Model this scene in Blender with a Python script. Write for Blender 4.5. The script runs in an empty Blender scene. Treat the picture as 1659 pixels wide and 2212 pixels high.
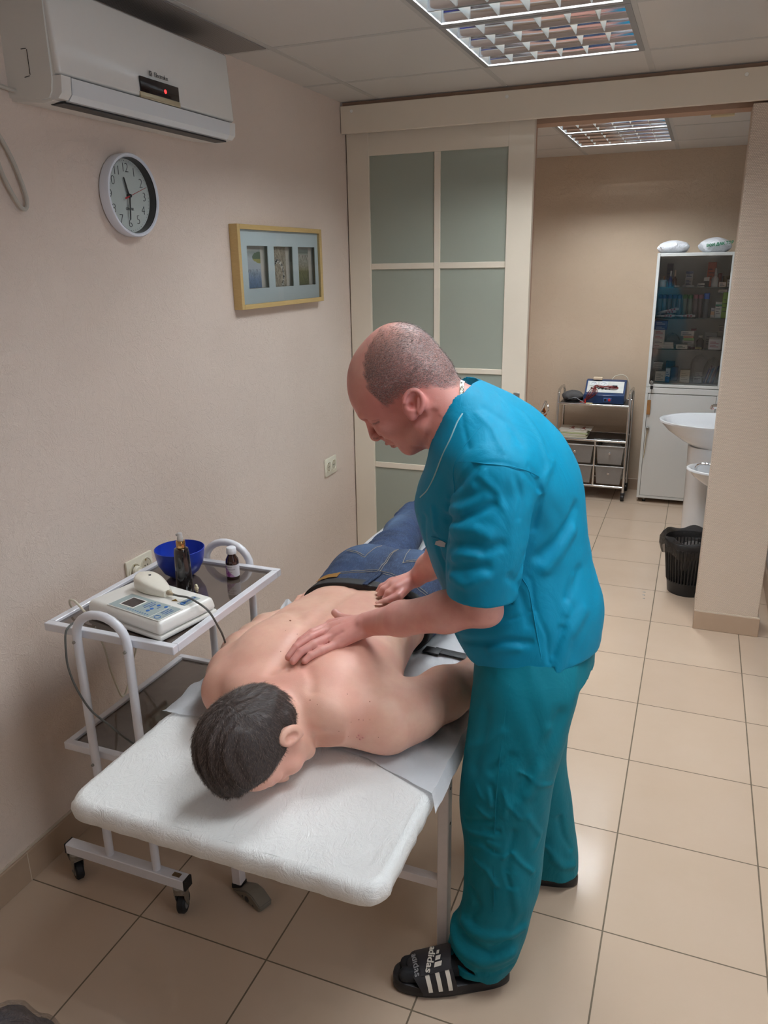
import bpy, bmesh, math, random
import numpy as np
from mathutils import Vector, Matrix, Euler

# ------------------------------------------------------------------ camera, world, exposure
S = bpy.context.scene
COL = S.collection
def cam_rot(a, b, c):
    ca, sa, cb, sb, cc, sc = math.cos(a), math.sin(a), math.cos(b), math.sin(b), math.cos(c), math.sin(c)
    Rz = Matrix(((ca, -sa, 0), (sa, ca, 0), (0, 0, 1)))
    Rx = Matrix(((1, 0, 0), (0, cb, -sb), (0, sb, cb)))
    Ry = Matrix(((cc, 0, sc), (0, 1, 0), (-sc, 0, cc)))
    return Rz @ Rx @ Ry
R = cam_rot(0.38161, -0.31128, 0.01712)
camd = bpy.data.cameras.new('camera'); cam = bpy.data.objects.new('camera', camd); COL.objects.link(cam)
right, fwd, up = R.col[0], R.col[1], R.col[2]
M = Matrix.Identity(4)
for i in range(3):
    M[i][0], M[i][1], M[i][2] = right[i], up[i], -fwd[i]
M[0][3], M[1][3], M[2][3] = 1.655, -1.7036, 1.693
cam.matrix_world = M
camd.sensor_fit = 'HORIZONTAL'; camd.sensor_width = 36; camd.lens = 36 * 1675.6 / 1659
camd.clip_start = 0.05
S.camera = cam
S.view_settings.view_transform = 'Standard'
S.view_settings.look = 'None'
S.view_settings.gamma = 1
S.view_settings.use_curve_mapping = False
S.view_settings.exposure = EXPOSURE = 0.42
w = bpy.data.worlds.new('World'); S.world = w; w.use_nodes = True
w.node_tree.nodes['Background'].inputs[0].default_value = (0.75, 0.85, 1, 1)
w.node_tree.nodes['Background'].inputs[1].default_value = 0.35
cy = S.cycles
cy.use_denoising = True
try: cy.denoiser = 'OPENIMAGEDENOISE'
except Exception: pass
cy.max_bounces = 7; cy.diffuse_bounces = 4; cy.glossy_bounces = 4; cy.transmission_bounces = 5; cy.transparent_max_bounces = 12
cy.caustics_reflective = False; cy.caustics_refractive = False
cy.sample_clamp_indirect = 4.0
cy.use_adaptive_sampling = True; cy.adaptive_threshold = 0.04

# fill light outside the added, unseen window in the right-hand wall
fill_l = bpy.data.lights.new('window_fill', 'AREA'); fill_l.shape = 'RECTANGLE'; fill_l.size = 1.5; fill_l.size_y = 1.2; fill_l.energy = 15; fill_l.color = (0.78, 0.89, 1.0)
fill_o = bpy.data.objects.new('window_fill', fill_l); COL.objects.link(fill_o); fill_o.location = (3.52, -1.1, 1.55); fill_o.rotation_euler = (0, math.radians(90), 0)

# lamp constants
TUBE_POWER = 118.0
H = 2.405          # ceiling height
PI = math.pi
random.seed(7)

# ------------------------------------------------------------------ materials
def lin(c):
    c = c / 255.0
    return c / 12.92 if c <= 0.04045 else ((c + 0.055) / 1.055) ** 2.4
def rgb(r, g, b): return (lin(r), lin(g), lin(b), 1)
class NT:
    def __init__(s, name):
        s.m = bpy.data.materials.new(name); s.m.use_nodes = True
        s.t = s.m.node_tree; s.n = s.t.nodes; s.l = s.t.links
        s.b = s.n['Principled BSDF']; s.out = s.n['Material Output']
    def node(s, typ, **kw):
        x = s.n.new(typ)
        for k, v in kw.items():
            if isinstance(k, str) and k.startswith('i_'): x.inputs[int(k[2:])].default_value = v
            else: setattr(x, k, v)
        return x
    def link(s, a, b): s.l.new(a, b)
    def math(s, op, a, b=None, c=None):
        x = s.n.new('ShaderNodeMath'); x.operation = op
        for i, v in enumerate((a, b, c)):
            if v is None: continue
            if isinstance(v, (int, float)): x.inputs[i].default_value = v
            else: s.link(v, x.inputs[i])
        return x.outputs[0]
    def mix(s, fac, a, b, blend='MIX'):
        x = s.n.new('ShaderNodeMix'); x.data_type = 'RGBA'; x.blend_type = blend
        for i, v in ((0, fac), (6, a), (7, b)):
            if isinstance(v, (int, float, tuple)): x.inputs[i].default_value = v
            else: s.link(v, x.inputs[i])
        return x.outputs[2]
    def ramp(s, fac, stops):
        x = s.n.new('ShaderNodeValToRGB'); s.link(fac, x.inputs[0])
        e = x.color_ramp.elements
        while len(e) < len(stops): e.new(0.5)
        for q, (p, c) in zip(e, stops): q.position = p; q.color = c if isinstance(c, tuple) else (c, c, c, 1)
        return x.outputs[0]
    def coord(s, which='Object', scale=None, loc=None):
        o = s.n.new('ShaderNodeTexCoord').outputs[which]
        if scale or loc:
            mp = s.n.new('ShaderNodeMapping'); s.link(o, mp.inputs[0])
            if scale: mp.inputs['Scale'].default_value = scale
            if loc: mp.inputs['Location'].default_value = loc
            o = mp.outputs[0]
        return o
    def noise(s, vec, scale, detail=4, rough=0.5, dist=0):
        x = s.n.new('ShaderNodeTexNoise'); s.link(vec, x.inputs['Vector'])
        x.inputs['Scale'].default_value = scale; x.inputs['Detail'].default_value = detail
        x.inputs['Roughness'].default_value = rough; x.inputs['Distortion'].default_value = dist
        return x.outputs[0]
    def bump(s, h, strength=0.5, dist=0.002, normal=None):
        x = s.n.new('ShaderNodeBump'); s.link(h, x.inputs['Height'])
        x.inputs['Strength'].default_value = strength; x.inputs['Distance'].default_value = dist
        if normal: s.link(normal, x.inputs['Normal'])
        s.link(x.outputs[0], s.b.inputs['Normal']); return x.outputs[0]
    def base(s, v):
        if isinstance(v, tuple): s.b.inputs['Base Color'].default_value = v
        else: s.link(v, s.b.inputs['Base Color'])
def mat(name, col, rough=0.5, metal=0, spec=0.5, emit=None, estr=0, noise=0.04, nscale=60, bump=0, bscale=200, alpha=None, coat=0, sheen=0):
    t = NT(name); b = t.b
    b.inputs['Roughness'].default_value = rough; b.inputs['Metallic'].default_value = metal
    b.inputs['Specular IOR Level'].default_value = spec
    if noise:
        n = t.noise(t.coord(), nscale, 3)
        f = t.ramp(n, [(0.3, (1 - noise,) * 3 + (1,)), (0.7, (1, 1, 1, 1))])
        t.base(t.mix(1.0, col, f, 'MULTIPLY'))
    else: t.base(col)
    if bump:
        t.bump(t.noise(t.coord(), bscale, 3), bump, 0.001)
    if emit: b.inputs['Emission Color'].default_value = emit; b.inputs['Emission Strength'].default_value = estr
    if coat: b.inputs['Coat Weight'].default_value = coat; b.inputs['Coat Roughness'].default_value = 0.06
    if sheen: b.inputs['Sheen Weight'].default_value = sheen; b.inputs['Sheen Roughness'].default_value = 0.5
    if alpha is not None: b.inputs['Alpha'].default_value = alpha
    return t.m
def glass_mat(name, tint, rough=0.0, trans=0.85, refl=(0.9, 0.95, 0.95, 1), ior=1.45):
    t = NT(name)
    tr = t.node('ShaderNodeBsdfTransparent'); tr.inputs[0].default_value = tint
    gl = t.node('ShaderNodeBsdfGlossy'); gl.inputs['Color'].default_value = refl; gl.inputs['Roughness'].default_value = rough
    fr = t.node('ShaderNodeFresnel'); fr.inputs[0].default_value = ior
    mx = t.node('ShaderNodeMixShader'); t.link(fr.outputs[0], mx.inputs[0]); t.link(tr.outputs[0], mx.inputs[1]); t.link(gl.outputs[0], mx.inputs[2])
    df = t.node('ShaderNodeBsdfDiffuse'); df.inputs[0].default_value = tint
    m2 = t.node('ShaderNodeMixShader'); m2.inputs[0].default_value = 1 - trans
    t.link(mx.outputs[0], m2.inputs[1]); t.link(df.outputs[0], m2.inputs[2])
    n = t.noise(t.coord(), 30, 2)   # slight smears on the surface gloss
    t.link(t.math('MULTIPLY_ADD', n, 0.05, rough), gl.inputs['Roughness'])
    t.link(m2.outputs[0], t.out.inputs[0])
    return t.m

def plaster(name, c1, c2, strength=0.6, scale=14):
    t = NT(name); v = t.coord()
    n1 = t.noise(v, scale, 6, 0.62, 1.6)
    n2 = t.noise(t.coord(scale=(1, 1.8, 1.2)), scale * 4.5, 4, 0.6, 2.2)
    n3 = t.noise(v, 1.3, 3)
    t.base(t.mix(t.ramp(n3, [(0.35, 0.0), (0.7, 1.0)]), c1, c2))
    ridg = t.ramp(n1, [(0.44, 0.0), (0.50, 1.0), (0.53, 0.30), (0.75, 0.5)])
    ridg2 = t.ramp(n2, [(0.42, 0.0), (0.5, 1.0), (0.62, 0.4)])
    h = t.math('ADD', t.math('MULTIPLY', ridg, 0.6), t.math('MULTIPLY', ridg2, 0.4))
    t.b.inputs['Roughness'].default_value = 0.75
    t.bump(h, strength, 0.0016)
    return t.m

M_WALL = plaster('pink_plaster', rgb(226, 208, 195), rgb(233, 216, 203), 0.75)
M_BACKWALL = plaster('tan_plaster', rgb(204, 182, 158), rgb(210, 189, 166), 0.8, 9)
M_LINTEL = plaster('brown_plaster', rgb(176, 142, 120), rgb(186, 152, 128), 0.3)
M_GREYWALL = mat('grey_wall', rgb(190, 190, 192), 0.8, bump=0.2)
M_CREAM = mat('cream_lacquer', rgb(226, 214, 196), 0.38, noise=0.02, nscale=8)
M_WHITE = mat('white_plastic', rgb(235, 233, 226), 0.35, noise=0.03, nscale=10)
M_WHITE_MET = mat('white_painted_metal', rgb(226, 226, 232), 0.3, noise=0.03, nscale=20, coat=0.3)
M_BLACK = mat('black_plastic', rgb(22, 22, 24), 0.4)
M_RUBBER = mat('black_rubber', rgb(26, 26, 28), 0.65)
M_CHROME = mat('chrome', rgb(215, 215, 215), 0.16, metal=1, noise=0.06, nscale=30)
M_ZINC = mat('zinc_steel', rgb(165, 162, 155), 0.38, metal=0.9, noise=0.25, nscale=90)
M_CERAMIC = mat('white_ceramic', rgb(232, 234, 236), 0.08, noise=0.01, coat=0.5)
M_BASEB = mat('beige_skirting_tile', rgb(176, 152, 130), 0.35, noise=0.05, nscale=12)
M_FLATTRIM = mat('cream_grout', rgb(205, 190, 172), 0.7)

def floor_mat():
    t = NT('floor_tiles'); T = 0.3948; x1 = 0.3894
    tc = t.coord(); sp = t.node('ShaderNodeSeparateXYZ'); t.link(tc, sp.inputs[0])
    ux = t.math('DIVIDE', t.math('SUBTRACT', sp.outputs[0], x1), T)
    uy = t.math('DIVIDE', sp.outputs[1], T)
    fx = t.math('FRACT', ux); fy = t.math('FRACT', uy)
    dx = t.math('MINIMUM', fx, t.math('SUBTRACT', 1.0, fx)); dy = t.math('MINIMUM', fy, t.math('SUBTRACT', 1.0, fy))
    gx = t.math('LESS_THAN', dx, 0.0055); gy = t.math('LESS_THAN', dy, 0.0048)
    g = t.math('MAXIMUM', gx, gy)
    cx = t.math('FLOOR', ux); cyy = t.math('FLOOR', uy)
    cb = t.node('ShaderNodeCombineXYZ'); t.link(cx, cb.inputs[0]); t.link(cyy, cb.inputs[1])
    wn = t.node('ShaderNodeTexWhiteNoise'); t.link(cb.outputs[0], wn.inputs[0])
    col = t.mix(wn.outputs[0], rgb(197, 174, 153), rgb(203, 181, 160))
    n = t.noise(tc, 5, 5, 0.6)
    col = t.mix(t.ramp(n, [(0.35, 0.0), (0.75, 0.35)]), col, rgb(190, 166, 142))
    sc = t.noise(t.coord(scale=(1, 6, 1)), 26, 6, 0.75, 1.0)
    col = t.mix(t.ramp(sc, [(0.70, 0.0), (0.76, 0.35)]), col, rgb(150, 128, 108))
    gn = t.noise(tc, 40, 3)
    gcol = t.mix(gn, rgb(84, 72, 58), rgb(128, 112, 92))
    t.base(t.mix(g, col, gcol))
    t.link(t.math('MULTIPLY_ADD', g, 0.6, t.math('MULTIPLY_ADD', n, 0.10, 0.07)), t.b.inputs['Roughness'])
    hgt = t.math('SUBTRACT', t.math('MULTIPLY', t.noise(tc, 4, 1), 0.04), g)
    t.bump(hgt, 0.35, 0.0012)
    t.b.inputs['Specular IOR Level'].default_value = 0.4
    return t.m
M_FLOOR = floor_mat()

def ceiling_mat():
    t = NT('ceiling_panels'); n = t.noise(t.coord(), 3, 2)
    t.base(t.mix(n, rgb(206, 202, 198), rgb(212, 208, 203)))
    t.b.inputs['Roughness'].default_value = 0.33
    t.bump(t.noise(t.coord(), 240, 2), 0.12, 0.0006)
    return t.m
M_CEIL = ceiling_mat()

def wallpaper_mat():
    t = NT('woven_wallpaper')
    br = t.node('ShaderNodeTexBrick'); t.link(t.node('ShaderNodeMapping').outputs[0], br.inputs[0])
    mp = br.inputs[0].links[0].from_node; tc = t.node('ShaderNodeTexCoord')
    sp = t.node('ShaderNodeSeparateXYZ'); t.link(tc.outputs['Object'], sp.inputs[0])
    cb = t.node('ShaderNodeCombineXYZ'); t.link(t.math('ADD', sp.outputs[0], sp.outputs[1]), cb.inputs[0]); t.link(sp.outputs[2], cb.inputs[1])
    t.link(cb.outputs[0], mp.inputs[0])
    br.inputs['Scale'].default_value = 75; br.inputs['Mortar Size'].default_value = 0.09; br.inputs['Mortar Smooth'].default_value = 0.8
    br.inputs['Brick Width'].default_value = 0.62; br.inputs['Row Height'].default_value = 0.42
    nz = t.noise(tc.outputs['Object'], 130, 3)
    wob = t.noise(tc.outputs['Object'], 60, 2); mp2 = t.node('ShaderNodeVectorMath', operation='MULTIPLY_ADD'); t.link(wob, mp2.inputs[0]); mp2.inputs[1].default_value = (.004, .004, .004); t.link(cb.outputs[0], mp2.inputs[2]); t.link(mp2.outputs[0], mp.inputs[0])
    h = t.math('ADD', t.math('SUBTRACT', 1.0, br.outputs['Fac']), t.math('MULTIPLY', nz, 0.6))
    t.base(t.mix(br.outputs['Fac'], rgb(226, 208, 190), rgb(200, 180, 162)))
    t.b.inputs['Roughness'].default_value = 0.62
    t.bump(h, 0.8, 0.0022)
    return t.m
M_WALLPAPER = wallpaper_mat()

# ------------------------------------------------------------------ object helpers
def setp(o, label=None, cat=None, group=None, kind=None):
    if label: o['label'] = label
    if cat: o['category'] = cat
    if group: o['group'] = group
    if kind: o['kind'] = kind
    return o
def thing(name, label, cat, loc=(0, 0, 0), rz=0, group=None):
    o = bpy.data.objects.new(name, None); COL.objects.link(o)
    o.location = loc; o.rotation_euler = (0, 0, rz); o.empty_display_size = 0.05
    return setp(o, label, cat, group)
def finish(me, m, smooth=35):
    mats = m if isinstance(m, (list, tuple)) else [m]
    for q in mats: me.materials.append(q)
    if smooth:
        for p in me.polygons: p.use_smooth = True
        if smooth < 180: me.set_sharp_from_angle(angle=math.radians(smooth))
def wloc(o):
    v = Vector((0, 0, 0))
    while o is not None: v += o.location; o = o.parent
    return v
def obj(name, bm, m, parent=None, world=False, smooth=35, label=None):
    """link a bmesh (or mesh) as one object; world=True: its coordinates are room coordinates"""
    if isinstance(bm, bmesh.types.BMesh):
        me = bpy.data.meshes.new(name); bm.normal_update(); bm.to_mesh(me); bm.free()
    else: me = bm
    finish(me, m, smooth)
    o = bpy.data.objects.new(name, me); COL.objects.link(o)
    if parent is not None:
        o.parent = parent
        if world:
            me.transform(Matrix.Translation(-wloc(parent)))
    if label: o['label'] = label
    return o
def single(name, bm, m, label, cat, group=None, kind=None, smooth=35, loc=None):
    o = obj(name, bm, m, smooth=smooth); setp(o, label, cat, group, kind)
    if loc is not None: o.location = loc
    return o
def struct(name, bm, m, smooth=0, parent=None):
    o = obj(name, bm, m, parent=parent, world=parent is not None, smooth=smooth)
    if parent is None: o['kind'] = 'structure'
    return o
def copy_tree(root, loc, rz=None, label=None, group=None):
    c = root.copy(); COL.objects.link(c); c.location = loc
    if rz is not None: c.rotation_euler = (0, 0, rz)
    if label: c['label'] = label
    if group: c['group'] = group
    def rec(src, dst):
        for ch in list(src.children):
            d = ch.copy(); COL.objects.link(d); d.parent = dst; rec(ch, d)
    rec(root, c)
    return c
def B(): return bmesh.new()
def _join(bm, tmp):
    me = bpy.data.meshes.new('_t'); tmp.to_mesh(me); tmp.free(); bm.from_mesh(me); bpy.data.meshes.remove(me)
def box(bm, lo, hi, bevel=0, seg=2, M=None, mi=0):
    t = bmesh.new(); bmesh.ops.create_cube(t, size=1)
    lo = Vector(lo); hi = Vector(hi); c = (lo + hi) / 2; s = hi - lo
    for v in t.verts: v.co = Vector((v.co.x * s.x, v.co.y * s.y, v.co.z * s.z))
    if bevel: bmesh.ops.bevel(t, geom=list(t.edges), offset=bevel, segments=seg, affect='EDGES', profile=0.5)
    for v in t.verts: v.co = v.co + c
    if M is not None: bmesh.ops.transform(t, matrix=M, verts=t.verts)
    for f in t.faces: f.material_index = mi
    _join(bm, t); return bm
def cbox(bm, c, s, rz=0, bevel=0, seg=2, mi=0, rot=None):
    h = Vector(s) / 2
    Mx = Matrix.Translation(Vector(c)) @ (rot.to_4x4() if rot is not None else Matrix.Rotation(rz, 4, 'Z'))
    return box(bm, -h, h, bevel, seg, Mx, mi)
def frame_of(d):
    d = Vector(d).normalized(); a = Vector((0, 0, 1)) if abs(d.z) < 0.9 else Vector((1, 0, 0))
    u = a.cross(d).normalized(); v = d.cross(u); return u, v, d
def cyl(bm, p0, p1, r0, r1=None, seg=24, bevel=0, mi=0, caps=True):
    r1 = r0 if r1 is None else r1
    p0 = Vector(p0); p1 = Vector(p1); u, v, d = frame_of(p1 - p0); L = (p1 - p0).length
    prof = [(0, 0), (r0, 0), (r1, L), (0, L)] if caps else [(r0, 0), (r1, L)]
    if bevel: prof = [(0, 0), (r0 - bevel, 0), (r0, bevel), (r1, L - bevel), (r1 - bevel, L), (0, L)]
    Mx = Matrix((( u.x, v.x, d.x, p0.x), (u.y, v.y, d.y, p0.y), (u.z, v.z, d.z, p0.z), (0, 0, 0, 1)))
    return lathe(bm, prof, seg, Mx, mi)
def lathe(bm, prof, seg=32, M=None, mi=0, squash=None):
    rings = []
    for r, z in prof:
        if r < 1e-7: rings.append([bm.verts.new((0, 0, z))])
        else: rings.append([bm.verts.new((r * math.cos(2 * PI * i / seg), r * math.sin(2 * PI * i / seg) * (squash or 1), z)) for i in range(seg)])
    fs = []
    for a, b in zip(rings, rings[1:]):
        for i in range(seg):
            j = (i + 1) % seg
            if len(a) == 1 and len(b) == 1: continue
            if len(a) == 1: fs.append(bm.faces.new((a[0], b[j], b[i])))
            elif len(b) == 1: fs.append(bm.faces.new((a[i], a[j], b[0])))
            else: fs.append(bm.faces.new((a[i], a[j], b[j], b[i])))
    for f in fs: f.material_index = mi
    if M is not None:
        vs = [v for r in rings for v in r]
        bmesh.ops.transform(bm, matrix=M, verts=vs)
    return bm
def T3(x, y, z): return Matrix.Translation((x, y, z))
def catmull(pts, n=8, closed=False):
    P = [Vector(p) for p in pts]; out = []
    N = len(P); rng = range(N if closed else N - 1)
    for i in rng:
        p0 = P[(i - 1) % N] if closed or i > 0 else P[i] * 2 - P[i + 1]
        p1, p2 = P[i], P[(i + 1) % N]
        p3 = P[(i + 2) % N] if closed or i + 2 < N else p2 * 2 - p1
        for k in range(n):
            t = k / n; t2, t3 = t * t, t * t * t
            out.append(0.5 * ((2 * p1) + (p2 - p0) * t + (2 * p0 - 5 * p1 + 4 * p2 - p3) * t2 + (3 * p1 - p0 - 3 * p2 + p3) * t3))
    if not closed: out.append(P[-1].copy())
    return out
def tube(bm, pts, r, seg=10, smooth=0, closed=False, mi=0, rfun=None, flat=None):
    P = catmull(pts, smooth, closed) if smooth else [Vector(p) for p in pts]
    n = len(P); rings = []; pu = None
    for i, p in enumerate(P):
        a = P[i - 1] if (i > 0 or closed) else p; b = P[(i + 1) % n] if (i < n - 1 or closed) else p
        d = (b - a).normalized()
        if pu is None: u, v, _ = frame_of(d)
        else:
            u = (pu - d * pu.dot(d))
            u = u.normalized() if u.length > 1e-6 else frame_of(d)[0]
            v = d.cross(u)
        pu = u
        rr = r if rfun is None else r * rfun(i / max(1, n - 1))
        fl = flat or 1
        rings.append([bm.verts.new(p + u * (rr * math.cos(2 * PI * k / seg)) + v * (rr * fl * math.sin(2 * PI * k / seg))) for k in range(seg)])
    fs = []
    pr = list(zip(rings, rings[1:])) + ([(rings[-1], rings[0])] if closed else [])
    for a, b in pr:
        for i in range(seg):
            j = (i + 1) % seg
            fs.append(bm.faces.new((a[i], a[j], b[j], b[i])))
    if not closed:
        fs.append(bm.faces.new(list(reversed(rings[0])))); fs.append(bm.faces.new(rings[-1]))
    for f in fs: f.material_index = mi
    return bm
def prism(bm, poly, d0, d1, axis='y', mi=0, M=None):
    """extrude a 2D polygon along axis: poly in the two other axes (x,z for y; y,z for x; x,y for z)"""
    def P(a, b, d):
        return {'x': (d, a, b), 'y': (a, d, b), 'z': (a, b, d)}[axis]
    A = [bm.verts.new(P(a, b, d0)) for a, b in poly]; Bv = [bm.verts.new(P(a, b, d1)) for a, b in poly]
    fs = [bm.faces.new(A), bm.faces.new(list(reversed(Bv)))]
    for i in range(len(poly)):
        j = (i + 1) % len(poly); fs.append(bm.faces.new((A[j], A[i], Bv[i], Bv[j])))
    for f in fs: f.material_index = mi
    bmesh.ops.recalc_face_normals(bm, faces=fs)
    if M is not None: bmesh.ops.transform(bm, matrix=M, verts=A + Bv)
    return bm
def quad(bm, a, b, c, d, mi=0):
    f = bm.faces.new([bm.verts.new(x) for x in (a, b, c, d)]); f.material_index = mi; return f
def text_mesh(txt, size, Mx, align='CENTER', depth=0.0006, spacing=1.0, shear=0, bold=0):
    cu = bpy.data.curves.new('_txt', 'FONT'); cu.body = txt; cu.size = size; cu.align_x = align; cu.align_y = 'CENTER'
    cu.extrude = depth / 2; cu.space_character = spacing; cu.shear = shear; cu.resolution_u = 3; cu.offset = bold
    o = bpy.data.objects.new('_txt', cu); COL.objects.link(o)
    dg = bpy.context.evaluated_depsgraph_get()
    me = bpy.data.meshes.new_from_object(o.evaluated_get(dg)); me.transform(Mx)
    bpy.data.objects.remove(o); bpy.data.curves.remove(cu)
    return me
def axes(ox, oy, oz, xdir, ydir):
    """matrix whose local x, y run along xdir, ydir at origin"""
    x = Vector(xdir).normalized(); y = Vector(ydir).normalized(); z = x.cross(y)
    return Matrix(((x.x, y.x, z.x, ox), (x.y, y.y, z.y, oy), (x.z, y.z, z.z, oz), (0, 0, 0, 1)))
def add_mesh(bm, me):
    bm.from_mesh(me); bpy.data.meshes.remove(me); return bm
# ================================================================== THE ROOM
YP = 1.995   # partition plane
bm = B(); box(bm, (-0.1, -2.7, -0.1), (3.5, 4.45, 0.0)); struct('floor', bm, M_FLOOR)
bm = B(); box(bm, (-0.12, -2.7, 0), (0, 4.45, 2.6)); struct('wall_left', bm, M_WALL)
bm = B(); box(bm, (-0.12, 4.335, 0), (2.3, 4.45, 2.6)); struct('wall_back', bm, M_BACKWALL)
bm = B(); box(bm, (2.125, 2.2, 0), (2.25, 4.335, 2.6)); struct('wall_sink', bm, M_GREYWALL)
bm = B(); box(bm, (2.25, 2.9, 0), (3.5, 3.0, 2.6)); struct('wall_recess', bm, M_GREYWALL)
bm = B(); box(bm, (3.4, -2.7, 0), (3.5, -1.9, 2.6)); box(bm, (3.4, -0.3, 0), (3.5, 3.0, 2.6)); box(bm, (3.4, -1.9, 0), (3.5, -0.3, 0.9)); box(bm, (3.4, -1.9, 2.2), (3.5, -0.3, 2.6)); struct('wall_right', bm, M_WALL)
bm = B()
for a, b in (((3.43, -1.9, 0.9), (3.48, -1.85, 2.2)), ((3.43, -0.35, 0.9), (3.48, -0.3, 2.2)), ((3.43, -1.85, 0.9), (3.48, -0.35, 0.95)), ((3.43, -1.85, 2.15), (3.48, -0.35, 2.2)), ((3.43, -1.125, 0.95), (3.48, -1.075, 2.15))): box(bm, a, b, 0.004, 1)
struct('window_added', bm, M_WHITE)  # window added out of frame to let the fill light in
bm = B(); box(bm, (-0.12, -2.8, 0), (3.5, -2.7, 2.6)); struct('wall_behind', bm, M_WALL)
# partition: solid behind the sliding door, lintel over the opening, stub pillar
bm = B(); box(bm, (0, 2.062, 0), (0.885, 2.17, H)); box(bm, (0.885, 2.062, 2.262), (3.4, 2.17, H)); box(bm, (2.75, 2.062, 0), (3.4, 2.17, 2.262))
struct('wall_partition', bm, M_LINTEL)
bm = B(); box(bm, (1.767, 1.968, 0), (2.04, 2.17, 2.262), 0.003, 1); struct('wall_pillar', bm, M_WALLPAPER)
bm = B(); box(bm, (1.7655, 1.962, 0.0), (2.05, 2.176, 0.092), 0.002, 1); struct('baseboard_pillar', bm, M_BASEB)
bm = B(); box(bm, (1.7660, 1.9635, 0.092), (2.048, 2.17, 0.0965)); struct('trim_1', bm, M_FLATTRIM)
# header board of the sliding door with cap screws
bm = B(); box(bm, (0.003, 1.952, 2.268), (3.3, 1.972, 2.386), 0.002, 1); o = struct('trim_2', bm, M_CREAM)
for sx in (0.06, 0.79, 1.73):
    b2 = B(); cyl(b2, (sx, 1.952, 2.362), (sx, 1.9485, 2.362), 0.0075, seg=16, bevel=0.001); obj('screw_cap', b2, M_WHITE, o, world=True)
bm = B(); box(bm, (0.0, 1.985, 2.386), (3.4, 2.062, 2.4045)); struct('trim_3', bm, M_LINTEL)
# skirting
for nm, a, b in (('left', (0, -2.7, 0), (0.011, 1.98, 0.098)), ('back', (0, 4.323, 0), (1.37, 4.335, 0.085)), ('sink', (2.113, 2.19, 0), (2.125, 4.33, 0.095))):
    bm = B(); box(bm, a, b, 0.002, 1)
    if nm == 'left':
        for k in range(11):
            yy = -0.3995 - 0.3948 * 5 + 0.3948 * k
            box(bm, (0.0, yy - 0.0014, 0.001), (0.0113, yy + 0.0014, 0.098), mi=1)
    o = struct('baseboard_' + nm, bm, [M_BASEB, M_FLATTRIM])
bm = B(); box(bm, (0, -2.7, 0.098), (0.004, 1.98, 0.105)); struct('trim_4', bm, M_FLATTRIM)
# surface patches on the floor: worn spots near the threshold
bm = B()
for (x, y, r) in ((1.52, 2.33, 0.009), (1.521, 2.29, 0.008), (1.525, 2.245, 0.006), (1.215, 2.33, 0.007), (1.215, 2.27, 0.007)):
    lathe(bm, [(0, 0.0012), (r * 0.7, 0.001), (r, 0)], 14, T3(x, y, 0), squash=0.7)
single('floor_anchor', bm, M_ZINC, 'little pale metal screw caps set in the floor joint near the doorway', 'fitting', kind='structure')

# ------------------------------------------------------------------ ceiling with a 600 mm grid
GX0, GY0, CELL = 0.1811, 1.5924, 0.6
lamp_cells = [(1, 0), (1, -1), (3, -2), (2, -3)]    # lower-left corner of each cell = (GX0+i*CELL, GY0+(j-1)*CELL)
bm = B()
xs = [-0.12, GX0] + [GX0 + CELL * i for i in range(1, 6)] + [3.5]
ys = [-2.7] + [GY0 + CELL * j for j in range(-7, 1)] + [2.07]
def lamp_at(x0, y0, cells):
    return any(abs(x0 - (GX0 + CELL * i)) < 0.02 and abs(y0 - (GY0 + CELL * (j - 1))) < 0.02 for i, j in cells)
for xa, xb in zip(xs, xs[1:]):
    for ya, yb in zip(ys, ys[1:]):
        if lamp_at(xa, ya, lamp_cells) or yb - ya < 0.01: continue
        box(bm, (xa + 0.0012, ya + 0.0012, H), (xb - 0.0012, yb - 0.0012, H + 0.012))
struct('ceiling', bm, M_CEIL)
bm = B(); box(bm, (-0.12, -2.8, H + 0.16), (3.5, 2.17, H + 0.2)); struct('ceiling_slab', bm, M_BLACK)
bm = B(); t_m = mat('ceiling_rail', rgb(196, 194, 190), 0.45)
for x in xs[1:-1]: box(bm, (x - 0.0115, -2.7, H - 0.0012), (x + 0.0115, 2.06, H + 0.004))
for y in ys[1:-1]:
    for xa, xb in zip(xs, xs[1:]):
        box(bm, (xa + 0.0122, y - 0.0115, H - 0.0012), (xb - 0.0122, y + 0.0115, H + 0.004))
struct('ceiling_grid', bm, t_m)
# dark perforated panel beside the wall above the air conditioner
pm = NT('perforated_panel'); v = pm.node('ShaderNodeTexVoronoi'); pm.link(pm.coord(), v.inputs['Vector']); v.inputs['Scale'].default_value = 170; v.inputs['Randomness'].default_value = 0
pm.base(pm.mix(pm.ramp(v.outputs[0], [(0.28, 0.0), (0.36, 1.0)]), rgb(60, 56, 56), rgb(150, 144, 140))); pm.b.inputs['Roughness'].default_value = 0.5
bm = B(); box(bm, (0.004, -0.80, H - 0.004), (0.168, GY0 - CELL - 0.013, H - 0.0012)); struct('ceiling_vent_panel', bm, pm.m)

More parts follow.
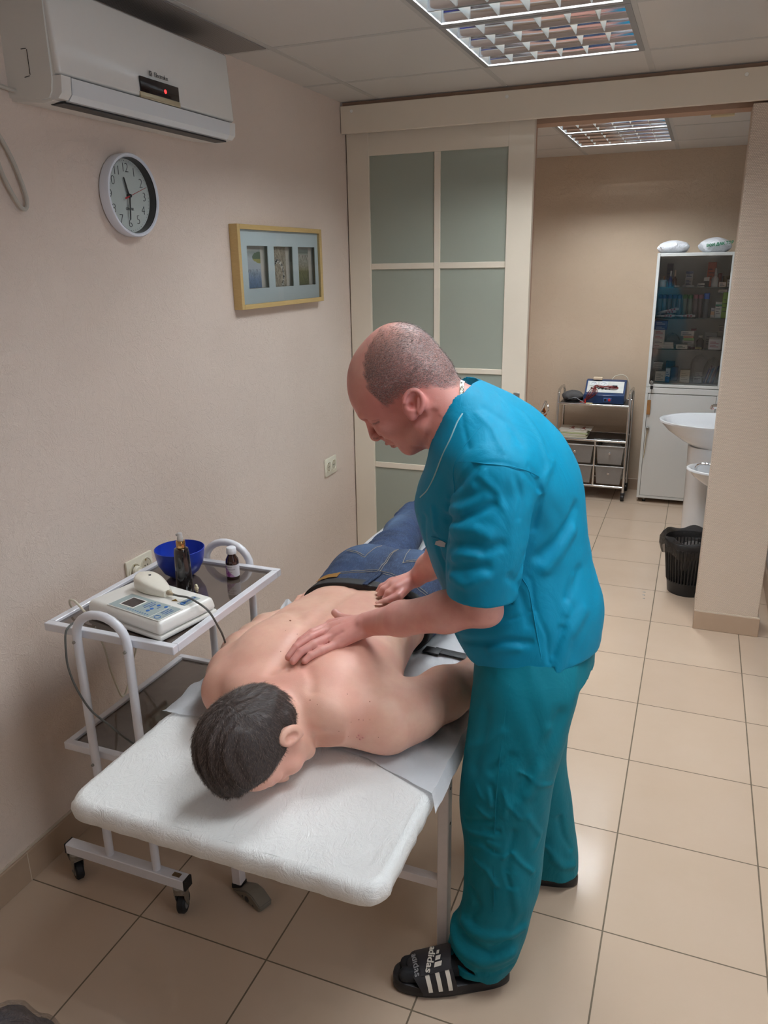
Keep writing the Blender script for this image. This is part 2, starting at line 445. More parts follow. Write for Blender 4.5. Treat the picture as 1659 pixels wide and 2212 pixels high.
# back room ceiling
HB = 2.385
bcells = [(1, 3), (1, 4)]
BX0, BY0 = 0.205, 1.47
bm = B()
xs2 = [0.0] + [BX0 + CELL * i for i in range(0, 4)] + [2.3]
ys2 = [2.17] + [BY0 + CELL * j + 0.0 for j in range(2, 5)] + [BY0 + CELL * 4 + 0.4634]
ys2 = [2.17, 2.70, 3.30, 3.90, 4.335]
for i, (xa, xb) in enumerate(zip(xs2, xs2[1:])):
    for j, (ya, yb) in enumerate(zip(ys2, ys2[1:])):
        if abs(xa - 0.805) < 0.02 and j in (1, 2): continue
        box(bm, (xa + 0.0012, ya + 0.0012, HB), (xb - 0.0012, yb - 0.0012, HB + 0.012))
struct('ceiling_back', bm, M_CEIL)
bm = B(); box(bm, (-0.12, 2.17, HB + 0.16), (2.3, 4.45, HB + 0.2)); struct('ceiling_slab_back', bm, M_BLACK)
bm = B(); box(bm, (2.25, 2.17, HB), (3.4, 2.9, HB + 0.05)); struct('ceiling_recess', bm, M_CEIL)
bm = B()
for x in xs2[1:-1]: box(bm, (x - 0.0115, 2.17, HB - 0.0012), (x + 0.0115, 4.335, HB + 0.004))
for y in ys2[1:-1]:
    for xa, xb in zip(xs2, xs2[1:]):
        box(bm, (xa + 0.0122, y - 0.0115, HB - 0.0012), (xb - 0.0122, y + 0.0115, HB + 0.004))
struct('ceiling_grid_back', bm, t_m)

# ------------------------------------------------------------------ louvred ceiling lamps (600 x 600, four tubes)
M_TUBE = NT('fluorescent_tube')
M_TUBE.b.inputs['Emission Color'].default_value = (0.90, 0.96, 1.0, 1); M_TUBE.b.inputs['Emission Strength'].default_value = TUBE_POWER
M_TUBE.base((0.9, 0.9, 0.9, 1)); M_TUBE = M_TUBE.m
M_LOUVRE = mat('mirror_louvre', rgb(225, 228, 232), 0.09, metal=1, noise=0.02)
M_FIN = mat('ribbed_louvre_fin', rgb(222, 226, 224), 0.34, metal=1, noise=0.02)
M_HOUSE = mat('lamp_housing_white', rgb(200, 202, 204), 0.5, noise=0)
M_LFRAME = mat('lamp_frame_grey', rgb(150, 150, 150), 0.5, noise=0)
def lamp(x, y, h, label):
    t = thing('ceiling_lamp', label, 'ceiling lamp', (x, y, h), 0, 'square louvred lamps in the ceiling')
    a = 0.2935
    bm = B()   # housing: open box above the ceiling
    box(bm, (-a, -a, 0.085), (a, a, 0.09))
    for s in (-1, 1):
        box(bm, (s * a - 0.002, -a, 0.0), (s * a + 0.002, a, 0.09)); box(bm, (-a, s * a - 0.002, 0.0), (a, s * a + 0.002, 0.09))
    obj('housing', bm, M_HOUSE, t)
    bm = B()
    for s in (-1, 1):
        box(bm, (s * 0.2850 - 0.0095, -0.2945, -0.003), (s * 0.2850 + 0.0095, 0.2945, 0.0025)); box(bm, (-0.2755, s * 0.2850 - 0.0095, -0.003), (0.2755, s * 0.2850 + 0.0095, 0.0025))
    obj('frame', bm, M_LFRAME, t)
    for k in range(4):
        yy = -0.21 + 0.14 * k
        bm = B(); cyl(bm, (-0.27, yy, 0.062), (0.27, yy, 0.062), 0.008, seg=8); obj('tube', bm, M_TUBE, t)
    for k in range(5):     # mirrored side reflectors between the tubes
        yy = -0.28 + 0.14 * k
        bm = B(); w0, w1 = (0.022, 0.003)
        lo = yy - (w0 if k else 0.0); hi = yy + (w0 if k < 4 else 0.0)
        n = 6; pts = []
        for i in range(n + 1):
            f = i / n; pts.append((lo + (yy - w1 - lo if k else 0) * (1 - (1 - f) ** 1.8), 0.036 * (1 - f)))
        for i in range(n, -1, -1):
            f = i / n; pts.append((hi + (yy + w1 - hi if k < 4 else 0) * (1 - (1 - f) ** 1.8) + (0.004 if k == 0 else 0), 0.036 * (1 - f)))
        pr = []
        for q in pts:
            if not pr or (abs(q[0] - pr[-1][0]) + abs(q[1] - pr[-1][1])) > 1e-5: pr.append(q)
        prism(bm, pr, -0.28, 0.28, 'x'); obj('reflector', bm, M_LOUVRE, t, smooth=30)
    for i in range(7):      # cross fins, wedge shaped
        xx = -0.2795 + 0.559 * i / 6
        bm = B()
        for k in range(4):
            ya = -0.28 + 0.14 * k + 0.004; yb = ya + 0.132
            prism(bm, [(xx - 0.0006, 0.003), (xx + 0.0006, 0.003), (xx + 0.008, 0.034), (xx - 0.008, 0.034)], ya, yb, 'y')
        obj('fin', bm, M_FIN, t, smooth=0)
    return t
L0 = lamp(GX0 + CELL * 1.5, GY0 - CELL * 0.5, H, 'square mirror-louvred ceiling lamp nearest the sliding door header')
def lamp_copy(x, y, h, label): return copy_tree(L0, (x, y, h), None, label)
for (i, j), lab in zip(lamp_cells[1:], ('square louvred ceiling lamp at the top edge of the picture, butted against another', 'square louvred ceiling lamp added out of frame to the right behind the therapist', 'louvred ceiling lamp added out of frame above the floor beside the head end of the massage table')):  # last two lamps are added out of frame for extra light
    lamp_copy(GX0 + CELL * (i + 0.5), GY0 + CELL * (j - 0.5), H, lab)
lamp_copy(0.805 + 0.3, 3.60, HB, 'louvred lamp in the back room ceiling, nearer to the tan back wall')
lamp_copy(0.805 + 0.3, 3.00, HB, 'louvred lamp in the back room ceiling, partly behind the door header')
bm = B(); cbox(bm, (1.66, 2.92, HB - 0.014), (0.11, 0.045, 0.022), bevel=0.004)
single('emergency_light', bm, mat('yellowed_plastic', rgb(226, 210, 170), 0.5), 'small yellowed plastic box on the back room ceiling', 'ceiling box')
# the added window fill stands out of frame on the right

# ------------------------------------------------------------------ sliding door
D0, D1, DY0, DY1, DZ1 = 0.006, 0.906, 2.004, 2.036, 2.30
door = bpy.data.objects.new('door_1', None); COL.objects.link(door); door.location = (0.456, 2.02, 0); door['kind'] = 'structure'
xs_ = [D0, 0.120, 0.442, 0.474, 0.790, D1]
zs_ = [(0.02, 0.145), (0.655, 0.684), (1.166, 1.192), (1.660, 1.688), (2.172, DZ1)]
bm = B()
box(bm, (D0, DY0, 0.02), (0.119, DY1, DZ1), 0.0015, 1); box(bm, (0.791, DY0, 0.02), (D1, DY1, DZ1), 0.0015, 1)
box(bm, (0.119, DY0 + 0.002, 2.174), (0.791, DY1 - 0.001, DZ1)); box(bm, (0.119, DY0 + 0.002, 0.02), (0.791, DY1 - 0.001, 0.145))
obj('door_frame', bm, M_CREAM, door, world=True)
M_MUNT = M_CREAM
bm = B(); box(bm, (0.444, DY0 + 0.004, 0.145), (0.474, DY1 - 0.004, 2.174), 0.002, 1)
for za, zb in zs_[1:4]: box(bm, (0.119, DY0 + 0.005, za), (0.791, DY1 - 0.005, zb), 0.002, 1)
obj('muntin', bm, M_MUNT, door, world=True)
fg = NT('frosted_glass'); fg.base(rgb(176, 182, 168)); fg.b.inputs['Roughness'].default_value = 0.28; fg.b.inputs['Transmission Weight'].default_value = 0.25
fg.b.inputs['Coat Weight'].default_value = 0.25; fg.b.inputs['Coat Roughness'].default_value = 0.3; fg.bump(fg.noise(fg.coord(), 400, 2), 0.1, 0.0005)
for (xa, xb) in ((0.119, 0.444), (0.474, 0.791)):
    for (za, zb) in ((0.145, 0.655), (0.684, 1.166), (1.192, 1.660), (1.688, 2.174)):
        bm = B(); box(bm, (xa, 2.016, za), (xb, 2.022, zb)); obj('pane', bm, fg.m, door, world=True, smooth=0)
bm = B(); cbox(bm, (0.867, DY0 - 0.002, 1.02), (0.03, 0.006, 0.13), bevel=0.0028, seg=3); obj('door_handle', bm, M_ZINC, door, world=True, label='steel recessed pull')
bm = B(); box(bm, (0.003, 1.975, 2.30), (1.85, 2.06, 2.33)); struct('trim_5', bm, M_ZINC)
# ================================================================== ON THE LEFT WALL
# ---- air conditioner
ac = thing('air_conditioner', 'white split air conditioner mounted high on the left wall, red standby light', 'air conditioner', (0.0, 0.36, 2.08))
Y0, Y1 = -0.038, 0.752
def acx(prof, y0, y1, **k): return prism(B(), prof, y0, y1, 'y', **k)
bm = acx([(0, 2.092), (0.10, 2.080), (0.128, 2.084), (0.140, 2.10), (0.146, 2.13), (0.147, 2.30), (0.13, 2.345), (0.09, 2.352), (0, 2.352)], Y0, Y1)
bmesh.ops.bevel(bm, geom=[e for e in bm.edges if abs(e.verts[0].co.y - e.verts[1].co.y) < 1e-5 and max(v.co.x for v in e.verts) > 0.01], offset=0.006, segments=2, affect='EDGES')
M_AC = mat('ac_plastic', rgb(226, 224, 218), 0.32, noise=0.01, coat=0.25); M_ACF = mat('ac_front_gloss', rgb(232, 231, 228), 0.18, noise=0.01, coat=0.6)
obj('housing', bm, M_AC, ac, world=True)
bm = B(); box(bm, (0.1452, Y0 + 0.004, 2.139), (0.1665, Y1 - 0.004, 2.340), 0.0075, 3)
for v in bm.verts:
    f = max(0, (v.co.z - 2.25) / 0.09); v.co.x -= 0.018 * f * f
    f2 = max(0, (2.2 - v.co.z) / 0.06); v.co.x -= 0.003 * f2 * f2
obj('front_panel', bm, M_ACF, ac, world=True)
bm = acx([(0.128, 2.0845), (0.150, 2.0865), (0.1625, 2.098), (0.1665, 2.136), (0.13, 2.137)], Y0 + 0.004, Y0 + 0.0365)
obj('end_cap', bm, M_ACF, ac, world=True)
obj('end_cap', acx([(0.128, 2.0845), (0.150, 2.0865), (0.1625, 2.098), (0.1665, 2.136), (0.13, 2.137)], Y1 - 0.037, Y1 - 0.004), M_ACF, ac, world=True)
bm = acx([(0.140, 2.0835), (0.152, 2.085), (0.1635, 2.098), (0.1672, 2.1345), (0.162, 2.1345)], Y0 + 0.0385, Y1 - 0.0385)
obj('flap', bm, mat('ac_flap', rgb(226, 230, 234), 0.2, noise=0.01, coat=0.4), ac, world=True)
bm = B(); box(bm, (0.100, Y0 + 0.03, 2.0792), (0.143, Y1 - 0.03, 2.0835)); obj('air_outlet', bm, M_BLACK, ac, world=True)
bm = B(); box(bm, (0.163, 0.268, 2.1515), (0.1685, 0.443, 2.190), 0.0018, 2); obj('display', bm, mat('display_black', rgb(32, 24, 26), 0.12, noise=0), ac, world=True)
bm = B(); box(bm, (0.162, 0.264, 2.136), (0.1695, 0.445, 2.1515), 0.002, 2); obj('display_trim', bm, mat('champagne_trim', rgb(206, 196, 168), 0.25, metal=0.5), ac, world=True)
bm = B(); cyl(bm, (0.1682, 0.377, 2.168), (0.1689, 0.377, 2.168), 0.0055, seg=14)
obj('standby_light', bm, mat('red_led', (0.9, 0.02, 0.02, 1), 0.4, emit=(1, 0.03, 0.03, 1), estr=2.0, noise=0), ac, world=True)
A_ = axes(0.1668, 0.366, 2.2035, (0, 1, 0), (0, 0, 1))
bm = B(); add_mesh(bm, text_mesh('Electrolux', 0.0165, A_, spacing=0.92, depth=0.001))
Lg = axes(0.1668, 0.3185, 2.2035, (0, 1, 0), (0, 0, 1))
for q in ([(-0.006, -0.0065), (-0.0035, -0.0065), (-0.0035, 0.0065), (-0.006, 0.0065)], [(-0.003, 0.0065), (-0.003, 0.0005), (0.005, 0.0065)], [(-0.003, -0.0065), (0.005, -0.0065), (-0.003, -0.0005)], [(0.0055, 0.005), (0.0055, -0.005), (-0.0005, 0)]):
    prism(bm, q, -0.0003, 0.0006, 'z', M=Lg)
obj('logo', bm, mat('logo_grey', rgb(92, 92, 92), 0.4), ac, world=True, smooth=0)
bm = B()
for a, b in (((0.058, 2.20), (0.074, 2.20)), ((0.076, 2.198), (0.076, 2.143)), ((0.074, 2.141), (0.058, 2.139))):
    tube(bm, [(a[0], Y0 - 0.0005, a[1]), (b[0], Y0 - 0.0005, b[1])], 0.0008, 6)
obj('knockout_seam', bm, M_BLACK, ac, world=True)
# ---- cable hanging beside it
bm = B()
tube(bm, [(0.012, -0.62, 1.99), (0.012, -0.40, 2.06), (0.012, -0.2, 2.112), (0.012, -0.09, 2.118), (0.020, -0.045, 2.113), (0.02, -0.03, 2.113)], 0.0052, 10, 8)
tube(bm, [(0.012, -0.58, 2.05), (0.012, -0.33, 2.07), (0.013, -0.18, 2.06), (0.012, -0.115, 2.02), (0.012, -0.072, 1.955), (0.012, -0.047, 1.885), (0.011, -0.043, 1.852), (0.011, -0.054, 1.838), (0.012, -0.075, 1.853), (0.013, -0.11, 1.915), (0.013, -0.13, 1.99), (0.012, -0.14, 2.05), (0.012, -0.16, 2.085)], 0.0052, 10, 8)
single('wall_cable', bm, mat('grey_cable', rgb(186, 180, 170), 0.45), 'light grey cable looping down the wall left of the air conditioner', 'cable')

# ---- clock
ck = thing('wall_clock', 'round white-rimmed wall clock with thin numerals and black hands', 'clock', (0.0, 0.362, 1.897))
A_ = axes(0, 0.362, 1.897, (0, 1, 0), (0, 0, 1))
M_RIM = mat('clock_rim', rgb(222, 226, 236), 0.25, coat=0.4, noise=0.01)
bm = lathe(B(), [(0.108, 0.001), (0.1175, 0.004), (0.1185, 0.030), (0.116, 0.0345), (0.110, 0.035), (0.1065, 0.031)], 72, A_); obj('rim', bm, M_RIM, ck, world=True)
bm = lathe(B(), [(0.1066, 0.032), (0.1040, 0.008)], 72, A_); obj('inner_ring', bm, mat('clock_inner_ring', rgb(38, 34, 34), 0.4), ck, world=True)
bm = lathe(B(), [(0, 0.008), (0.106, 0.008)], 72, A_); obj('face', bm, mat('clock_face', rgb(226, 230, 224), 0.6, noise=0.01), ck, world=True)
bm = B()
rr = 0.078
for n in range(1, 13):
    a = PI / 2 - n * PI / 6
    add_mesh(bm, text_mesh(str(n), 0.038, A_ @ T3(rr * math.cos(a), rr * math.sin(a), 0.0086), spacing=0.85, bold=-0.0009))
for n in range(60):
    a = n * PI / 30; r = 0.0013 if n % 5 == 0 else 0.0008
    lathe(bm, [(0, 0.0003), (r, 0.0003), (r, 0)], 8, A_ @ T3(0.0985 * math.cos(a), 0.0985 * math.sin(a), 0.0082))
obj('numerals', bm, mat('clock_ink', rgb(46, 46, 48), 0.6, noise=0), ck, world=True, smooth=0)
bm = B(); add_mesh(bm, text_mesh('CENTEK', 0.0098, A_ @ T3(0.004, -0.037, 0.0085), bold=0.0003)); obj('maker_name', bm, M_BLACK, ck, world=True, smooth=0)
def hand(deg, l0, l1, w0, w1, z, m, name):
    a = math.radians(90 - deg); Mh = A_ @ Matrix.Rotation(a, 4, 'Z') @ T3(0, 0, z)
    bm = B(); prism(bm, [(-l0, -w0), (l1, -w1), (l1 + w1, 0), (l1, w1), (-l0, w0)], 0, 0.0012, 'z', M=Mh); obj(name, bm, m, ck, world=True, smooth=0)
hand(343, 0.006, 0.052, 0.0034, 0.0022, 0.013, M_BLACK, 'hour_hand'); hand(186.5, 0.006, 0.067, 0.0032, 0.0019, 0.016, M_BLACK, 'minute_hand')
M_RED = mat('red_hand', rgb(196, 40, 46), 0.4)
hand(70, 0.0, 0.080, 0.0008, 0.0005, 0.019, M_RED, 'second_hand')
bm = B(); a = math.radians(20); prism(bm, [(-0.026, -0.0024), (0, -0.0018), (0, 0.0018), (-0.026, 0.0024)], 0, 0.0012, 'z', M=A_ @ Matrix.Rotation(a, 4, 'Z') @ T3(0, 0, 0.019)); obj('second_hand_tail', bm, M_RED, ck, world=True, smooth=0)
bm = lathe(B(), [(0, 0.021), (0.005, 0.021), (0.0055, 0.009)], 16, A_); obj('hub', bm, M_BLACK, ck, world=True)
bm = lathe(B(), [(0.1064, 0.0300), (0, 0.0302)], 48, A_); obj('glass', bm, glass_mat('clock_glass', (0.96, 0.97, 0.97, 1), 0.0, 0.99), ck, world=True)

# ---- framed triptych
pf = thing('picture_frame', 'light oak box frame with three small landscape pictures in a white mount', 'picture', (0.0, 1.278, 1.53))
wd = NT('oak_frame'); v = wd.coord(scale=(3, 1, 9)); wd.base(wd.mix(wd.noise(v, 9, 5, 0.6, 1.5), rgb(206, 178, 122), rgb(186, 154, 98))); wd.b.inputs['Roughness'].default_value = 0.4
y0, y1, z0, z1 = 0.924, 1.632, 1.529, 1.838
bm = B()
for a, b in (((0.001, y0, z0), (0.037, y0 + 0.019, z1)), ((0.001, y1 - 0.022, z0), (0.037, y1, z1)), ((0.001, y0 + 0.019, z0), (0.0368, y1 - 0.022, z0 + 0.018)), ((0.001, y0 + 0.019, z1 - 0.018), (0.0368, y1 - 0.022, z1))):
    box(bm, a, b, 0.0008, 1)
obj('frame', bm, wd.m, pf, world=True)
ops_ = [(1.003, 1.161), (1.211, 1.370), (1.420, 1.580)]
mz0, mz1 = 1.604, 1.762
bm = B(); ys_m = [y0 + 0.019, 1.003, 1.161, 1.211, 1.370, 1.420, 1.580, y1 - 0.022]
for i in range(0, 8, 2): box(bm, (0.022, ys_m[i], z0 + 0.018), (0.025, ys_m[i + 1], z1 - 0.018))
for (a, b) in ops_:
    box(bm, (0.022, a, z0 + 0.018), (0.025, b, mz0)); box(bm, (0.022, a, mz1), (0.025, b, z1 - 0.018))
obj('mount', bm, mat('white_mount', rgb(216, 228, 230), 0.7, noise=0.01), pf, world=True, smooth=0)
def pic_mat(i):
    t = NT('print_%d' % i); tc = t.node('ShaderNodeTexCoord'); sp = t.node('ShaderNodeSeparateXYZ'); t.link(tc.outputs['Generated'], sp.inputs[0])
    z = sp.outputs[2]; y = sp.outputs[1]; o = tc.outputs['Object']
    if i == 0:
        c = t.ramp(t.math('ADD', z, t.math('MULTIPLY', t.noise(o, 60, 4), 0.08)), [(0.0, rgb(92, 118, 156)), (0.25, rgb(120, 142, 176)), (0.5, rgb(176, 186, 196)), (0.75, rgb(192, 196, 198)), (0.9, rgb(150, 154, 150)), (1.0, rgb(188, 184, 178))])
        rd = t.noise(t.coord(scale=(1, 9, 1)), 60, 3)
        c = t.mix(t.math('MULTIPLY', t.math('GREATER_THAN', rd, 0.56), t.math('LESS_THAN', z, 0.45)), c, rgb(84, 98, 112))
        blob = t.math('SUBTRACT', t.math('ADD', t.math('POWER', t.math('MULTIPLY', t.math('SUBTRACT', y, 1.0), 1.6), 2.0), t.math('POWER', t.math('MULTIPLY', t.math('SUBTRACT', z, 0.74), 5.5), 2.0)), t.math('MULTIPLY', t.noise(o, 80, 3), 0.4))
        c = t.mix(t.math('LESS_THAN', blob, 0.35), c, rgb(92, 108, 84))
        c = t.mix(t.math('MULTIPLY', t.math('LESS_THAN', blob, 0.42), t.math('LESS_THAN', z, 0.70)), c, rgb(158, 150, 84))
    elif i == 1:
        rp = t.noise(t.coord(scale=(1, 5, 1.4)), 50, 4, 0.6, 1.0)
        c = t.mix(t.ramp(rp, [(0.42, 0.0), (0.55, 1.0)]), rgb(112, 100, 84), rgb(178, 166, 146))
        vv = t.node('ShaderNodeTexVoronoi'); t.link(o, vv.inputs['Vector']); vv.inputs['Scale'].default_value = 95
        dd = t.math('SUBTRACT', t.math('POWER', t.math('ADD', t.math('POWER', t.math('SUBTRACT', y, 0.45), 2.0), t.math('POWER', t.math('MULTIPLY', t.math('SUBTRACT', z, 0.28), 1.0), 2.0)), 0.5), 0.36)
        ring = t.math('MULTIPLY', t.math('LESS_THAN', t.math('ABSOLUTE', dd), 0.055), t.math('GREATER_THAN', t.math('SUBTRACT', t.math('ADD', y, z), 0.45), 0.0))
        st = t.mix(t.math('GREATER_THAN', vv.outputs[1], 0.45) if False else t.math('GREATER_THAN', t.noise(o, 130, 1), 0.5), rgb(44, 44, 46), rgb(208, 204, 194))
        c = t.mix(ring, c, st)
    else:
        g = t.noise(t.coord(scale=(1, 8, 1.2)), 60, 4, 0.65, 0.8)
        c0 = t.ramp(z, [(0, rgb(104, 106, 66)), (0.35, rgb(134, 132, 84)), (0.55, rgb(178, 172, 156)), (0.78, rgb(196, 190, 180)), (0.86, rgb(120, 128, 116)), (0.93, rgb(140, 146, 140)), (1.0, rgb(182, 178, 170))])
        c = t.mix(t.math('MULTIPLY', t.math('LESS_THAN', g, 0.46), t.math('LESS_THAN', z, 0.8)), c0, rgb(92, 84, 62))
    t.base(c); t.b.inputs['Roughness'].default_value = 0.5
    return t.m
for i, (a, b) in enumerate(ops_):
    bm = B(); box(bm, (0.003, a + 0.001, mz0 + 0.001), (0.0055, b - 0.028, mz1 - 0.001)); obj('print', bm, pic_mat(i), pf, world=True, smooth=0)
bm = B(); box(bm, (0.0012, y0 + 0.02, z0 + 0.019), (0.0028, y1 - 0.023, z1 - 0.019)); obj('backing', bm, mat('beige_backing', rgb(206, 198, 186), 0.7), pf, world=True, smooth=0)
bm = B(); quad(bm, (0.033, y0 + 0.019, z0 + 0.018), (0.033, y1 - 0.022, z0 + 0.018), (0.033, y1 - 0.022, z1 - 0.018), (0.033, y0 + 0.019, z1 - 0.018))
obj('glass', bm, glass_mat('picture_glass', (0.97, 0.98, 0.98, 1), 0.0, 0.995), pf, world=True)

# ---- double sockets
M_SOCK = mat('socket_ivory', rgb(226, 220, 202), 0.35); M_SOCKD = mat('socket_recess', rgb(196, 188, 168), 0.45); M_BRASS = mat('brass_contact', rgb(170, 150, 100), 0.3, metal=1)
def socket(y0, y1, z0, z1, label):
    yc, zc = (y0 + y1) / 2, (z0 + z1) / 2
    t = thing('wall_socket', label, 'socket', (0, yc, zc), 0, 'double sockets on the left wall')
    bm = B(); box(bm, (0.0, y0, z0), (0.009, y1, z1), 0.003, 2); obj('plate', bm, M_SOCK, t, world=True)
    for s in (-1, 1):
        A = axes(0.0085, yc + s * 0.029, zc, (0, 1, 0), (0, 0, 1))
        bm = lathe(B(), [(0.0275, -0.0005), (0.0275, 0.003), (0.0245, 0.003), (0.0225, 0.0008), (0.0, 0.0006)], 32, A); obj('outlet', bm, M_SOCK, t, world=True)
        bm = lathe(B(), [(0.0205, 0.0009), (0.0205, 0.0013), (0, 0.0013)], 28, A)
        obj('well', bm, M_SOCKD, t, world=True)
        bm = B()
        for q in (-0.0065, 0.0065): cyl(bm, A @ Vector((q, 0, 0.001)), A @ Vector((q, 0, 0.0018)), 0.0025, seg=10)
        obj('pin_hole', bm, M_BLACK, t, world=True)
        bm = B()
        for q in (-1, 1): box(bm, (0.0095, A.translation.y - 0.003, A.translation.z + q * 0.019 - 0.002), (0.0112, A.translation.y + 0.003, A.translation.z + q * 0.019 + 0.002))
        obj('earth_clip', bm, M_BRASS, t, world=True)
    return t
socket(1.636, 1.764, 0.683, 0.772, 'small double wall socket near the door, nothing plugged in')
socket(0.155, 0.285, 0.700, 0.782, 'double wall socket behind the trolley with a plug in its left outlet')
M_PLUG = mat('ivory_plug', rgb(228, 222, 204), 0.4)
pl = thing('power_cord', 'ivory power cord with plug running from the wall socket to the therapy unit', 'power cord', (0.012, 0.191, 0.741))
bm = B(); cyl(bm, (0.0135, 0.191, 0.741), (0.026, 0.191, 0.741), 0.0185, 0.0175, 24, 0.002); cyl(bm, (0.026, 0.191, 0.741), (0.058, 0.184, 0.736), 0.0095, 0.006, 16, 0.001); obj('plug', bm, M_PLUG, pl, world=True)
bm = B(); tube(bm, [(0.056, 0.185, 0.736), (0.075, 0.17, 0.70), (0.07, 0.13, 0.60), (0.055, 0.075, 0.47), (0.05, 0.04, 0.395), (0.048, 0.022, 0.378), (0.05, 0.005, 0.40), (0.06, -0.03, 0.50), (0.08, -0.07, 0.62), (0.105, -0.15, 0.745), (0.122, -0.205, 0.80), (0.137, -0.225, 0.832), (0.16, -0.232, 0.838), (0.19, -0.245, 0.832), (0.225, -0.262, 0.826), (0.25, -0.262, 0.826)], 0.0032, 8, 8)
obj('cord', bm, M_PLUG, pl, world=True)

# ================================================================== TROLLEY
tr = thing('instrument_trolley', 'white steel two-shelf trolley with smoked glass shelves beside the left wall', 'trolley', (0.345, -0.06, 0.0))
X0, X1, TY0, TY1 = 0.145, 0.548, -0.330, 0.208
def shelf(zt, nm, lab):
    bm = B(); h = 0.022; wv = 0.020
    for a, b in (((X0, TY0, zt - h), (X1, TY0 + wv, zt)), ((X0, TY1 - wv, zt - h), (X1, TY1, zt)), ((X0, TY0 + wv, zt - h), (X0 + wv, TY1 - wv, zt)), ((X1 - wv, TY0 + wv, zt - h), (X1, TY1 - wv, zt))):
        box(bm, a, b, 0.0015, 1)
    f = obj(nm, bm, M_WHITE_MET, tr, world=True)
    bm = B(); box(bm, (X0 + 0.017, TY0 + 0.017, zt - 0.013), (X1 - 0.017, TY1 - 0.017, zt - 0.008))
    sg = NT('smoked_glass'); sg.b.inputs['Roughness'].default_value = 0.07; sg.b.inputs['Coat Weight'].default_value = 0.6; sg.b.inputs['Coat Roughness'].default_value = 0.03
    sg.base(sg.mix(sg.noise(sg.coord(), 12, 5, 0.7, 1.0), rgb(74, 62, 56), rgb(92, 80, 72)))
    obj('glass_shelf', bm, sg.m, tr, world=True, smooth=0)
shelf(0.815, 'upper_frame', ''); shelf(0.455, 'lower_frame', '')
for y, s, ztop in ((-0.345, -1, 0.875), (0.222, 1, 0.872)):
    xa, xb = 0.266, 0.424
    if s == 1: xa, xb = 0.272, 0.432
    P = [(xa, y, 0.125), (xa, y, ztop - 0.075)]
    for k in range(1, 12):
        a = PI - PI * k / 12; P.append(((xa + xb) / 2 + (xb - xa) / 2 * math.cos(a), y, ztop - 0.068 + 0.068 * math.sin(a)))
    P += [(xb, y, ztop - 0.075), (xb, y, 0.125)]
    bm = tube(B(), P, 0.0115, 14); obj('handle_tube', bm, M_WHITE_MET, tr, world=True)
    bm = B(); box(bm, (0.118, y - 0.016, 0.098), (0.522, y + 0.016, 0.130), 0.002, 1); obj('foot_bar', bm, M_WHITE_MET, tr, world=True)
    for xe in (0.114, 0.518):
        bm = B(); box(bm, (xe, y - 0.0165, 0.0975), (xe + 0.008, y + 0.0165, 0.1305), 0.002, 1)
        obj('end_plug', bm, M_BLACK, tr, world=True)
    for xx in (xa, xb):
        for zz in (0.793, 0.43):
            bm = B(); cyl(bm, (xx, y - 0.0105 * 1, zz), (xx, y - 0.0165, zz), 0.0042, seg=10, bevel=0.001) if s == -1 else cyl(bm, (xx, y + 0.0105, zz), (xx, y + 0.0165, zz), 0.0042, seg=10, bevel=0.001)
            obj('bolt', bm, M_ZINC, tr, world=True)
    for xx, ang, brake in ((0.140, 2.6, True), (0.495, 1.9, False)):
        e = bpy.data.objects.new('castor', None); COL.objects.link(e); e.parent = tr; e.location = Vector((xx, y, 0)) - Vector(tr.location); e.empty_display_size = 0.02
        Mx = T3(xx, y, 0) @ Matrix.Rotation(ang, 4, 'Z')
        bm = B(); cyl(bm, (0.012, -0.011, 0.030), (0.012, 0.011, 0.030), 0.030, seg=28, bevel=0.004); bm.transform(Mx); obj('wheel', bm, M_RUBBER, e, world=True)
        bm = B(); cyl(bm, (0.012, -0.0115, 0.030), (0.012, 0.0115, 0.030), 0.018, seg=24, bevel=0.001); bm.transform(Mx); obj('wheel_hub', bm, mat('grey_wheel_hub', rgb(120, 118, 116), 0.4), e, world=True)
        bm = B(); cyl(bm, (0, 0, 0.076), (0, 0, 0.098), 0.019, seg=24, bevel=0.003)
        for sy in (-1, 1): prism(bm, [(-0.012, 0.078), (0.026, 0.076), (0.022, 0.045), (0.016, 0.022), (0.008, 0.022), (-0.008, 0.055)], sy * 0.0135 - 0.001, sy * 0.0135 + 0.001, 'y')
        box(bm, (-0.014, -0.0145, 0.074), (0.026, 0.0145, 0.078)); cyl(bm, (0.012, -0.0165, 0.03), (0.012, 0.0165, 0.03), 0.0045, seg=10)
        bm.transform(Mx); obj('fork', bm, M_ZINC, e, world=True)
        if brake:
            bm = B(); prism(bm, [(0.03, 0.062), (0.075, 0.052), (0.078, 0.048), (0.045, 0.045), (0.03, 0.050)], -0.013, 0.013, 'y'); bm.transform(Mx); obj('brake_lever', bm, M_BLACK, e, world=True)
bm = B(); box(bm, (0.478, -0.352, 0.1302), (0.502, -0.338, 0.1308)); obj('sticker', bm, mat('brown_sticker', rgb(120, 92, 60), 0.5, noise=0.5, nscale=400), tr, world=True)

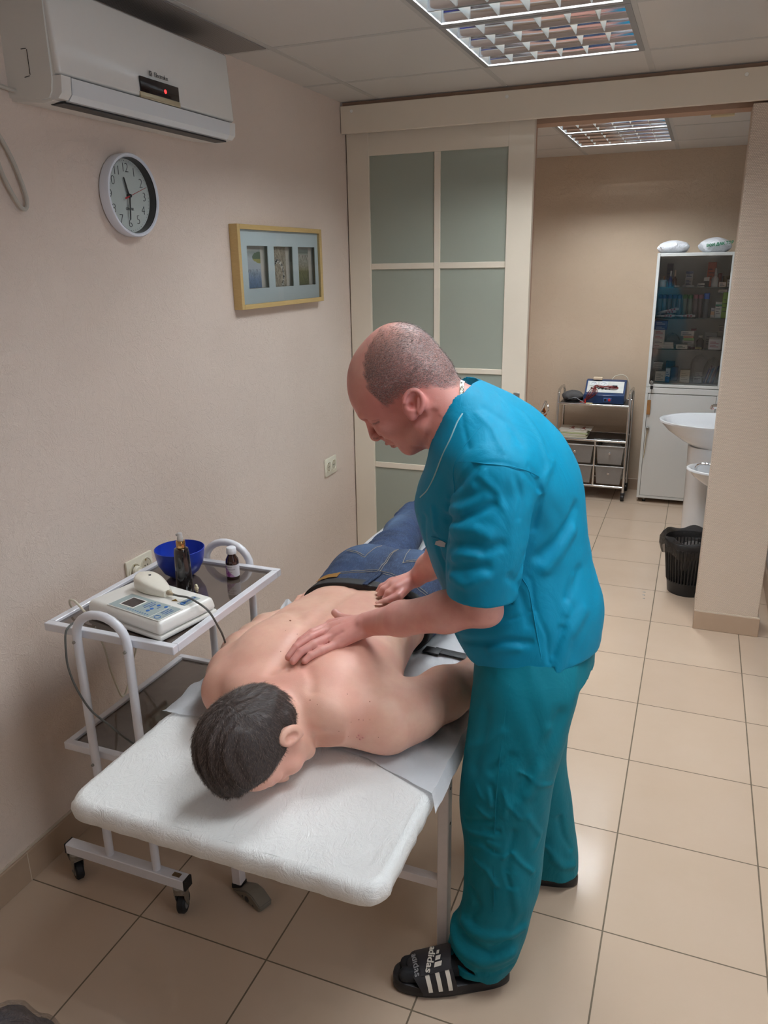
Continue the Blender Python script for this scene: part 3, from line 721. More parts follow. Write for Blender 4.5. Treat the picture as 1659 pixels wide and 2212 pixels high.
# ---- laser therapy unit on the trolley
LU = T3(0.378, -0.186, 0.8075) @ Matrix.Rotation(math.radians(-11.3), 4, 'Z')
lu = thing('laser_therapy_unit', 'white laser therapy console with grey control panel on the trolley', 'medical device', (0.378, -0.186, 0.8075))
M_DEV = mat('device_white', rgb(236, 234, 228), 0.3, noise=0.02, coat=0.2)
bm = B()
for v in ((-0.142, -0.098, 0.0), ):
    box(bm, (-0.142, -0.098, 0.003), (0.142, 0.098, 0.016), 0.005, 2)
box(bm, (-0.142, -0.098, 0.0165), (0.142, 0.098, 0.052), 0.012, 4)
for v in bm.verts:
    if v.co.z > 0.02:
        k = (v.co.z - 0.02) / 0.03
        v.co.x *= 1 - 0.045 * k; v.co.y *= 1 - 0.05 * k
for (a, b) in ((-0.12, -0.08), (0.12, -0.08), (-0.12, 0.08), (0.12, 0.08)): cyl(bm, (a, b, -0.0005), (a, b, 0.005), 0.008, seg=12)
bm.transform(LU); obj('body', bm, M_DEV, lu, world=True)
M_PAN = mat('grey_panel', rgb(158, 172, 172), 0.4, noise=0.02)
bm = B(); box(bm, (-0.066, -0.088, 0.0515), (0.128, -0.006, 0.0529), 0.0012, 1); bm.transform(LU); obj('panel_border', bm, M_DEV, lu, world=True)
bm = B(); box(bm, (-0.063, -0.085, 0.0522), (0.088, -0.009, 0.0534)); box(bm, (0.091, -0.085, 0.0522), (0.125, -0.009, 0.0534)); bm.transform(LU); obj('control_panel', bm, M_PAN, lu, world=True, smooth=0)
bm = B(); box(bm, (-0.040, -0.071, 0.0530), (0.014, -0.021, 0.0542), 0.001, 1); bm.transform(LU); obj('screen_bezel', bm, M_DEV, lu, world=True)
bm = B(); box(bm, (-0.036, -0.067, 0.0536), (0.010, -0.025, 0.0546)); bm.transform(LU); obj('screen', bm, mat('dark_screen', rgb(52, 44, 46), 0.25, noise=0), lu, world=True, smooth=0)
M_BLUE = mat('blue_print', rgb(30, 104, 184), 0.4, noise=0)
for (a, b) in ((0.058, -0.024), (0.058, -0.047), (0.058, -0.060), (0.082, -0.021)):
    bm = B(); cyl(bm, (a - 0.0, b, 0.0530), (a, b, 0.0543), 0.0052, seg=20, bevel=0.0005); bm.transform(LU); obj('button', bm, M_BLUE, lu, world=True)
Tm = LU @ Matrix(((0, -1, 0, 0), (1, 0, 0, 0), (0, 0, 1, 0.0537), (0, 0, 0, 1)))
def dtx(bm, txt, x, y, s, al='CENTER'): add_mesh(bm, text_mesh(txt, s, LU @ T3(x, y, 0.0537) @ Matrix.Rotation(PI / 2, 4, 'Z'), al, 0.0003))
bm = B()
for k, s_ in enumerate(('ЧАСТОТА', 'МОЩНОСТЬ', 'ВРЕМЯ')): dtx(bm, s_, 0.028 + 0.009 * k, -0.034, 0.0062)
for k in range(9): dtx(bm, '%d' % (5 * (k + 1)), 0.004 + 0.009 * k, -0.077, 0.0058)
dtx(bm, 'ПУСК', 0.070, -0.033, 0.0052); dtx(bm, 'АППАРАТ', 0.099, -0.040, 0.0058); dtx(bm, 'ЛАЗЕРНОЙ', 0.107, -0.040, 0.0058); dtx(bm, 'ТЕРАПИИ', 0.115, -0.040, 0.0058)
tube(bm, [tuple(LU @ Vector((0.108 + 0.009 * math.cos(t_ * PI / 10), -0.073 + 0.007 * math.sin(t_ * PI / 10), 0.0537))) for t_ in range(20)], 0.0008, 6, closed=True)
obj('panel_lettering', bm, M_BLUE, lu, world=True, smooth=0)
bm = B(); box(bm, (0.088, 0.010, 0.0517), (0.116, 0.066, 0.0527), 0.0008, 1); bm.transform(LU); obj('name_plate', bm, M_PAN, lu, world=True)
bm = B(); dtx(bm, 'МИЛТА', 0.102, 0.042, 0.0125); tube(bm, [tuple(LU @ Vector((0.102 + 0.0055 * math.cos(t_ * PI / 10), 0.0175 + 0.0055 * math.sin(t_ * PI / 10), 0.0532))) for t_ in range(20)], 0.0012, 6, closed=True)
obj('name_lettering', bm, M_BLUE, lu, world=True, smooth=0)
bm = B(); prism(bm, [(0.074, -0.002), (0.090, 0.006), (0.074, 0.014)], 0.0515, 0.0524, 'z', M=LU @ T3(-0.012, 0.016, 0)); obj('warning_triangle', bm, mat('warning_yellow', rgb(150, 116, 40), 0.4, noise=0.6, nscale=700), lu, world=True, smooth=0)
# ---- probe on top of the unit and its cable
pb = thing('laser_probe', 'off-white handheld laser probe with grey cable lying on the console', 'laser probe', (0.365, -0.140, 0.860))
PA = T3(0.362, -0.146, 0.8585) @ Matrix.Rotation(math.radians(-16), 4, 'Z')
bm = B()
n = 26; prof = []
for i in range(n + 1):
    f = i / n; x = -0.062 + 0.118 * f
    wv = 0.0335 * (1 - max(0, (0.22 - f) / 0.22) ** 2.4) ** 0.5 * (1 - 0.62 * max(0, (f - 0.42) / 0.58) ** 1.5)
    h = 0.0425 * (1 - 0.55 * max(0, (f - 0.30) / 0.70) ** 1.2)
    prof.append((x, max(wv, 0.006), h))
rings = []
for x, wv, h in prof:
    r = []
    for k in range(28):
        a = 2 * PI * k / 28; ca, sa = math.cos(a), math.sin(a)
        e = 0.42
        yy = wv * (abs(ca) ** e) * (1 if ca >= 0 else -1); zz = h / 2 + h / 2 * (abs(sa) ** (e + 0.15)) * (1 if sa >= 0 else -1)
        r.append(bm.verts.new((x, yy, zz)))
    rings.append(r)
for a, b in zip(rings, rings[1:]):
    for k in range(28): bm.faces.new((a[k], a[(k + 1) % 28], b[(k + 1) % 28], b[k]))
bm.faces.new(rings[0]); bm.faces.new(list(reversed(rings[-1]))); bmesh.ops.recalc_face_normals(bm, faces=bm.faces)
bm.transform(PA); obj('probe_body', bm, mat('probe_ivory', rgb(234, 228, 214), 0.28, coat=0.3, noise=0.02), pb, world=True, smooth=60)
bm = B(); cyl(bm, (-0.022, 0.004, 0.0405), (-0.022, 0.004, 0.0432), 0.0036, seg=16); bm.transform(PA); obj('indicator', bm, mat('grey_dot', rgb(70, 72, 80), 0.3), pb, world=True)
bm = B(); cyl(bm, (0.053, 0, 0.012), (0.070, 0, 0.012), 0.0068, 0.0055, 16, 0.001); cyl(bm, (0.070, 0, 0.012), (0.080, 0.0, 0.012), 0.0045, 0.0035, 12); bm.transform(PA); obj('connector', bm, mat('tan_connector', rgb(172, 156, 132), 0.5), pb, world=True)
M_CAB = mat('dark_grey_cable', rgb(92, 92, 88), 0.5)
bm = tube(B(), [tuple(PA @ Vector((0.078, 0, 0.012))), (0.455, -0.172, 0.8715), (0.49, -0.176, 0.873), (0.525, -0.185, 0.868), (0.552, -0.188, 0.856), (0.563, -0.182, 0.836), (0.566, -0.165, 0.80), (0.564, -0.145, 0.765), (0.558, -0.125, 0.72), (0.548, -0.11, 0.66), (0.53, -0.10, 0.58), (0.48, -0.12, 0.50), (0.44, -0.2, 0.458)], 0.0027, 8, 8)
obj('probe_cable', bm, M_CAB, pb, world=True)
bm = tube(B(), [(0.235, -0.30, 0.822), (0.232, -0.325, 0.822), (0.236, -0.350, 0.812), (0.240, -0.362, 0.77), (0.243, -0.366, 0.72), (0.262, -0.366, 0.66), (0.297, -0.364, 0.605), (0.338, -0.352, 0.565), (0.37, -0.33, 0.515), (0.395, -0.30, 0.475), (0.425, -0.27, 0.4545), (0.45, -0.24, 0.4535)], 0.0027, 8, 8)
single('loose_cable', bm, M_CAB, 'thin grey cable drooping in front of the trolley legs onto the lower shelf', 'cable')

# ---- bowl, bottles, shell
ZS = 0.8072
bm = lathe(B(), [(0, 0.004), (0.026, 0.002), (0.028, 0), (0.032, 0.002), (0.052, 0.018), (0.066, 0.044), (0.072, 0.076), (0.0735, 0.088), (0.0715, 0.089), (0.0695, 0.076), (0.063, 0.045), (0.049, 0.021), (0.03, 0.007), (0, 0.006)], 56, T3(0.283, 0.078, ZS))
single('bowl', bm, mat('cobalt_plastic', rgb(34, 60, 168), 0.3, noise=0.02), 'cobalt blue plastic bowl on the trolley behind the black bottle', 'bowl', smooth=60)
b1 = thing('spray_bottle', 'tall black bottle with gold collar and clear pump on the trolley', 'bottle', (0.358, -0.012, ZS))
bm = lathe(B(), [(0, 0), (0.021, 0), (0.0235, 0.003), (0.0228, 0.05), (0.0215, 0.118), (0.0195, 0.1275), (0.0125, 0.131), (0, 0.131)], 40); obj('body', bm, mat('black_gloss', rgb(24, 20, 22), 0.12, coat=0.5, noise=0), b1, smooth=50)
bm = lathe(B(), [(0.0125, 0.129), (0.0130, 0.130), (0.0130, 0.150), (0.0122, 0.1515), (0, 0.1515)], 32); obj('collar', bm, mat('gold_metal', rgb(198, 158, 104), 0.2, metal=1, noise=0.02), b1, smooth=50)
bm = lathe(B(), [(0.0085, 0.151), (0.0085, 0.160), (0.0072, 0.162), (0.0072, 0.172), (0.005, 0.1745), (0, 0.1745)], 24); box(bm, (-0.012, -0.0035, 0.164), (0.002, 0.0035, 0.171), 0.001, 1); obj('pump', bm, glass_mat('clear_plastic', (0.88, 0.86, 0.84, 1), 0.1, 0.55), b1, smooth=50)
b2 = thing('medicine_bottle', 'amber medicine bottle with white cap and purple label on the trolley', 'bottle', (0.440, 0.113, ZS), 0.2)
bm = lathe(B(), [(0, 0), (0.017, 0), (0.0195, 0.003), (0.0195, 0.052), (0.0185, 0.062), (0.0115, 0.074), (0.0105, 0.08), (0, 0.08)], 40); obj('body', bm, mat('amber_glass', rgb(46, 20, 14), 0.08, coat=0.6, noise=0), b2, smooth=50)
bm = lathe(B(), [(0.0145, 0.079), (0.0148, 0.080), (0.0142, 0.096), (0.0125, 0.098), (0, 0.098)], 36)
bmesh.ops.recalc_face_normals(bm, faces=bm.faces); obj('cap', bm, mat('ribbed_white_cap', rgb(234, 236, 242), 0.4), b2, smooth=50)
lb = NT('purple_label'); sp = lb.node('ShaderNodeSeparateXYZ'); lb.link(lb.node('ShaderNodeTexCoord').outputs['Object'], sp.inputs[0])
wv = lb.math('ADD', sp.outputs[0], lb.math('MULTIPLY', sp.outputs[2], 0.9))
cc = lb.mix(lb.math('GREATER_THAN', lb.noise(lb.coord(scale=(1, 1, 1)), 60, 2), 0.5), rgb(152, 84, 156), rgb(190, 150, 196))
lb.base(lb.mix(lb.math('GREATER_THAN', wv, 0.022), cc, rgb(222, 220, 226))); lb.b.inputs['Roughness'].default_value = 0.4
bm = B(); vs = []
for i in range(25):
    a = math.radians(-165 + 190 * i / 24); vs.append((bm.verts.new((0.0198 * math.cos(a), 0.0198 * math.sin(a), 0.010)), bm.verts.new((0.0198 * math.cos(a), 0.0198 * math.sin(a), 0.047))))
for a, b in zip(vs, vs[1:]): bm.faces.new((a[0], b[0], b[1], a[1]))
lbo = obj('label', bm, lb.m, b2, smooth=60)
bm = B()
for k, (s_, sz) in enumerate((('ФАРМЛЕНД', 0.0042), ('ЗУБНОЙ ЛОСЬОН', 0.0050), ('раствор 100 мл', 0.0034))):
    me = text_mesh(s_, sz, Matrix.Identity(4), depth=0.0002)
    for v in me.vertices:
        a = -PI / 2 - 0.35 + v.co.x / 0.0200; me.vertices[v.index].co = (0.02 * math.cos(a), 0.02 * math.sin(a), 0.041 - k * 0.0075 + v.co.y)
    add_mesh(bm, me)
obj('label_text', bm, mat('dark_purple_ink', rgb(58, 34, 66), 0.5, noise=0), lbo, smooth=0)
bm = B()
for k in range(12):
    a = k * PI / 6; c = Vector((0.397, -0.012, ZS + 0.012)); d = Vector((math.cos(a) * 0.6, -math.cos(a) * 0.35, math.sin(a)))
    cyl(bm, c, c + d * 0.012, 0.0022, 0.0030, 8, 0.0008)
cyl(bm, (0.393, -0.009, ZS + 0.0125), (0.402, -0.0145, ZS + 0.0115), 0.006, 0.005, 14, 0.0015)
single('flower_ornament', bm, mat('ivory_petals', rgb(232, 220, 190), 0.55), 'tiny cream flower-shaped trinket at the foot of the black bottle', 'trinket')

# ================================================================== MASSAGE TABLE
TZ = 0.610
tb = thing('massage_table', 'white padded massage table on a white steel frame', 'massage table', (0.87, 0.6, 0.0))
def wrinkle(name, col, s, bs=0.5, sc=18):
    t = NT(name); v = t.coord(scale=(1, 0.6, 1)); n = t.noise(v, sc, 5, 0.6, 2.5); n2 = t.noise(v, sc * 3.2, 4, 0.6, 1.5)
    t.base(t.mix(t.noise(t.coord(), 4, 2), col, tuple(c * 0.97 for c in col[:3]) + (1,))); t.b.inputs['Roughness'].default_value = s
    t.bump(t.math('ADD', t.ramp(n, [(0.38, 0.0), (0.5, 1.0), (0.62, 0.2)]), t.math('MULTIPLY', t.ramp(n2, [(0.4, 0.0), (0.5, 1.0), (0.6, 0.3)]), 0.4)), bs, 0.0022)
    return t.m
M_PAD = wrinkle('white_vinyl_cover', rgb(238, 238, 236), 0.42, 0.38)
def cushion(name, x0, x1, y0, y1, z0, z1, nx, ny, edge, parent, m, amp=0.0012, corner=0.03, seed=0):
    """soft slab with rounded corners and rolled edges"""
    rnd = np.random.RandomState(seed)
    bm = B(); R_ = corner
    def outline(off, z):
        r = max(R_ - off, 0.004); pts = []
        for cx, cy_, a0 in ((x1 - R_, y1 - R_, 0), (x0 + R_, y1 - R_, 90), (x0 + R_, y0 + R_, 180), (x1 - R_, y0 + R_, 270)):
            for k in range(7):
                a = math.radians(a0 + 15 * k); pts.append((cx + r * math.cos(a), cy_ + r * math.sin(a)))
        # subdivide straight runs
        out = []
        for (ax, ay), (bx, by) in zip(pts, pts[1:] + pts[:1]):
            L = math.hypot(bx - ax, by - ay); n = max(1, int(L / 0.02))
            for i in range(n): out.append((ax + (bx - ax) * i / n, ay + (by - ay) * i / n, z))
        return out
    levels = []
    h = z1 - z0
    N0 = None
    for k, (off, fz) in enumerate(((0.012, 0.0), (0.002, 0.12), (0.0, 0.45), (0.002, 0.75), (0.008, 0.93), (0.018, 1.0))):
        # use the same count: scale outline towards the centre
        pts = outline(0, z0 + h * fz)
        cx, cy_ = (x0 + x1) / 2, (y0 + y1) / 2; sx = 1 - off / ((x1 - x0) / 2); sy = 1 - off / ((y1 - y0) / 2)
        levels.append([(cx + (p[0] - cx) * sx, cy_ + (p[1] - cy_) * sy, p[2]) for p in pts])
    V = [[bm.verts.new(p) for p in L] for L in levels]
    n = len(V[0])
    for a, b in zip(V, V[1:]):
        for i in range(n): bm.faces.new((a[i], a[(i + 1) % n], b[(i + 1) % n], b[i]))
    bm.faces.new(list(reversed(V[0])))
    f = bm.faces.new(V[-1])
    bmesh.ops.inset_region(bm, faces=[f], thickness=0.02)
    for v in bm.verts:
        p = v.co; q = math.sin(p.x * 61 + seed) * math.sin(p.y * 47 + 1.3 * seed) + 0.6 * math.sin(p.x * 133 + p.y * 97) + 0.5 * math.sin(p.y * 171 - p.x * 60)
        side = 1 if p.z > z0 + h * 0.9 else 1.6
        d = amp * q * side
        v.co.z += d * 0.6
        if p.z < z0 + h * 0.9:
            if min(abs(p.x - x0), abs(p.x - x1)) < 0.02: v.co.x += d * (1 if p.x > (x0 + x1) / 2 else -1)
            if min(abs(p.y - y0), abs(p.y - y1)) < 0.02: v.co.y += d * (1 if p.y > (y0 + y1) / 2 else -1)
    return obj(name, bm, m, parent, world=True, smooth=60)
hr = cushion('headrest_pad', 0.487, 1.222, -0.672, -0.268, 0.560, TZ, 1, 1, 0.02, tb, M_PAD, 0.0016, 0.045, 1)
cushion('main_pad', 0.487, 1.222, -0.262, 1.62, 0.560, TZ, 1, 1, 0.02, tb, M_PAD, 0.0010, 0.03, 2)
M_LEG = mat('white_leg_paint', rgb(222, 214, 214), 0.35, coat=0.2)
bm = B()
for a, b in (((0.575, -0.252, 0.53), (1.212, -0.222, 0.56)), ((0.575, 1.55, 0.53), (1.212, 1.58, 0.56)), ((0.575, -0.222, 0.53), (0.600, 1.55, 0.56)), ((1.187, -0.222, 0.53), (1.212, 1.55, 0.56))): box(bm, a, b, 0.001, 1)
obj('top_frame', bm, M_LEG, tb, world=True)
for (x, y) in ((1.199, -0.207), (0.590, -0.207), (1.199, 1.53), (0.590, 1.53)):
    bm = B(); box(bm, (x - 0.014, y - 0.0145, 0.018 if x < 0.9 else 0.004), (x + 0.014, y + 0.0145, 0.53), 0.002, 1)
    l = obj('leg', bm, M_LEG, tb, world=True)
    bm = B()
    for z in (0.40, 0.54 - 0.04): cyl(bm, (x + 0.0135, y, z), (x + 0.0148, y, z), 0.004, seg=10)
    obj('bolt', bm, M_BLACK, l, world=True)
    if x < 0.9:
        bm = B(); box(bm, (x - 0.016, y - 0.0165, 0.004), (x + 0.016, y + 0.0165, 0.022), 0.003, 2); obj('rubber_foot', bm, M_BLACK, l, world=True)
for y in (-0.207, 1.53):
    bm = B(); box(bm, (0.604, y - 0.0125, 0.205), (1.185, y + 0.0125, 0.230), 0.001, 1); obj('stretcher', bm, M_LEG, tb, world=True)
bm = B(); box(bm, (1.1992, -0.19, 0.205), (1.2008, 1.515, 0.229)) if False else box(bm, (0.578, -0.190, 0.205), (0.602, 1.515, 0.230), 0.001, 1); obj('stretcher', bm, M_LEG, tb, world=True)
bm = B(); box(bm, (0.60, -0.60, 0.536), (0.625, -0.25, 0.561), 0.001, 1); box(bm, (1.09, -0.60, 0.536), (1.115, -0.25, 0.561), 0.001, 1); obj('headrest_arm', bm, M_LEG, tb, world=True)
# grey plastic wedge under the left leg
bm = B(); prism(bm, [(-0.062, 0.0), (0.062, 0.0), (0.066, 0.018), (0.030, 0.036), (0.0, 0.0355), (-0.040, 0.014), (-0.060, 0.006)], -0.022, 0.022, 'y')
bmesh.ops.bevel(bm, geom=list(bm.edges), offset=0.003, segments=2, affect='EDGES')
cyl(bm, (0.008, -0.0228, 0.013), (0.008, 0.0228, 0.013), 0.009, seg=16, mi=1); cyl(bm, (-0.012, -0.0226, 0.012), (-0.012, 0.0226, 0.012), 0.003, seg=10, mi=1); cyl(bm, (0.035, -0.0226, 0.008), (0.035, 0.0226, 0.008), 0.003, seg=10, mi=1)
o = single('plastic_wedge', bm, [mat('grey_wedge_plastic', rgb(124, 116, 104), 0.55), M_BLACK], 'grey plastic door wedge on the floor touching the left table leg', 'wedge')
o.location = (0.642, -0.228, 0.001); o.rotation_euler = (0, 0, math.radians(-22))
# disposable sheet lying on the main pad
def sheet():
    bm = B(); nx, ny = 70, 130
    rows = []
    for j in range(ny + 1):
        v = j / ny; y = -0.292 + 1.72 * v
        r = []
        for i in range(nx + 1):
            u = i / nx
            x = 0.482 + 0.776 * u
            yy = y + (1 - v) ** 3 * (0.055 * math.sin(u * 2.3 + 0.7) - 0.06 + (0.03 if u > 0.9 else 0) * 0 - 0.055 * max(0, (u - 0.72) / 0.28)) + 0.0
            z = TZ + 0.0035 + 0.0016 * (1 + math.sin(u * 23 + 5 * v) * math.sin(v * 31 + u * 9)) + 0.0012 * math.sin(u * 61 + v * 33)
            e = max(0, x - 1.226) ; z -= min(e, 0.035) * 1.05; 
            if e > 0: x = 1.226 + e * 0.35; z -= 0.004 * abs(math.sin(v * 24))
            e = max(0, 0.484 - x); z -= e * 1.1
            if x < 0.62 and yy < -0.14: z += 0.010 * max(0, math.sin(yy * 42 + x * 20)) * (0.62 - x) / 0.14
            if x > 1.05 and yy < -0.1: z += 0.006 * max(0, math.sin(yy * 60 + x * 35)) 
            if yy < -0.262: z += 0.001 - 0.03 * max(0, -0.300 - yy) 
            z = max(z, TZ + 0.0028) if 0.487 < x < 1.222 else z
            r.append(bm.verts.new((x, yy, z)))
        rows.append(r)
    for a, b in zip(rows, rows[1:]):
        for i in range(nx): bm.faces.new((a[i], a[i + 1], b[i + 1], b[i]))
    bmesh.ops.solidify(bm, geom=list(bm.faces), thickness=0.0008)
    return bm
t = NT('nonwoven_sheet'); v = t.coord(scale=(1, 0.5, 1)); n = t.noise(v, 22, 5, 0.65, 2.5)
t.base(rgb(248, 249, 252)); t.b.inputs['Roughness'].default_value = 0.7; t.b.inputs['Alpha'].default_value = 1.0
t.bump(t.math('ADD', t.noise(t.coord(scale=(1, 0.4, 1)), 16, 3, 0.5, 0.4), t.math('MULTIPLY', t.noise(v, 45, 3, 0.5, 0.3), 0.35)), 0.5, 0.010)
single('disposable_sheet', sheet(), t.m, 'thin white non-woven disposable sheet spread under the lying man', 'sheet', smooth=60)
bm = B(); rows = []
for j in range(9):
    r = []
    for i in range(9):
        u, v = i / 8, j / 8
        r.append(bm.verts.new((0.502 + 0.035 * u, 0.255 + 0.05 * v, 0.638 + 0.030 * v * (1 - 0.3 * u) + 0.004 * math.sin(9 * u + 5 * v))))
    rows.append(r)
for a, b in zip(rows, rows[1:]):
    for i in range(8): bm.faces.new((a[i], a[i + 1], b[i + 1], b[i]))
for x, y in ((0.5, 0.25),): pass
bmesh.ops.solidify(bm, geom=list(bm.faces), thickness=0.0006)
single('paper_tissue', bm, t.m, 'crumpled white tissue standing beside the lying man\'s right hand', 'tissue', smooth=60)

# black bag in the lower left corner
def bag():
    bm = B(); r0 = random.Random(3)
    rings = []
    for j in range(15):
        f = j / 14; z = 0.002 + 0.27 * f
        rr = 0.140 + 0.010 * math.sin(f * 6); rr *= (1 - 0.85 * max(0, (f - 0.66) / 0.34) ** 1.6)
        r = []
        for i in range(56):
            a = 2 * PI * i / 56
            q = 1 + 0.05 * math.sin(5 * a + 4 * f) + 0.035 * math.sin(11 * a - 7 * f) + 0.02 * math.sin(23 * a + 17 * f)
            r.append(bm.verts.new((rr * q * math.cos(a), rr * q * math.sin(a), z + 0.008 * math.sin(7 * a + 3 * f) * f)))
        rings.append(r)
    for a, b in zip(rings, rings[1:]):
        for i in range(56): bm.faces.new((a[i], a[(i + 1) % 56], b[(i + 1) % 56], b[i]))
    bm.faces.new(rings[-1]); bm.faces.new(list(reversed(rings[0])))
    return bm
t = NT('dark_padded_fabric'); t.base(t.mix(t.noise(t.coord(), 30, 4), rgb(30, 28, 38), rgb(52, 50, 62))); t.b.inputs['Roughness'].default_value = 0.7
t.bump(t.noise(t.coord(), 45, 4), 0.6, 0.004)
single('dark_bag', bag(), t.m, 'dark bundled bag covered in clear film at the lower left corner', 'bag', smooth=60, loc=(0.475, -0.955, 0.0))
t = NT('clear_film'); tr_ = t.node('ShaderNodeBsdfTransparent'); gl = t.node('ShaderNodeBsdfGlossy'); gl.inputs['Roughness'].default_value = 0.12; gl.inputs['Color'].default_value = (0.9, 0.92, 0.95, 1)
lw = t.node('ShaderNodeLayerWeight'); lw.inputs[0].default_value = 0.35
nn = t.noise(t.coord(), 26, 4, 0.6, 2.0); bmp = t.node('ShaderNodeBump'); t.link(nn, bmp.inputs['Height']); bmp.inputs['Strength'].default_value = 1.0; bmp.inputs['Distance'].default_value = 0.01
t.link(bmp.outputs[0], gl.inputs['Normal']); t.link(bmp.outputs[0], lw.inputs['Normal'])
mx = t.node('ShaderNodeMixShader'); t.link(t.math('MULTIPLY_ADD', lw.outputs[1], 0.5, 0.08), mx.inputs[0]); t.link(tr_.outputs[0], mx.inputs[1]); t.link(gl.outputs[0], mx.inputs[2]); t.link(mx.outputs[0], t.out.inputs[0])
M_FILM = t.m
bm = bag(); bm.transform(Matrix.Diagonal((1.04, 1.04, 1.04, 1))); obj('film_wrap', bm, M_FILM, bpy.data.objects['dark_bag'], smooth=60, label='crinkled clear plastic film')
# ================================================================== BACK ROOM
# ---- medicine cabinet
mc = thing('medicine_cabinet', 'tall white metal medicine cabinet with glass upper door in the back room', 'cabinet', (1.60, 4.15, 0.0))
CX0, CX1, CY0, CY1, CZ0, CZ1 = 1.350, 1.830, 4.002, 4.325, 0.035, 1.722
M_CAB = mat('cabinet_white', rgb(222, 224, 222), 0.35, noise=0.01); M_CABI = mat('cabinet_inside_white', rgb(206, 208, 210), 0.5, noise=0.01)
bm = B(); th = 0.012
for a, b in (((CX0, CY0 + 0.018, CZ0), (CX0 + th, CY1, CZ1)), ((CX1 - th, CY0 + 0.018, CZ0), (CX1, CY1, CZ1)), ((CX0 + th, CY0 + 0.018, CZ1 - th), (CX1 - th, CY1, CZ1)), ((CX0 + th, CY0 + 0.018, CZ0), (CX1 - th, CY1, CZ0 + th)), ((CX0 + th, CY1 - 0.006, CZ0 + th), (CX1 - th, CY1, CZ1 - th)), ((CX0 + th, CY0 + 0.018, 0.845), (CX1 - th, CY1 - 0.006, 0.866))): box(bm, a, b)
obj('body', bm, M_CAB, mc, world=True, smooth=0)
bm = B(); fx0, fx1 = CX0 + 0.002, CX1 - 0.002
for a, b in (((fx0, CY0, 0.838), (fx0 + 0.018, CY0 + 0.016, CZ1 - 0.002)), ((fx1 - 0.018, CY0, 0.838), (fx1, CY0 + 0.016, CZ1 - 0.002)), ((fx0 + 0.018, CY0, CZ1 - 0.022), (fx1 - 0.018, CY0 + 0.016, CZ1 - 0.002)), ((fx0 + 0.018, CY0, 0.838), (fx1 - 0.018, CY0 + 0.016, 0.858))): box(bm, a, b, 0.0015, 1)
ud = obj('upper_door', bm, M_CAB, mc, world=True)
bm = B(); box(bm, (fx0 + 0.017, CY0 + 0.006, 0.857), (fx1 - 0.017, CY0 + 0.010, CZ1 - 0.021)); obj('door_glass', bm, glass_mat('cabinet_door_glass', (0.97, 0.98, 0.98, 1), 0.01, 0.995), ud, world=True, smooth=0)
bm = B(); box(bm, (CX0, CY0, 0.795), (CX1, CY0 + 0.017, 0.834), 0.001, 1); obj('rail', bm, M_CAB, mc, world=True)
bm = B(); box(bm, (CX0, CY0, CZ0), (CX0 + 0.018, CY0 + 0.017, 0.793)); box(bm, (CX1 - 0.018, CY0, CZ0), (CX1, CY0 + 0.017, 0.793)); box(bm, (CX0 + 0.018, CY0, CZ0), (CX1 - 0.018, CY0 + 0.017, 0.052)); obj('frame', bm, M_CAB, mc, world=True, smooth=0)
bm = B(); box(bm, (CX0 + 0.0205, CY0 + 0.001, 0.0545), (CX1 - 0.0205, CY0 + 0.016, 0.790), 0.001, 1); ld = obj('lower_door', bm, M_CAB, mc, world=True)
for (zz, p) in ((0.872, ud), (0.545, ld)):
    bm = B(); cyl(bm, (CX0 + 0.035, CY0 + 0.001, zz), (CX0 + 0.035, CY0 - 0.014, zz), 0.0125, 0.011, 20, 0.002); cyl(bm, (CX0 + 0.035, CY0 - 0.014, zz), (CX0 + 0.035, CY0 - 0.022, zz), 0.005, seg=10); obj('lock', bm, M_CHROME if zz > 0.8 else M_ZINC, p, world=True)
bm = B(); box(bm, (CX0 + 0.031, CY0 - 0.028, 0.825), (CX0 + 0.048, CY0 - 0.020, 0.852), 0.002, 1); tube(bm, [(CX0 + 0.040, CY0 - 0.020, 0.83), (CX0 + 0.038, CY0 - 0.015, 0.79), (CX0 + 0.034, CY0 - 0.010, 0.745)], 0.0012, 6, 4)
k = single('key', bm, M_BLACK, 'black key hanging in the upper lock of the white cabinet', 'key')
bm = B(); box(bm, (CX0 + 0.018, CY0 - 0.009, 0.645), (CX0 + 0.042, CY0 - 0.006, 0.748), 0.001, 1, M=None)
single('key_tag', bm, mat('wooden_tag', rgb(168, 118, 66), 0.5, noise=0.2, nscale=30), 'brown wooden key tag hanging below the cabinet\'s upper lock', 'key tag')
bm = tube(B(), [(CX0 + 0.035, CY0 - 0.018, 0.545), (CX0 + 0.030, CY0 - 0.010, 0.50), (CX0 + 0.027, CY0 - 0.006, 0.42), (CX0 + 0.026, CY0 - 0.006, 0.34)], 0.0016, 6, 6); tube(bm, [(CX0 + 0.040, CY0 - 0.018, 0.535), (CX0 + 0.034, CY0 - 0.010, 0.48), (CX0 + 0.030, CY0 - 0.006, 0.40), (CX0 + 0.024, CY0 - 0.006, 0.33)], 0.0016, 6, 6)
single('key_string', bm, mat('tan_string', rgb(170, 148, 104), 0.8), 'tan string hanging from the lower cabinet lock', 'string')
for x in (CX0 + 0.05, CX1 - 0.05):
    for y in (CY0 + 0.04, CY1 - 0.04):
        bm = B(); cyl(bm, (x, y, 0.012), (x, y, CZ0), 0.009, seg=14); cyl(bm, (x, y, 0.0), (x, y, 0.012), 0.013, seg=14, mi=1); obj('foot', bm, [M_ZINC, M_BLACK], mc, world=True)
SH = [0.866, 1.098, 1.303, 1.503]
gs = glass_mat('green_shelf_glass', (0.86, 0.95, 0.93, 1), 0.02, 0.95)
for z in SH[1:]:
    bm = B(); box(bm, (CX0 + 0.013, CY0 + 0.03, z - 0.006), (CX1 - 0.013, CY1 - 0.008, z)); obj('glass_shelf', bm, gs, mc, world=True, smooth=0)
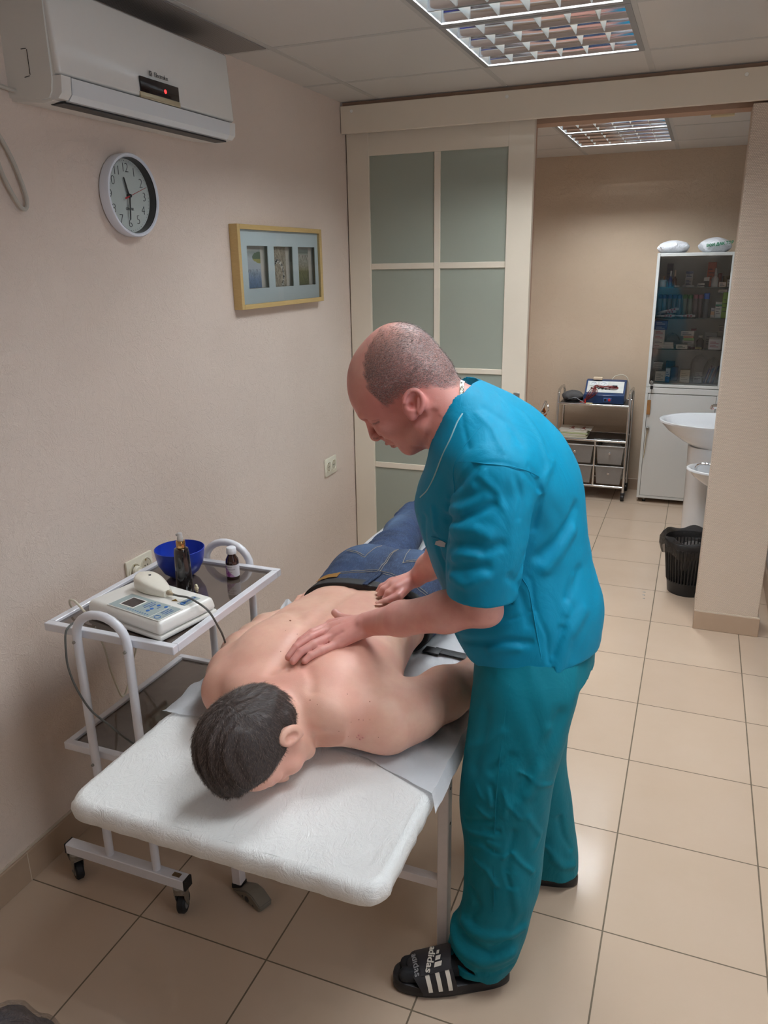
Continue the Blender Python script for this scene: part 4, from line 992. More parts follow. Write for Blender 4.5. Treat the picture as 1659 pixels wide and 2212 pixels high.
bm = B(); box(bm, (CX0 + 0.03, CY0 + 0.022, 1.688), (CX1 - 0.09, CY0 + 0.03, 1.704)); obj('top_strip', bm, M_CAB, mc, world=True)
# ---- its contents
def xs1(X): return 1.366 + (X - 250) * 0.000431
def xs2_(X): return 1.366 + (X - 222) * 0.000431
def xs3(X): return 1.368 + (X - 190) * 0.000431
def xs4(X): return 1.370 + (X - 150) * 0.000431
pal = {}
def pm_(c, r=0.45):
    key = (c, r)
    if key not in pal: pal[key] = mat('print_%02x%02x%02x' % c, rgb(*c), r, noise=0.05, nscale=40)
    return pal[key]
W_ = (228, 228, 224)
def carton(x0, x1, z0, h, col, label, y=4.06, d=0.05, band=None, lines=True, rz=0.0, ink=(90, 90, 110), group=None, cat='box'):
    x0, x1 = min(x0, x1), max(x0, x1)
    t = thing('medicine_box', label, cat, ((x0 + x1) / 2, y + d / 2, z0), rz, group)
    w2 = (x1 - x0) / 2
    bm = B(); box(bm, (-w2, -d / 2, 0.0002), (w2, d / 2, h), 0.0008, 1); obj('carton', bm, pm_(col), t)
    bm = B(); f = -d / 2 - 0.0005
    if band:
        (bc, fa, fb) = band; bb = B(); box(bb, (-w2, f, h * fa), (w2, -d / 2 + 0.001, h * fb)); obj('colour_band', bb, pm_(bc), t, smooth=0)
    if lines:
        n = max(1, min(4, int(h / 0.013)))
        for k in range(n):
            zz = h * (0.25 + 0.6 * k / n); L = w2 * (0.75 if k % 2 == 0 else 0.5)
            box(bm, (-w2 * 0.75, f - 0.0003, zz), (-w2 * 0.75 + 2 * L * 0.9, -d / 2 + 0.0008, zz + min(0.004, h * 0.12)))
        obj('printing', bm, pm_(ink), t, smooth=0)
    else: bm.free()
    return t
def bottle(x, z0, r, h, col, capc, label, y=4.10, neck=0.35, caph=0.018, rough=0.15, group=None, clear=False, shoulder=True, capr=None):
    t = thing('bottle', label, 'bottle', (x, y, z0), 0, group)
    hb = h - caph; nr = r * neck if shoulder else r * 0.85
    prof = [(0, 0.0003), (r * 0.92, 0.0003), (r, 0.003), (r, hb * 0.72), (nr * 1.05, hb * 0.9), (nr, hb), (0, hb)] if shoulder else [(0, 0.0003), (r * 0.92, 0.0003), (r, 0.003), (r, hb - 0.004), (r * 0.85, hb), (0, hb)]
    m = glass_mat('bottle_%02x%02x%02x' % col, tuple(lin(c) for c in col) + (1,), 0.08, 0.45) if clear else pm_(col, rough)
    obj('body', lathe(B(), prof, 20), m, t, smooth=50)
    cr = capr or nr * 1.25
    obj('cap', lathe(B(), [(0, hb - 0.001), (cr, hb - 0.001), (cr, h - 0.003), (cr * 0.75, h), (0, h)], 18), pm_(capc), t, smooth=50)
    return t
# row of capped tubes on the second shelf
proto = {}
for i, (X, nm, body, cap) in enumerate([(272, 'dark blue', (150, 166, 182), (44, 72, 128)), (340, 'dark blue', (150, 166, 182), (44, 72, 128)), (412, 'dark blue', (150, 166, 182), (44, 72, 128)), (486, 'dark blue', (150, 166, 182), (44, 72, 128)), (558, 'dark blue', (150, 166, 182), (44, 72, 128)),
                                  (645, 'green', (150, 176, 168), (30, 122, 62)), (722, 'green', (150, 176, 168), (30, 122, 62)), (800, 'pink', (172, 160, 166), (172, 112, 128)), (874, 'pink', (172, 160, 166), (172, 112, 128))]):
    pos = {272: 'leftmost dark blue capped tube, against the cabinet side', 340: 'second dark blue capped tube from the left', 412: 'third dark blue capped tube from the left, mid group', 486: 'fourth dark blue capped tube from the left', 558: 'dark blue capped tube right beside a green capped one',
           645: 'green capped clear tube beside the blue capped ones', 722: 'green capped clear tube beside the pink capped ones', 800: 'pink capped clear tube beside the green capped ones', 874: 'pink capped clear tube beside the taller bright blue cap'}[X]
    loc = (xs2_(X), 4.13, 1.303)
    if cap in proto: copy_tree(proto[cap], loc, None, pos)
    else: proto[cap] = bottle(loc[0], loc[2], 0.0145, 0.150, body, cap, pos, y=4.13, caph=0.026, clear=True, shoulder=False, group='capped tubes on the second cabinet shelf')
bottle(xs2_(957), 1.303, 0.0185, 0.160, (150, 160, 172), (30, 110, 214), 'clear tube with a tall bright blue domed cap, at the row\'s right end', y=4.11, caph=0.038, clear=True, shoulder=False, capr=0.0185)
# ointment tubes lying in front
def ointment(x, y, z, L, ang, label, tilt=0.0):
    t = thing('ointment_tube', label, 'ointment tube', (x, y, z), ang, 'ointment tubes on the second shelf')
    bm = B(); rings = []
    for i in range(9):
        f = i / 8; r = 0.0125; ry = r * (0.15 + 0.85 * f); rz_ = r * (1.25 - 0.25 * f)
        rings.append([bm.verts.new((L * (f - 0.5), rz_ * math.cos(2 * PI * k / 16), 0.0125 + ry * math.sin(2 * PI * k / 16) + tilt * f)) for k in range(16)])
    for a, b in zip(rings, rings[1:]):
        for k in range(16): bm.faces.new((a[k], a[(k + 1) % 16], b[(k + 1) % 16], b[k]))
    bm.faces.new(rings[-1]); bm.faces.new(list(reversed(rings[0]))); bmesh.ops.recalc_face_normals(bm, faces=bm.faces)
    obj('tube_body', bm, pm_((222, 224, 230)), t, smooth=60)
    bm = cyl(B(), (L / 2, 0, 0.0125 + tilt), (L / 2 + 0.018, 0, 0.0125 + tilt), 0.0085, seg=16, bevel=0.001); obj('cap', bm, pm_((220, 222, 224)), t)
    bm = B()
    for q in (0.05, 0.25, 0.42):
        cyl(bm, (L * (q), -0.0128, 0.0125 + tilt * (q + .5)), (L * q, -0.0135, 0.0125 + tilt * (q + .5)), 0.0065, seg=14)
    obj('printing', bm, pm_((150, 70, 96)), t)
    return t
ointment(xs2_(360), 4.055, 1.3035, 0.100, 0.0, 'front left white ointment tube with red and blue print')
ointment(xs2_(640), 4.065, 1.3035, 0.118, 0.0, 'longest white ointment tube, lying right of the others')
ointment(xs2_(370), 4.088, 1.3180, 0.105, 0.05, 'white ointment tube resting on the pile behind the front one', 0.012)
ointment(xs2_(400), 4.062, 1.3280, 0.108, -0.05, 'topmost white ointment tube, slanting up to the right', 0.020)
carton(xs2_(1095), xs2_(1185), 1.303, 0.105, (226, 230, 226), 'white box with green print beside the lime green box', band=((40, 140, 110), 0.72, 0.84))
carton(xs2_(1187), xs2_(1278), 1.303, 0.165, (156, 208, 60), 'tall lime green box at the right end of the second shelf', ink=(60, 90, 30), y=4.07)
carton(xs2_(1035), xs2_(1088), 1.303, 0.020, W_, 'lowest of the three small boxes left of the green-print box', y=4.07)
carton(xs2_(1035), xs2_(1088), 1.3232, 0.022, (214, 176, 140), 'middle of the three small boxes left of the green-print box', y=4.07, lines=False)
carton(xs2_(1040), xs2_(1090), 1.3455, 0.022, (206, 212, 218), 'topmost of the three small boxes left of the green-print box', y=4.07)
carton(xs2_(1112), xs2_(1230), 1.4685, 0.018, (190, 176, 160), 'beige flat box lying on top of the lime green box', y=4.068, d=0.048)
# top shelf
Z = SH[3]
bottle(xs1(322), Z, 0.0225, 0.050, (206, 190, 172), (200, 196, 186), 'squat beige jar at the left of the top shelf', neck=0.95, caph=0.012, shoulder=False, y=4.07, capr=0.022)
bottle(xs1(432), Z, 0.0135, 0.105, (40, 62, 128), (228, 228, 232), 'small blue spray bottle with white nozzle on the top shelf', neck=0.5, caph=0.035, y=4.06, capr=0.006)
bottle(xs1(492), Z, 0.0125, 0.108, (88, 44, 30), (220, 200, 190), 'small brown spray bottle with pale nozzle on the top shelf', neck=0.5, caph=0.04, y=4.09, capr=0.0055)
carton(xs1(322), xs1(344), Z, 0.070, (178, 108, 48), 'slim orange-brown box behind the beige jar', y=4.12, d=0.02, lines=False)
carton(xs1(640), xs1(750), Z, 0.052, (206, 206, 208), 'lower white carton with blue print in the middle of the top shelf', y=4.16, d=0.04, ink=(50, 70, 120))
carton(xs1(645), xs1(755), Z + 0.0525, 0.046, (190, 194, 204), 'upper white carton standing on the lower one, top shelf middle', y=4.16, d=0.04, ink=(50, 70, 120), band=((60, 80, 130), 0.7, 1.0))
carton(xs1(350), xs1(440), Z, 0.150, (118, 108, 122), 'dim lilac leaflet box standing at the back left of the top shelf', y=4.26, d=0.03, ink=(80, 74, 110))
for q, (X, w_, zz, c_, lab) in enumerate(((500, 70, 0.0, (210, 208, 204), 'small white ampoule case lying beside the brown spray bottle'), (620, 50, 0.0, (150, 152, 156), 'grey metal clip case beside the lying ampoules'), (700, 84, 0.0, (206, 208, 208), 'whitish lump of gauze packets before the middle cartons'), (832, 100, 0.0, (222, 220, 216), 'flat white case with dark stripe on the top shelf'))):
    carton(xs1(X), xs1(X + w_), Z + zz, 0.010 + 0.004 * (q % 2) + (0.010 if q == 3 else 0), c_, lab, y=4.05, d=0.03, band=((30, 30, 34), 0.3, 0.55) if q == 3 else None, lines=q != 2)
carton(xs1(915), xs1(995), Z, 0.062, (208, 204, 198), 'white box with a black front on the top shelf', y=4.06, d=0.04, band=((26, 26, 30), 0.0, 0.62), lines=False)
carton(xs1(955), xs1(1080), Z, 0.155, (206, 84, 36), 'tall orange packet with black print standing at the back of the top shelf', y=4.2, d=0.02, ink=(40, 22, 20))
bottle(xs1(1075), Z, 0.022, 0.118, (206, 206, 206), (214, 214, 214), 'frosted white pump bottle in front of the orange packet', neck=0.35, caph=0.04, y=4.07, capr=0.007)
bottle(xs1(1140), Z, 0.015, 0.085, (150, 34, 44), (160, 30, 44), 'red rubber bulb bottle behind the white pump bottle', neck=0.8, caph=0.02, y=4.15, capr=0.014)
carton(xs1(1135), xs1(1235), Z, 0.030, (226, 206, 190), 'cream box to the right of the white pump bottle', y=4.05, d=0.04)
carton(xs1(1250), xs1(1300), Z, 0.048, (224, 222, 216), 'white box in the right corner of the top shelf', y=4.05, d=0.04)
bottle(xs1(1240), Z, 0.022, 0.070, (150, 110, 40), (150, 108, 34), 'amber yellow round jar at the back right of the top shelf', neck=0.9, caph=0.02, y=4.2, shoulder=False)
# third shelf
Z = SH[2 - 1]
Z = 1.098
st = [((226, 220, 214), 0.030, 'bottom', (120, 60, 70)), ((226, 222, 214), 0.030, 'second from the bottom', (120, 120, 130)), ((226, 216, 212), 0.032, 'third from the bottom, red lettering', (180, 40, 50)), ((226, 216, 212), 0.032, 'fourth from the bottom, red lettering', (180, 40, 50)), ((38, 70, 140), 0.028, 'lower blue one', (200, 210, 225)), ((38, 70, 140), 0.030, 'top blue one', (200, 210, 225))]
zz = Z
for q, (c_, h_, w__, ik) in enumerate(st):
    carton(xs3(196), xs3(360 if q < 4 else 385), zz, h_, c_, 'medicine box in the left stack of the third shelf, %s' % w__, ink=ik, group='stacked boxes at the left of the third shelf', y=4.045, d=0.07); zz += h_ + 0.0004
carton(xs3(545), xs3(712), Z, 0.030, (224, 222, 214), 'white box lying at the front of the third shelf', ink=(70, 110, 80), y=4.035, d=0.05)
zz = Z
for q, (xa, xb, h_, c_, lab) in enumerate(((600, 800, 0.032, (200, 202, 200), 'lowest'), (632, 800, 0.018, (214, 216, 212), 'second'), (640, 800, 0.016, (150, 200, 120), 'thin one with green end'), (636, 785, 0.014, (206, 150, 120), 'thin one with orange end'), (595, 790, 0.034, (206, 200, 192), 'topmost, cream'))):
    carton(xs3(xa), xs3(xb), zz, h_, c_, 'box in the middle stack of the third shelf, %s' % lab, group='stacked boxes in the middle of the third shelf', y=4.10, d=0.06); zz += h_ + 0.0004
carton(xs3(740), xs3(822), zz, 0.012, (110, 40, 48), 'dark red slim box on top of the middle stack', y=4.11, d=0.04, lines=False)
bottle(xs3(893), Z, 0.0245, 0.090, (34, 26, 26), (200, 198, 190), 'dark brown bottle with white cap on the third shelf', neck=0.42, caph=0.014, y=4.08)
for q, X in enumerate((750, 800, 850, 900)):
    t = thing('vial', 'small vial lying at the front of the third shelf, %s' % ('leftmost', 'second from left', 'third from left', 'rightmost')[q], 'vial', (xs3(X), 4.05, Z), 0.3 * q, 'little vials on the third shelf')
    obj('body', cyl(B(), (-0.010, 0, 0.0072), (0.010, 0, 0.0072), 0.007, seg=14, bevel=0.002), pm_((206, 200, 150) if q > 1 else (90, 50, 60)), t)
carton(xs3(1015), xs3(1200), Z, 0.068, (216, 212, 216), 'large white box with red and grey print, front right of the third shelf', ink=(170, 80, 110), y=4.04, d=0.07)
carton(xs3(955), xs3(1130), Z, 0.104, (168, 170, 170), 'grey box with small print behind the large white one', y=4.14, d=0.05)
carton(xs3(1020), xs3(1190), Z + 0.0684, 0.010, (180, 176, 172), 'flat grey box lying on the large white box', y=4.045, d=0.06, lines=False)
carton(xs3(1140), xs3(1225), Z + 0.104, 0.045, (176, 170, 160), 'beige box on top at the right end of the third shelf', y=4.15, d=0.05)
carton(xs3(1132), xs3(1225), Z, 0.1035, (170, 168, 160), 'pale box under the beige one at the right end of the third shelf', y=4.15, d=0.05)
# clear bags
def lumpy(name, c, s, m, label, cat, seed, nu=28, nv=14, amp=0.16):
    rnd = random.Random(seed); ph = [rnd.uniform(0, 6) for _ in range(8)]
    bm = B(); rings = []
    for j in range(nv + 1):
        th_ = PI * j / nv - PI / 2; r = []
        for i in range(nu):
            a = 2 * PI * i / nu
            q = 1 + amp * (math.sin(3 * a + ph[0] + 2 * th_) * 0.5 + 0.5 * math.sin(5 * a + ph[1] - 3 * th_) + 0.4 * math.sin(9 * a + ph[2] + 5 * th_) + 0.35 * math.sin(13 * a + 7 * th_ + ph[3]))
            x, y, z = math.cos(th_) * math.cos(a) * q, math.cos(th_) * math.sin(a) * q, math.sin(th_) * (1 + amp * 0.5 * math.sin(4 * a + ph[4]))
            z = max(z, -0.72)
            r.append(bm.verts.new((s[0] * x, s[1] * y, s[2] * (z + 0.72) / 1.72 * 1.0)))
        rings.append(r)
    for a, b in zip(rings, rings[1:]):
        for k in range(nu): bm.faces.new((a[k], a[(k + 1) % nu], b[(k + 1) % nu], b[k]))
    bm.faces.new(rings[-1]); bm.faces.new(list(reversed(rings[0])))
    return single(name, bm, m, label, cat, smooth=40, loc=c)
lumpy('zip_bag', (xs3(470), 4.10, Z), (0.048, 0.03, 0.10), M_FILM, 'clear zip bag slumped beside the left box stack on the third shelf', 'plastic bag', 4)
for q in range(3): carton(xs3(340 + 12 * q), xs3(510 - 6 * q), Z + 0.0145 * q, 0.014, (224, 222, 216), 'white blister box in the small pile before the zip bag, %s' % ('lowest', 'middle', 'topmost')[q], y=4.04, d=0.04, lines=(q == 0), group='small box pile on the third shelf')
# bottom compartment
Z = SH[0]
carton(xs4(225), xs4(378), Z, 0.078, (210, 212, 208), 'white carton with grey print and red edge, bottom compartment front left', y=4.04, d=0.05, ink=(130, 140, 140), band=((90, 130, 140), 0.0, 0.12))
carton(xs4(380), xs4(448), Z, 0.098, (190, 206, 220), 'narrow blue and white box standing in the bottom compartment', y=4.05, d=0.05, band=((30, 120, 190), 0.0, 0.4), ink=(40, 90, 150))
carton(xs4(452), xs4(560), Z, 0.095, (40, 96, 150), 'deep blue box behind the narrow one in the bottom compartment', y=4.14, d=0.05, lines=False)
carton(xs4(360), xs4(500), Z, 0.125, (36, 88, 130), 'taller dark blue box at the back of the bottom compartment', y=4.22, d=0.04, lines=False)
carton(xs4(600), xs4(745), Z, 0.090, (204, 196, 172), 'beige square box with grey print in the bottom compartment', y=4.05, d=0.06, ink=(140, 134, 110))
for q in range(3): carton(xs4(180), xs4(310 + 10 * q), Z + 0.085 + 0.016 * q, 0.015, (196, 198, 198), 'white packet lying above the front left carton, %s' % ('lowest', 'middle', 'topmost')[q], y=4.10, d=0.05, group='packet pile in the bottom compartment')
carton(xs4(175), xs4(318), Z, 0.0845, (180, 182, 180), 'plain pale box carrying the packet pile, bottom compartment', y=4.10, d=0.05, lines=False)
lumpy('supply_bag', (xs4(880), 4.12, Z), (0.062, 0.05, 0.19), M_FILM, 'tall clear bag of packets in the bottom compartment', 'plastic bag', 9)
carton(xs4(800), xs4(930), Z, 0.040, (206, 212, 212), 'white packet at the bottom of the clear supply bag', y=4.09, d=0.04)
carton(xs4(830), xs4(920), Z + 0.0405, 0.030, (196, 200, 202), 'white packet higher up in the clear supply bag', y=4.10, d=0.03)
lumpy('syringe_bag', (xs4(1070), 4.09, Z), (0.054, 0.045, 0.17), M_FILM, 'clear bag of syringes leaning in the right corner of the cabinet', 'plastic bag', 12)
t0_ = None
for q in range(9):
    cc_ = [(70, 90, 160), (220, 222, 226), (110, 80, 130), (60, 130, 170)][q % 4]
    x_ = xs4(985 + 17 * q); Ls = 0.10 + 0.01 * (q % 3)
    bm = cyl(B(), (0, 0, 0.001), (0.028, 0.0, Ls), 0.004, seg=8, bevel=0.0008)
    single('syringe', bm, pm_(cc_), 'thin syringe in the clear bag, %s' % ('first', 'second', 'third', 'fourth', 'fifth', 'sixth', 'seventh', 'eighth', 'ninth')[q] + ' from the left', 'syringe', group='syringes in the clear bag', loc=(x_ - 0.01, 4.085 + 0.006 * (q % 3), Z))

# bags on top of the cabinet
t = NT('white_crinkled_plastic'); t.base(rgb(238, 240, 246)); t.b.inputs['Roughness'].default_value = 0.3; t.b.inputs['Coat Weight'].default_value = 0.3
t.bump(t.noise(t.coord(), 26, 4, 0.55, 2.0), 0.8, 0.014)
lumpy('white_plastic_bag', (1.440, 4.15, CZ1), (0.098, 0.08, 0.078), t.m, 'crumpled white plastic bag on the cabinet, the left of two', 'plastic bag', 21, 48, 22, 0.10)
b_ = lumpy('printed_plastic_bag', (1.700, 4.15, CZ1), (0.100, 0.08, 0.092), t.m, 'white plastic bag with green lettering on the cabinet, the right of two', 'plastic bag', 33, 48, 22, 0.08)
bm = B(); add_mesh(bm, text_mesh('ВОИ ДАК ТЭР', 0.024, axes(1.728, 4.0705, CZ1 + 0.050, (0.98, 0.0, 0.12), (-0.05, 0.30, 0.95)), depth=0.004, bold=0.0006)); o = obj('lettering', bm, pm_((30, 130, 90)), b_, world=True, smooth=0)

# ---- chrome drawer cart
ct = thing('drawer_cart', 'chrome-framed wheeled cart with frosted drawers against the tan wall', 'cart', (1.0, 4.12, 0.0))
cxa, cxb, cya, cyb = 0.752, 1.252, 3.985, 4.27
for x in (cxa, cxb):
    P = [(x, cya, 0.06), (x, cya, 0.73), (x, cya + 0.01, 0.765), (x, cya + 0.045, 0.79), (x, (cya + cyb) / 2, 0.797), (x, cyb - 0.045, 0.79), (x, cyb - 0.01, 0.765), (x, cyb, 0.73), (x, cyb, 0.06)]
    obj('side_frame', tube(B(), P, 0.0095, 12), M_CHROME, ct, world=True)
    for y in (cya, cyb):
        bm = B(); cyl(bm, (x - 0.012, y, 0.027), (x + 0.012, y, 0.027), 0.027, seg=20, bevel=0.004); box(bm, (x - 0.014, y - 0.02, 0.03), (x + 0.014, y + 0.02, 0.062), 0.004, 2); obj('castor', bm, M_BLACK, ct, world=True)
for z in (0.695, 0.437, 0.098):
    for y in (cya, cyb): obj('cross_bar', cyl(B(), (cxa, y, z), (cxb, y, z), 0.009, seg=12), M_CHROME, ct, world=True)
M_MESH = mat('black_shelf_mesh', rgb(40, 36, 36), 0.4, noise=0.3, nscale=300)
for z in (0.695, 0.437):
    bm = B(); box(bm, (cxa + 0.010, cya + 0.009, z - 0.004), (cxb - 0.010, cyb - 0.009, z + 0.004)); obj('shelf', bm, M_MESH, ct, world=True)
cxm = 1.035
for y in (cya + 0.002, cyb): obj('divider_post', cyl(B(), (cxm, y, 0.10), (cxm, y, 0.432), 0.0085, seg=12), M_CHROME, ct, world=True)
M_FROST = glass_mat('frosted_drawer_plastic', (0.74, 0.72, 0.70, 1), 0.25, 0.35)
for (xa, xb) in ((cxa + 0.014, cxm - 0.012), (cxm + 0.012, cxb - 0.014)):
    for z0_ in (0.268, 0.118):
        d = bpy.data.objects.new('drawer', None); COL.objects.link(d); d.parent = ct; d.location = Vector(((xa + xb) / 2, cya, z0_)) - Vector(ct.location); d.empty_display_size = 0.02
        bm = B(); h_ = 0.128; tp = 0.014
        def ring(z, ins): return [(xa + ins, cya - 0.006 + ins * 0.4, z), (xb - ins, cya - 0.006 + ins * 0.4, z), (xb - ins, cyb - 0.01 - ins, z), (xa + ins, cyb - 0.01 - ins, z)]
        V = [[bm.verts.new(p) for p in ring(z0_ + h_ * f, tp * (1 - f))] for f in (0, 1)]
        for i in range(4): bm.faces.new((V[0][i], V[0][(i + 1) % 4], V[1][(i + 1) % 4], V[1][i]))
        bm.faces.new(list(reversed(V[0]))); bmesh.ops.solidify(bm, geom=list(bm.faces), thickness=0.0016)
        obj('bin', bm, M_FROST, d, world=True)
        bm = B(); box(bm, (xa - 0.008, cya - 0.010, z0_ + h_), (xb + 0.008, cya, z0_ + h_ + 0.008), 0.002, 1); obj('lip', bm, M_FROST, d, world=True)
        bm = lathe(B(), [(0.004, 0), (0.004, 0.008), (0.009, 0.012), (0.009, 0.017), (0.005, 0.020), (0, 0.020)], 16, axes((xa + xb) / 2, cya - 0.005, z0_ + h_ * 0.66, (1, 0, 0), (0, 0, 1))); obj('knob', bm, M_CHROME, d, world=True)
# things on the cart
eb = thing('electrotherapy_device', 'dark blue electrotherapy device with dials and red wires on the chrome cart', 'medical device', (1.065, 4.10, 0.7))
bm = prism(B(), [(4.025, 0.701), (4.235, 0.701), (4.235, 0.838), (4.20, 0.852), (4.155, 0.846), (4.075, 0.770), (4.028, 0.762)], 0.925, 1.208, 'x'); bmesh.ops.bevel(bm, geom=list(bm.edges), offset=0.003, segments=1, affect='EDGES')
obj('housing', bm, mat('navy_metal', rgb(24, 52, 92), 0.35), eb, world=True)
A = axes(1.066, 4.1135, 0.8078, (1, 0, 0), (0, 0.725, 0.689))
bm = B(); prism(bm, [(-0.128, -0.052), (0.128, -0.052), (0.128, 0.050), (-0.128, 0.050)], -0.001, 0.002, 'z', M=A); obj('face_plate', bm, pm_((206, 208, 202)), eb, world=True, smooth=0)
bm = B()
for x in (-0.085, -0.015): prism(bm, [(x - 0.030, 0.008), (x + 0.030, 0.008), (x + 0.030, 0.044), (x - 0.030, 0.044)], 0.002, 0.0045, 'z', M=A)
obj('meter', bm, pm_((224, 226, 226), 0.2), eb, world=True, smooth=0)
bm = B()
for x in (-0.085, -0.015):
    tube(bm, [tuple(A @ Vector((x + 0.022 * math.cos(q), 0.010 + 0.026 * math.sin(q), 0.0052))) for q in np.linspace(0.5, 2.6, 9)], 0.0008, 6); tube(bm, [tuple(A @ Vector((x, 0.010, 0.0052))), tuple(A @ Vector((x + 0.012, 0.034, 0.0052)))], 0.0007, 6)
obj('meter_scale', bm, pm_((50, 80, 130)), eb, world=True)
for q, x in enumerate((-0.095, -0.07, -0.045, -0.02, 0.005, 0.03)):
    bm = cyl(B(), A @ Vector((x, -0.018, 0.001)), A @ Vector((x, -0.018, 0.012)), 0.0075, 0.006, 14, 0.001); obj('knob', bm, M_BLACK, eb, world=True)
bm = B(); box(bm, (1.066, 4.0215, 0.716), (1.122, 4.0262, 0.744), 0.001, 1); obj('jack_plate', bm, pm_((60, 100, 160)), eb, world=True)
bm = cyl(B(), (1.080, 4.022, 0.730), (1.080, 4.016, 0.730), 0.009, seg=14, bevel=0.001); obj('jack', bm, M_BLACK, eb, world=True, label='black round jack')
bm = cyl(B(), (1.108, 4.022, 0.730), (1.108, 4.014, 0.730), 0.010, seg=14, bevel=0.001); obj('jack', bm, pm_((196, 34, 44)), eb, world=True, label='red round jack')
bm = B(); rw = random.Random(5)
for q in range(7):
    P = [(0.925 + 0.02 * rw.random(), 4.01 + 0.02 * rw.random(), 0.712)]
    P += [(0.96 + 0.01 * q, 4.03, 0.775 + 0.01 * rw.random())]
    P += [tuple(A @ Vector((-0.07 + 0.045 * k, -0.010 + 0.012 * rw.uniform(-1, 1), 0.010 + 0.006 * rw.random()))) for k in range(4)]
    P += [tuple(A @ Vector((0.09, -0.012 + 0.01 * rw.random(), 0.004)))]
    tube(bm, P, 0.0022, 6, 5)
obj('lead_wires', bm, mat('red_wire', rgb(128, 30, 26), 0.4, noise=0.5, nscale=90), eb, world=True)
bm = B(); box(bm, (1.115, 4.10, 0.806), (1.15, 4.112, 0.823), 0.002, 1, M=None)
obj('plug', bm, M_BLACK, eb, world=True)
bm = B(); tube(bm, [(1.10, 4.2, 0.851), (1.12, 4.21, 0.875), (1.17, 4.22, 0.885), (1.205, 4.23, 0.86), (1.225, 4.24, 0.80), (1.228, 4.24, 0.75), (1.215, 4.24, 0.70)], 0.003, 8, 6); obj('power_lead', bm, M_PLUG, eb, world=True)
bm = B(); box(bm, (0.973, 4.14, 0.8535), (1.038, 4.18, 0.871), 0.003, 1); single('sponge_pad', bm, mat('cream_sponge', rgb(222, 202, 176), 0.8), 'cream sponge pad on top of the blue device', 'sponge')
lumpy('dark_pouch', (0.842, 4.10, 0.6995), (0.078, 0.065, 0.078), mat('dark_grey_cloth', rgb(70, 68, 68), 0.8, bump=0.3), 'dark grey pouch with wires on the chrome cart\'s top shelf', 'pouch', 40, 36, 16, 0.10)
bm = tube(B(), [(0.80, 4.03, 0.706), (0.83, 4.02, 0.725), (0.87, 4.03, 0.735), (0.91, 4.02, 0.715), (0.95, 4.02, 0.706), (0.93, 4.0, 0.7055), (0.88, 4.005, 0.7055), (0.83, 4.015, 0.7055)], 0.003, 8, 6)
single('coiled_lead', bm, M_BLACK, 'black coiled lead lying before the dark pouch on the cart', 'cable')
bm = cyl(B(), (0.940, 4.005, 0.704), (0.905, 4.002, 0.71), 0.005, 0.003, 10, 0.001); cyl(bm, (0.945, 4.005, 0.704), (0.940, 4.0, 0.735), 0.004, 0.003, 8)
single('crocodile_clip', bm, pm_((206, 44, 34)), 'red clip hanging at the blue device\'s left corner', 'clip')
bm = B(); box(bm, (0.950, 3.992, 0.6992), (0.995, 4.012, 0.706), 0.002, 1); single('sponge_strip', bm, mat('cream_strip', rgb(224, 204, 150), 0.7), 'small cream strip at the front edge of the cart\'s top shelf', 'strip')
for q in range(6):
    bm = B(); zz = 0.4412 + q * 0.0098; w_ = 0.20 + 0.01 * math.sin(3 * q); box(bm, (0, 0, 0), (w_, 0.17, 0.0094), 0.001, 1)
    o = single('paper_folder', bm, pm_([(222, 214, 196), (206, 204, 176), (226, 220, 206), (190, 196, 150), (226, 220, 208), (230, 224, 212)][q]), 'cream folder in the pile on the cart\'s middle shelf, %s' % ('lowest', 'second from the bottom', 'third from the bottom', 'fourth from the bottom', 'second from the top', 'topmost')[q], 'folder', 'folders on the cart')
    o.location = (0.768 + 0.005 * math.sin(q * 2.1), 3.998 + 0.004 * q, zz); o.rotation_euler = (0, 0, 0.03 * math.sin(q * 1.7))
bm = B(); box(bm, (0, 0, 0), (0.21, 0.16, 0.0015)); o = single('anatomy_sheet', bm, pm_((232, 226, 214)), 'sheet with two red-brown figure drawings on top of the folder pile', 'paper sheet', smooth=0)
o.location = (0.785, 4.02, 0.5005)
bm = B()
for fx in (0.07, 0.15):
    for (a, b, r_) in (((fx, 0.05), (fx, 0.11), 0.010), ((fx - 0.03, 0.10), (fx + 0.03, 0.10), 0.005), ((fx, 0.05), (fx - 0.02, 0.02), 0.006), ((fx, 0.05), (fx + 0.02, 0.02), 0.006), ((fx, 0.118), (fx, 0.13), 0.008)):
        tube(bm, [(a[0], a[1], 0.0016), (b[0], b[1], 0.0016)], r_, 8, flat=0.1)
for v in bm.verts: v.co.z = 0.0014 + min(0.0008, max(0, (v.co.z - 0.0016)) * 0.1 + 0.0004)
obj('figure_drawing', bm, pm_((150, 70, 60)), o)
bm = B(); box(bm, (1.02, 4.01, 0.4412), (1.235, 4.22, 0.4465), 0.001, 1); single('black_tray', bm, mat('black_speckled', rgb(32, 30, 30), 0.35, noise=0.6, nscale=500), 'black speckled flat tray on the cart\'s middle shelf', 'tray')
lumpy('white_cloth', (1.14, 4.07, 0.285), (0.085, 0.06, 0.135), mat('white_gauze', rgb(222, 220, 216), 0.8, bump=0.4), 'white crumpled cloth inside the upper right drawer', 'cloth', 51, 36, 18, 0.12)

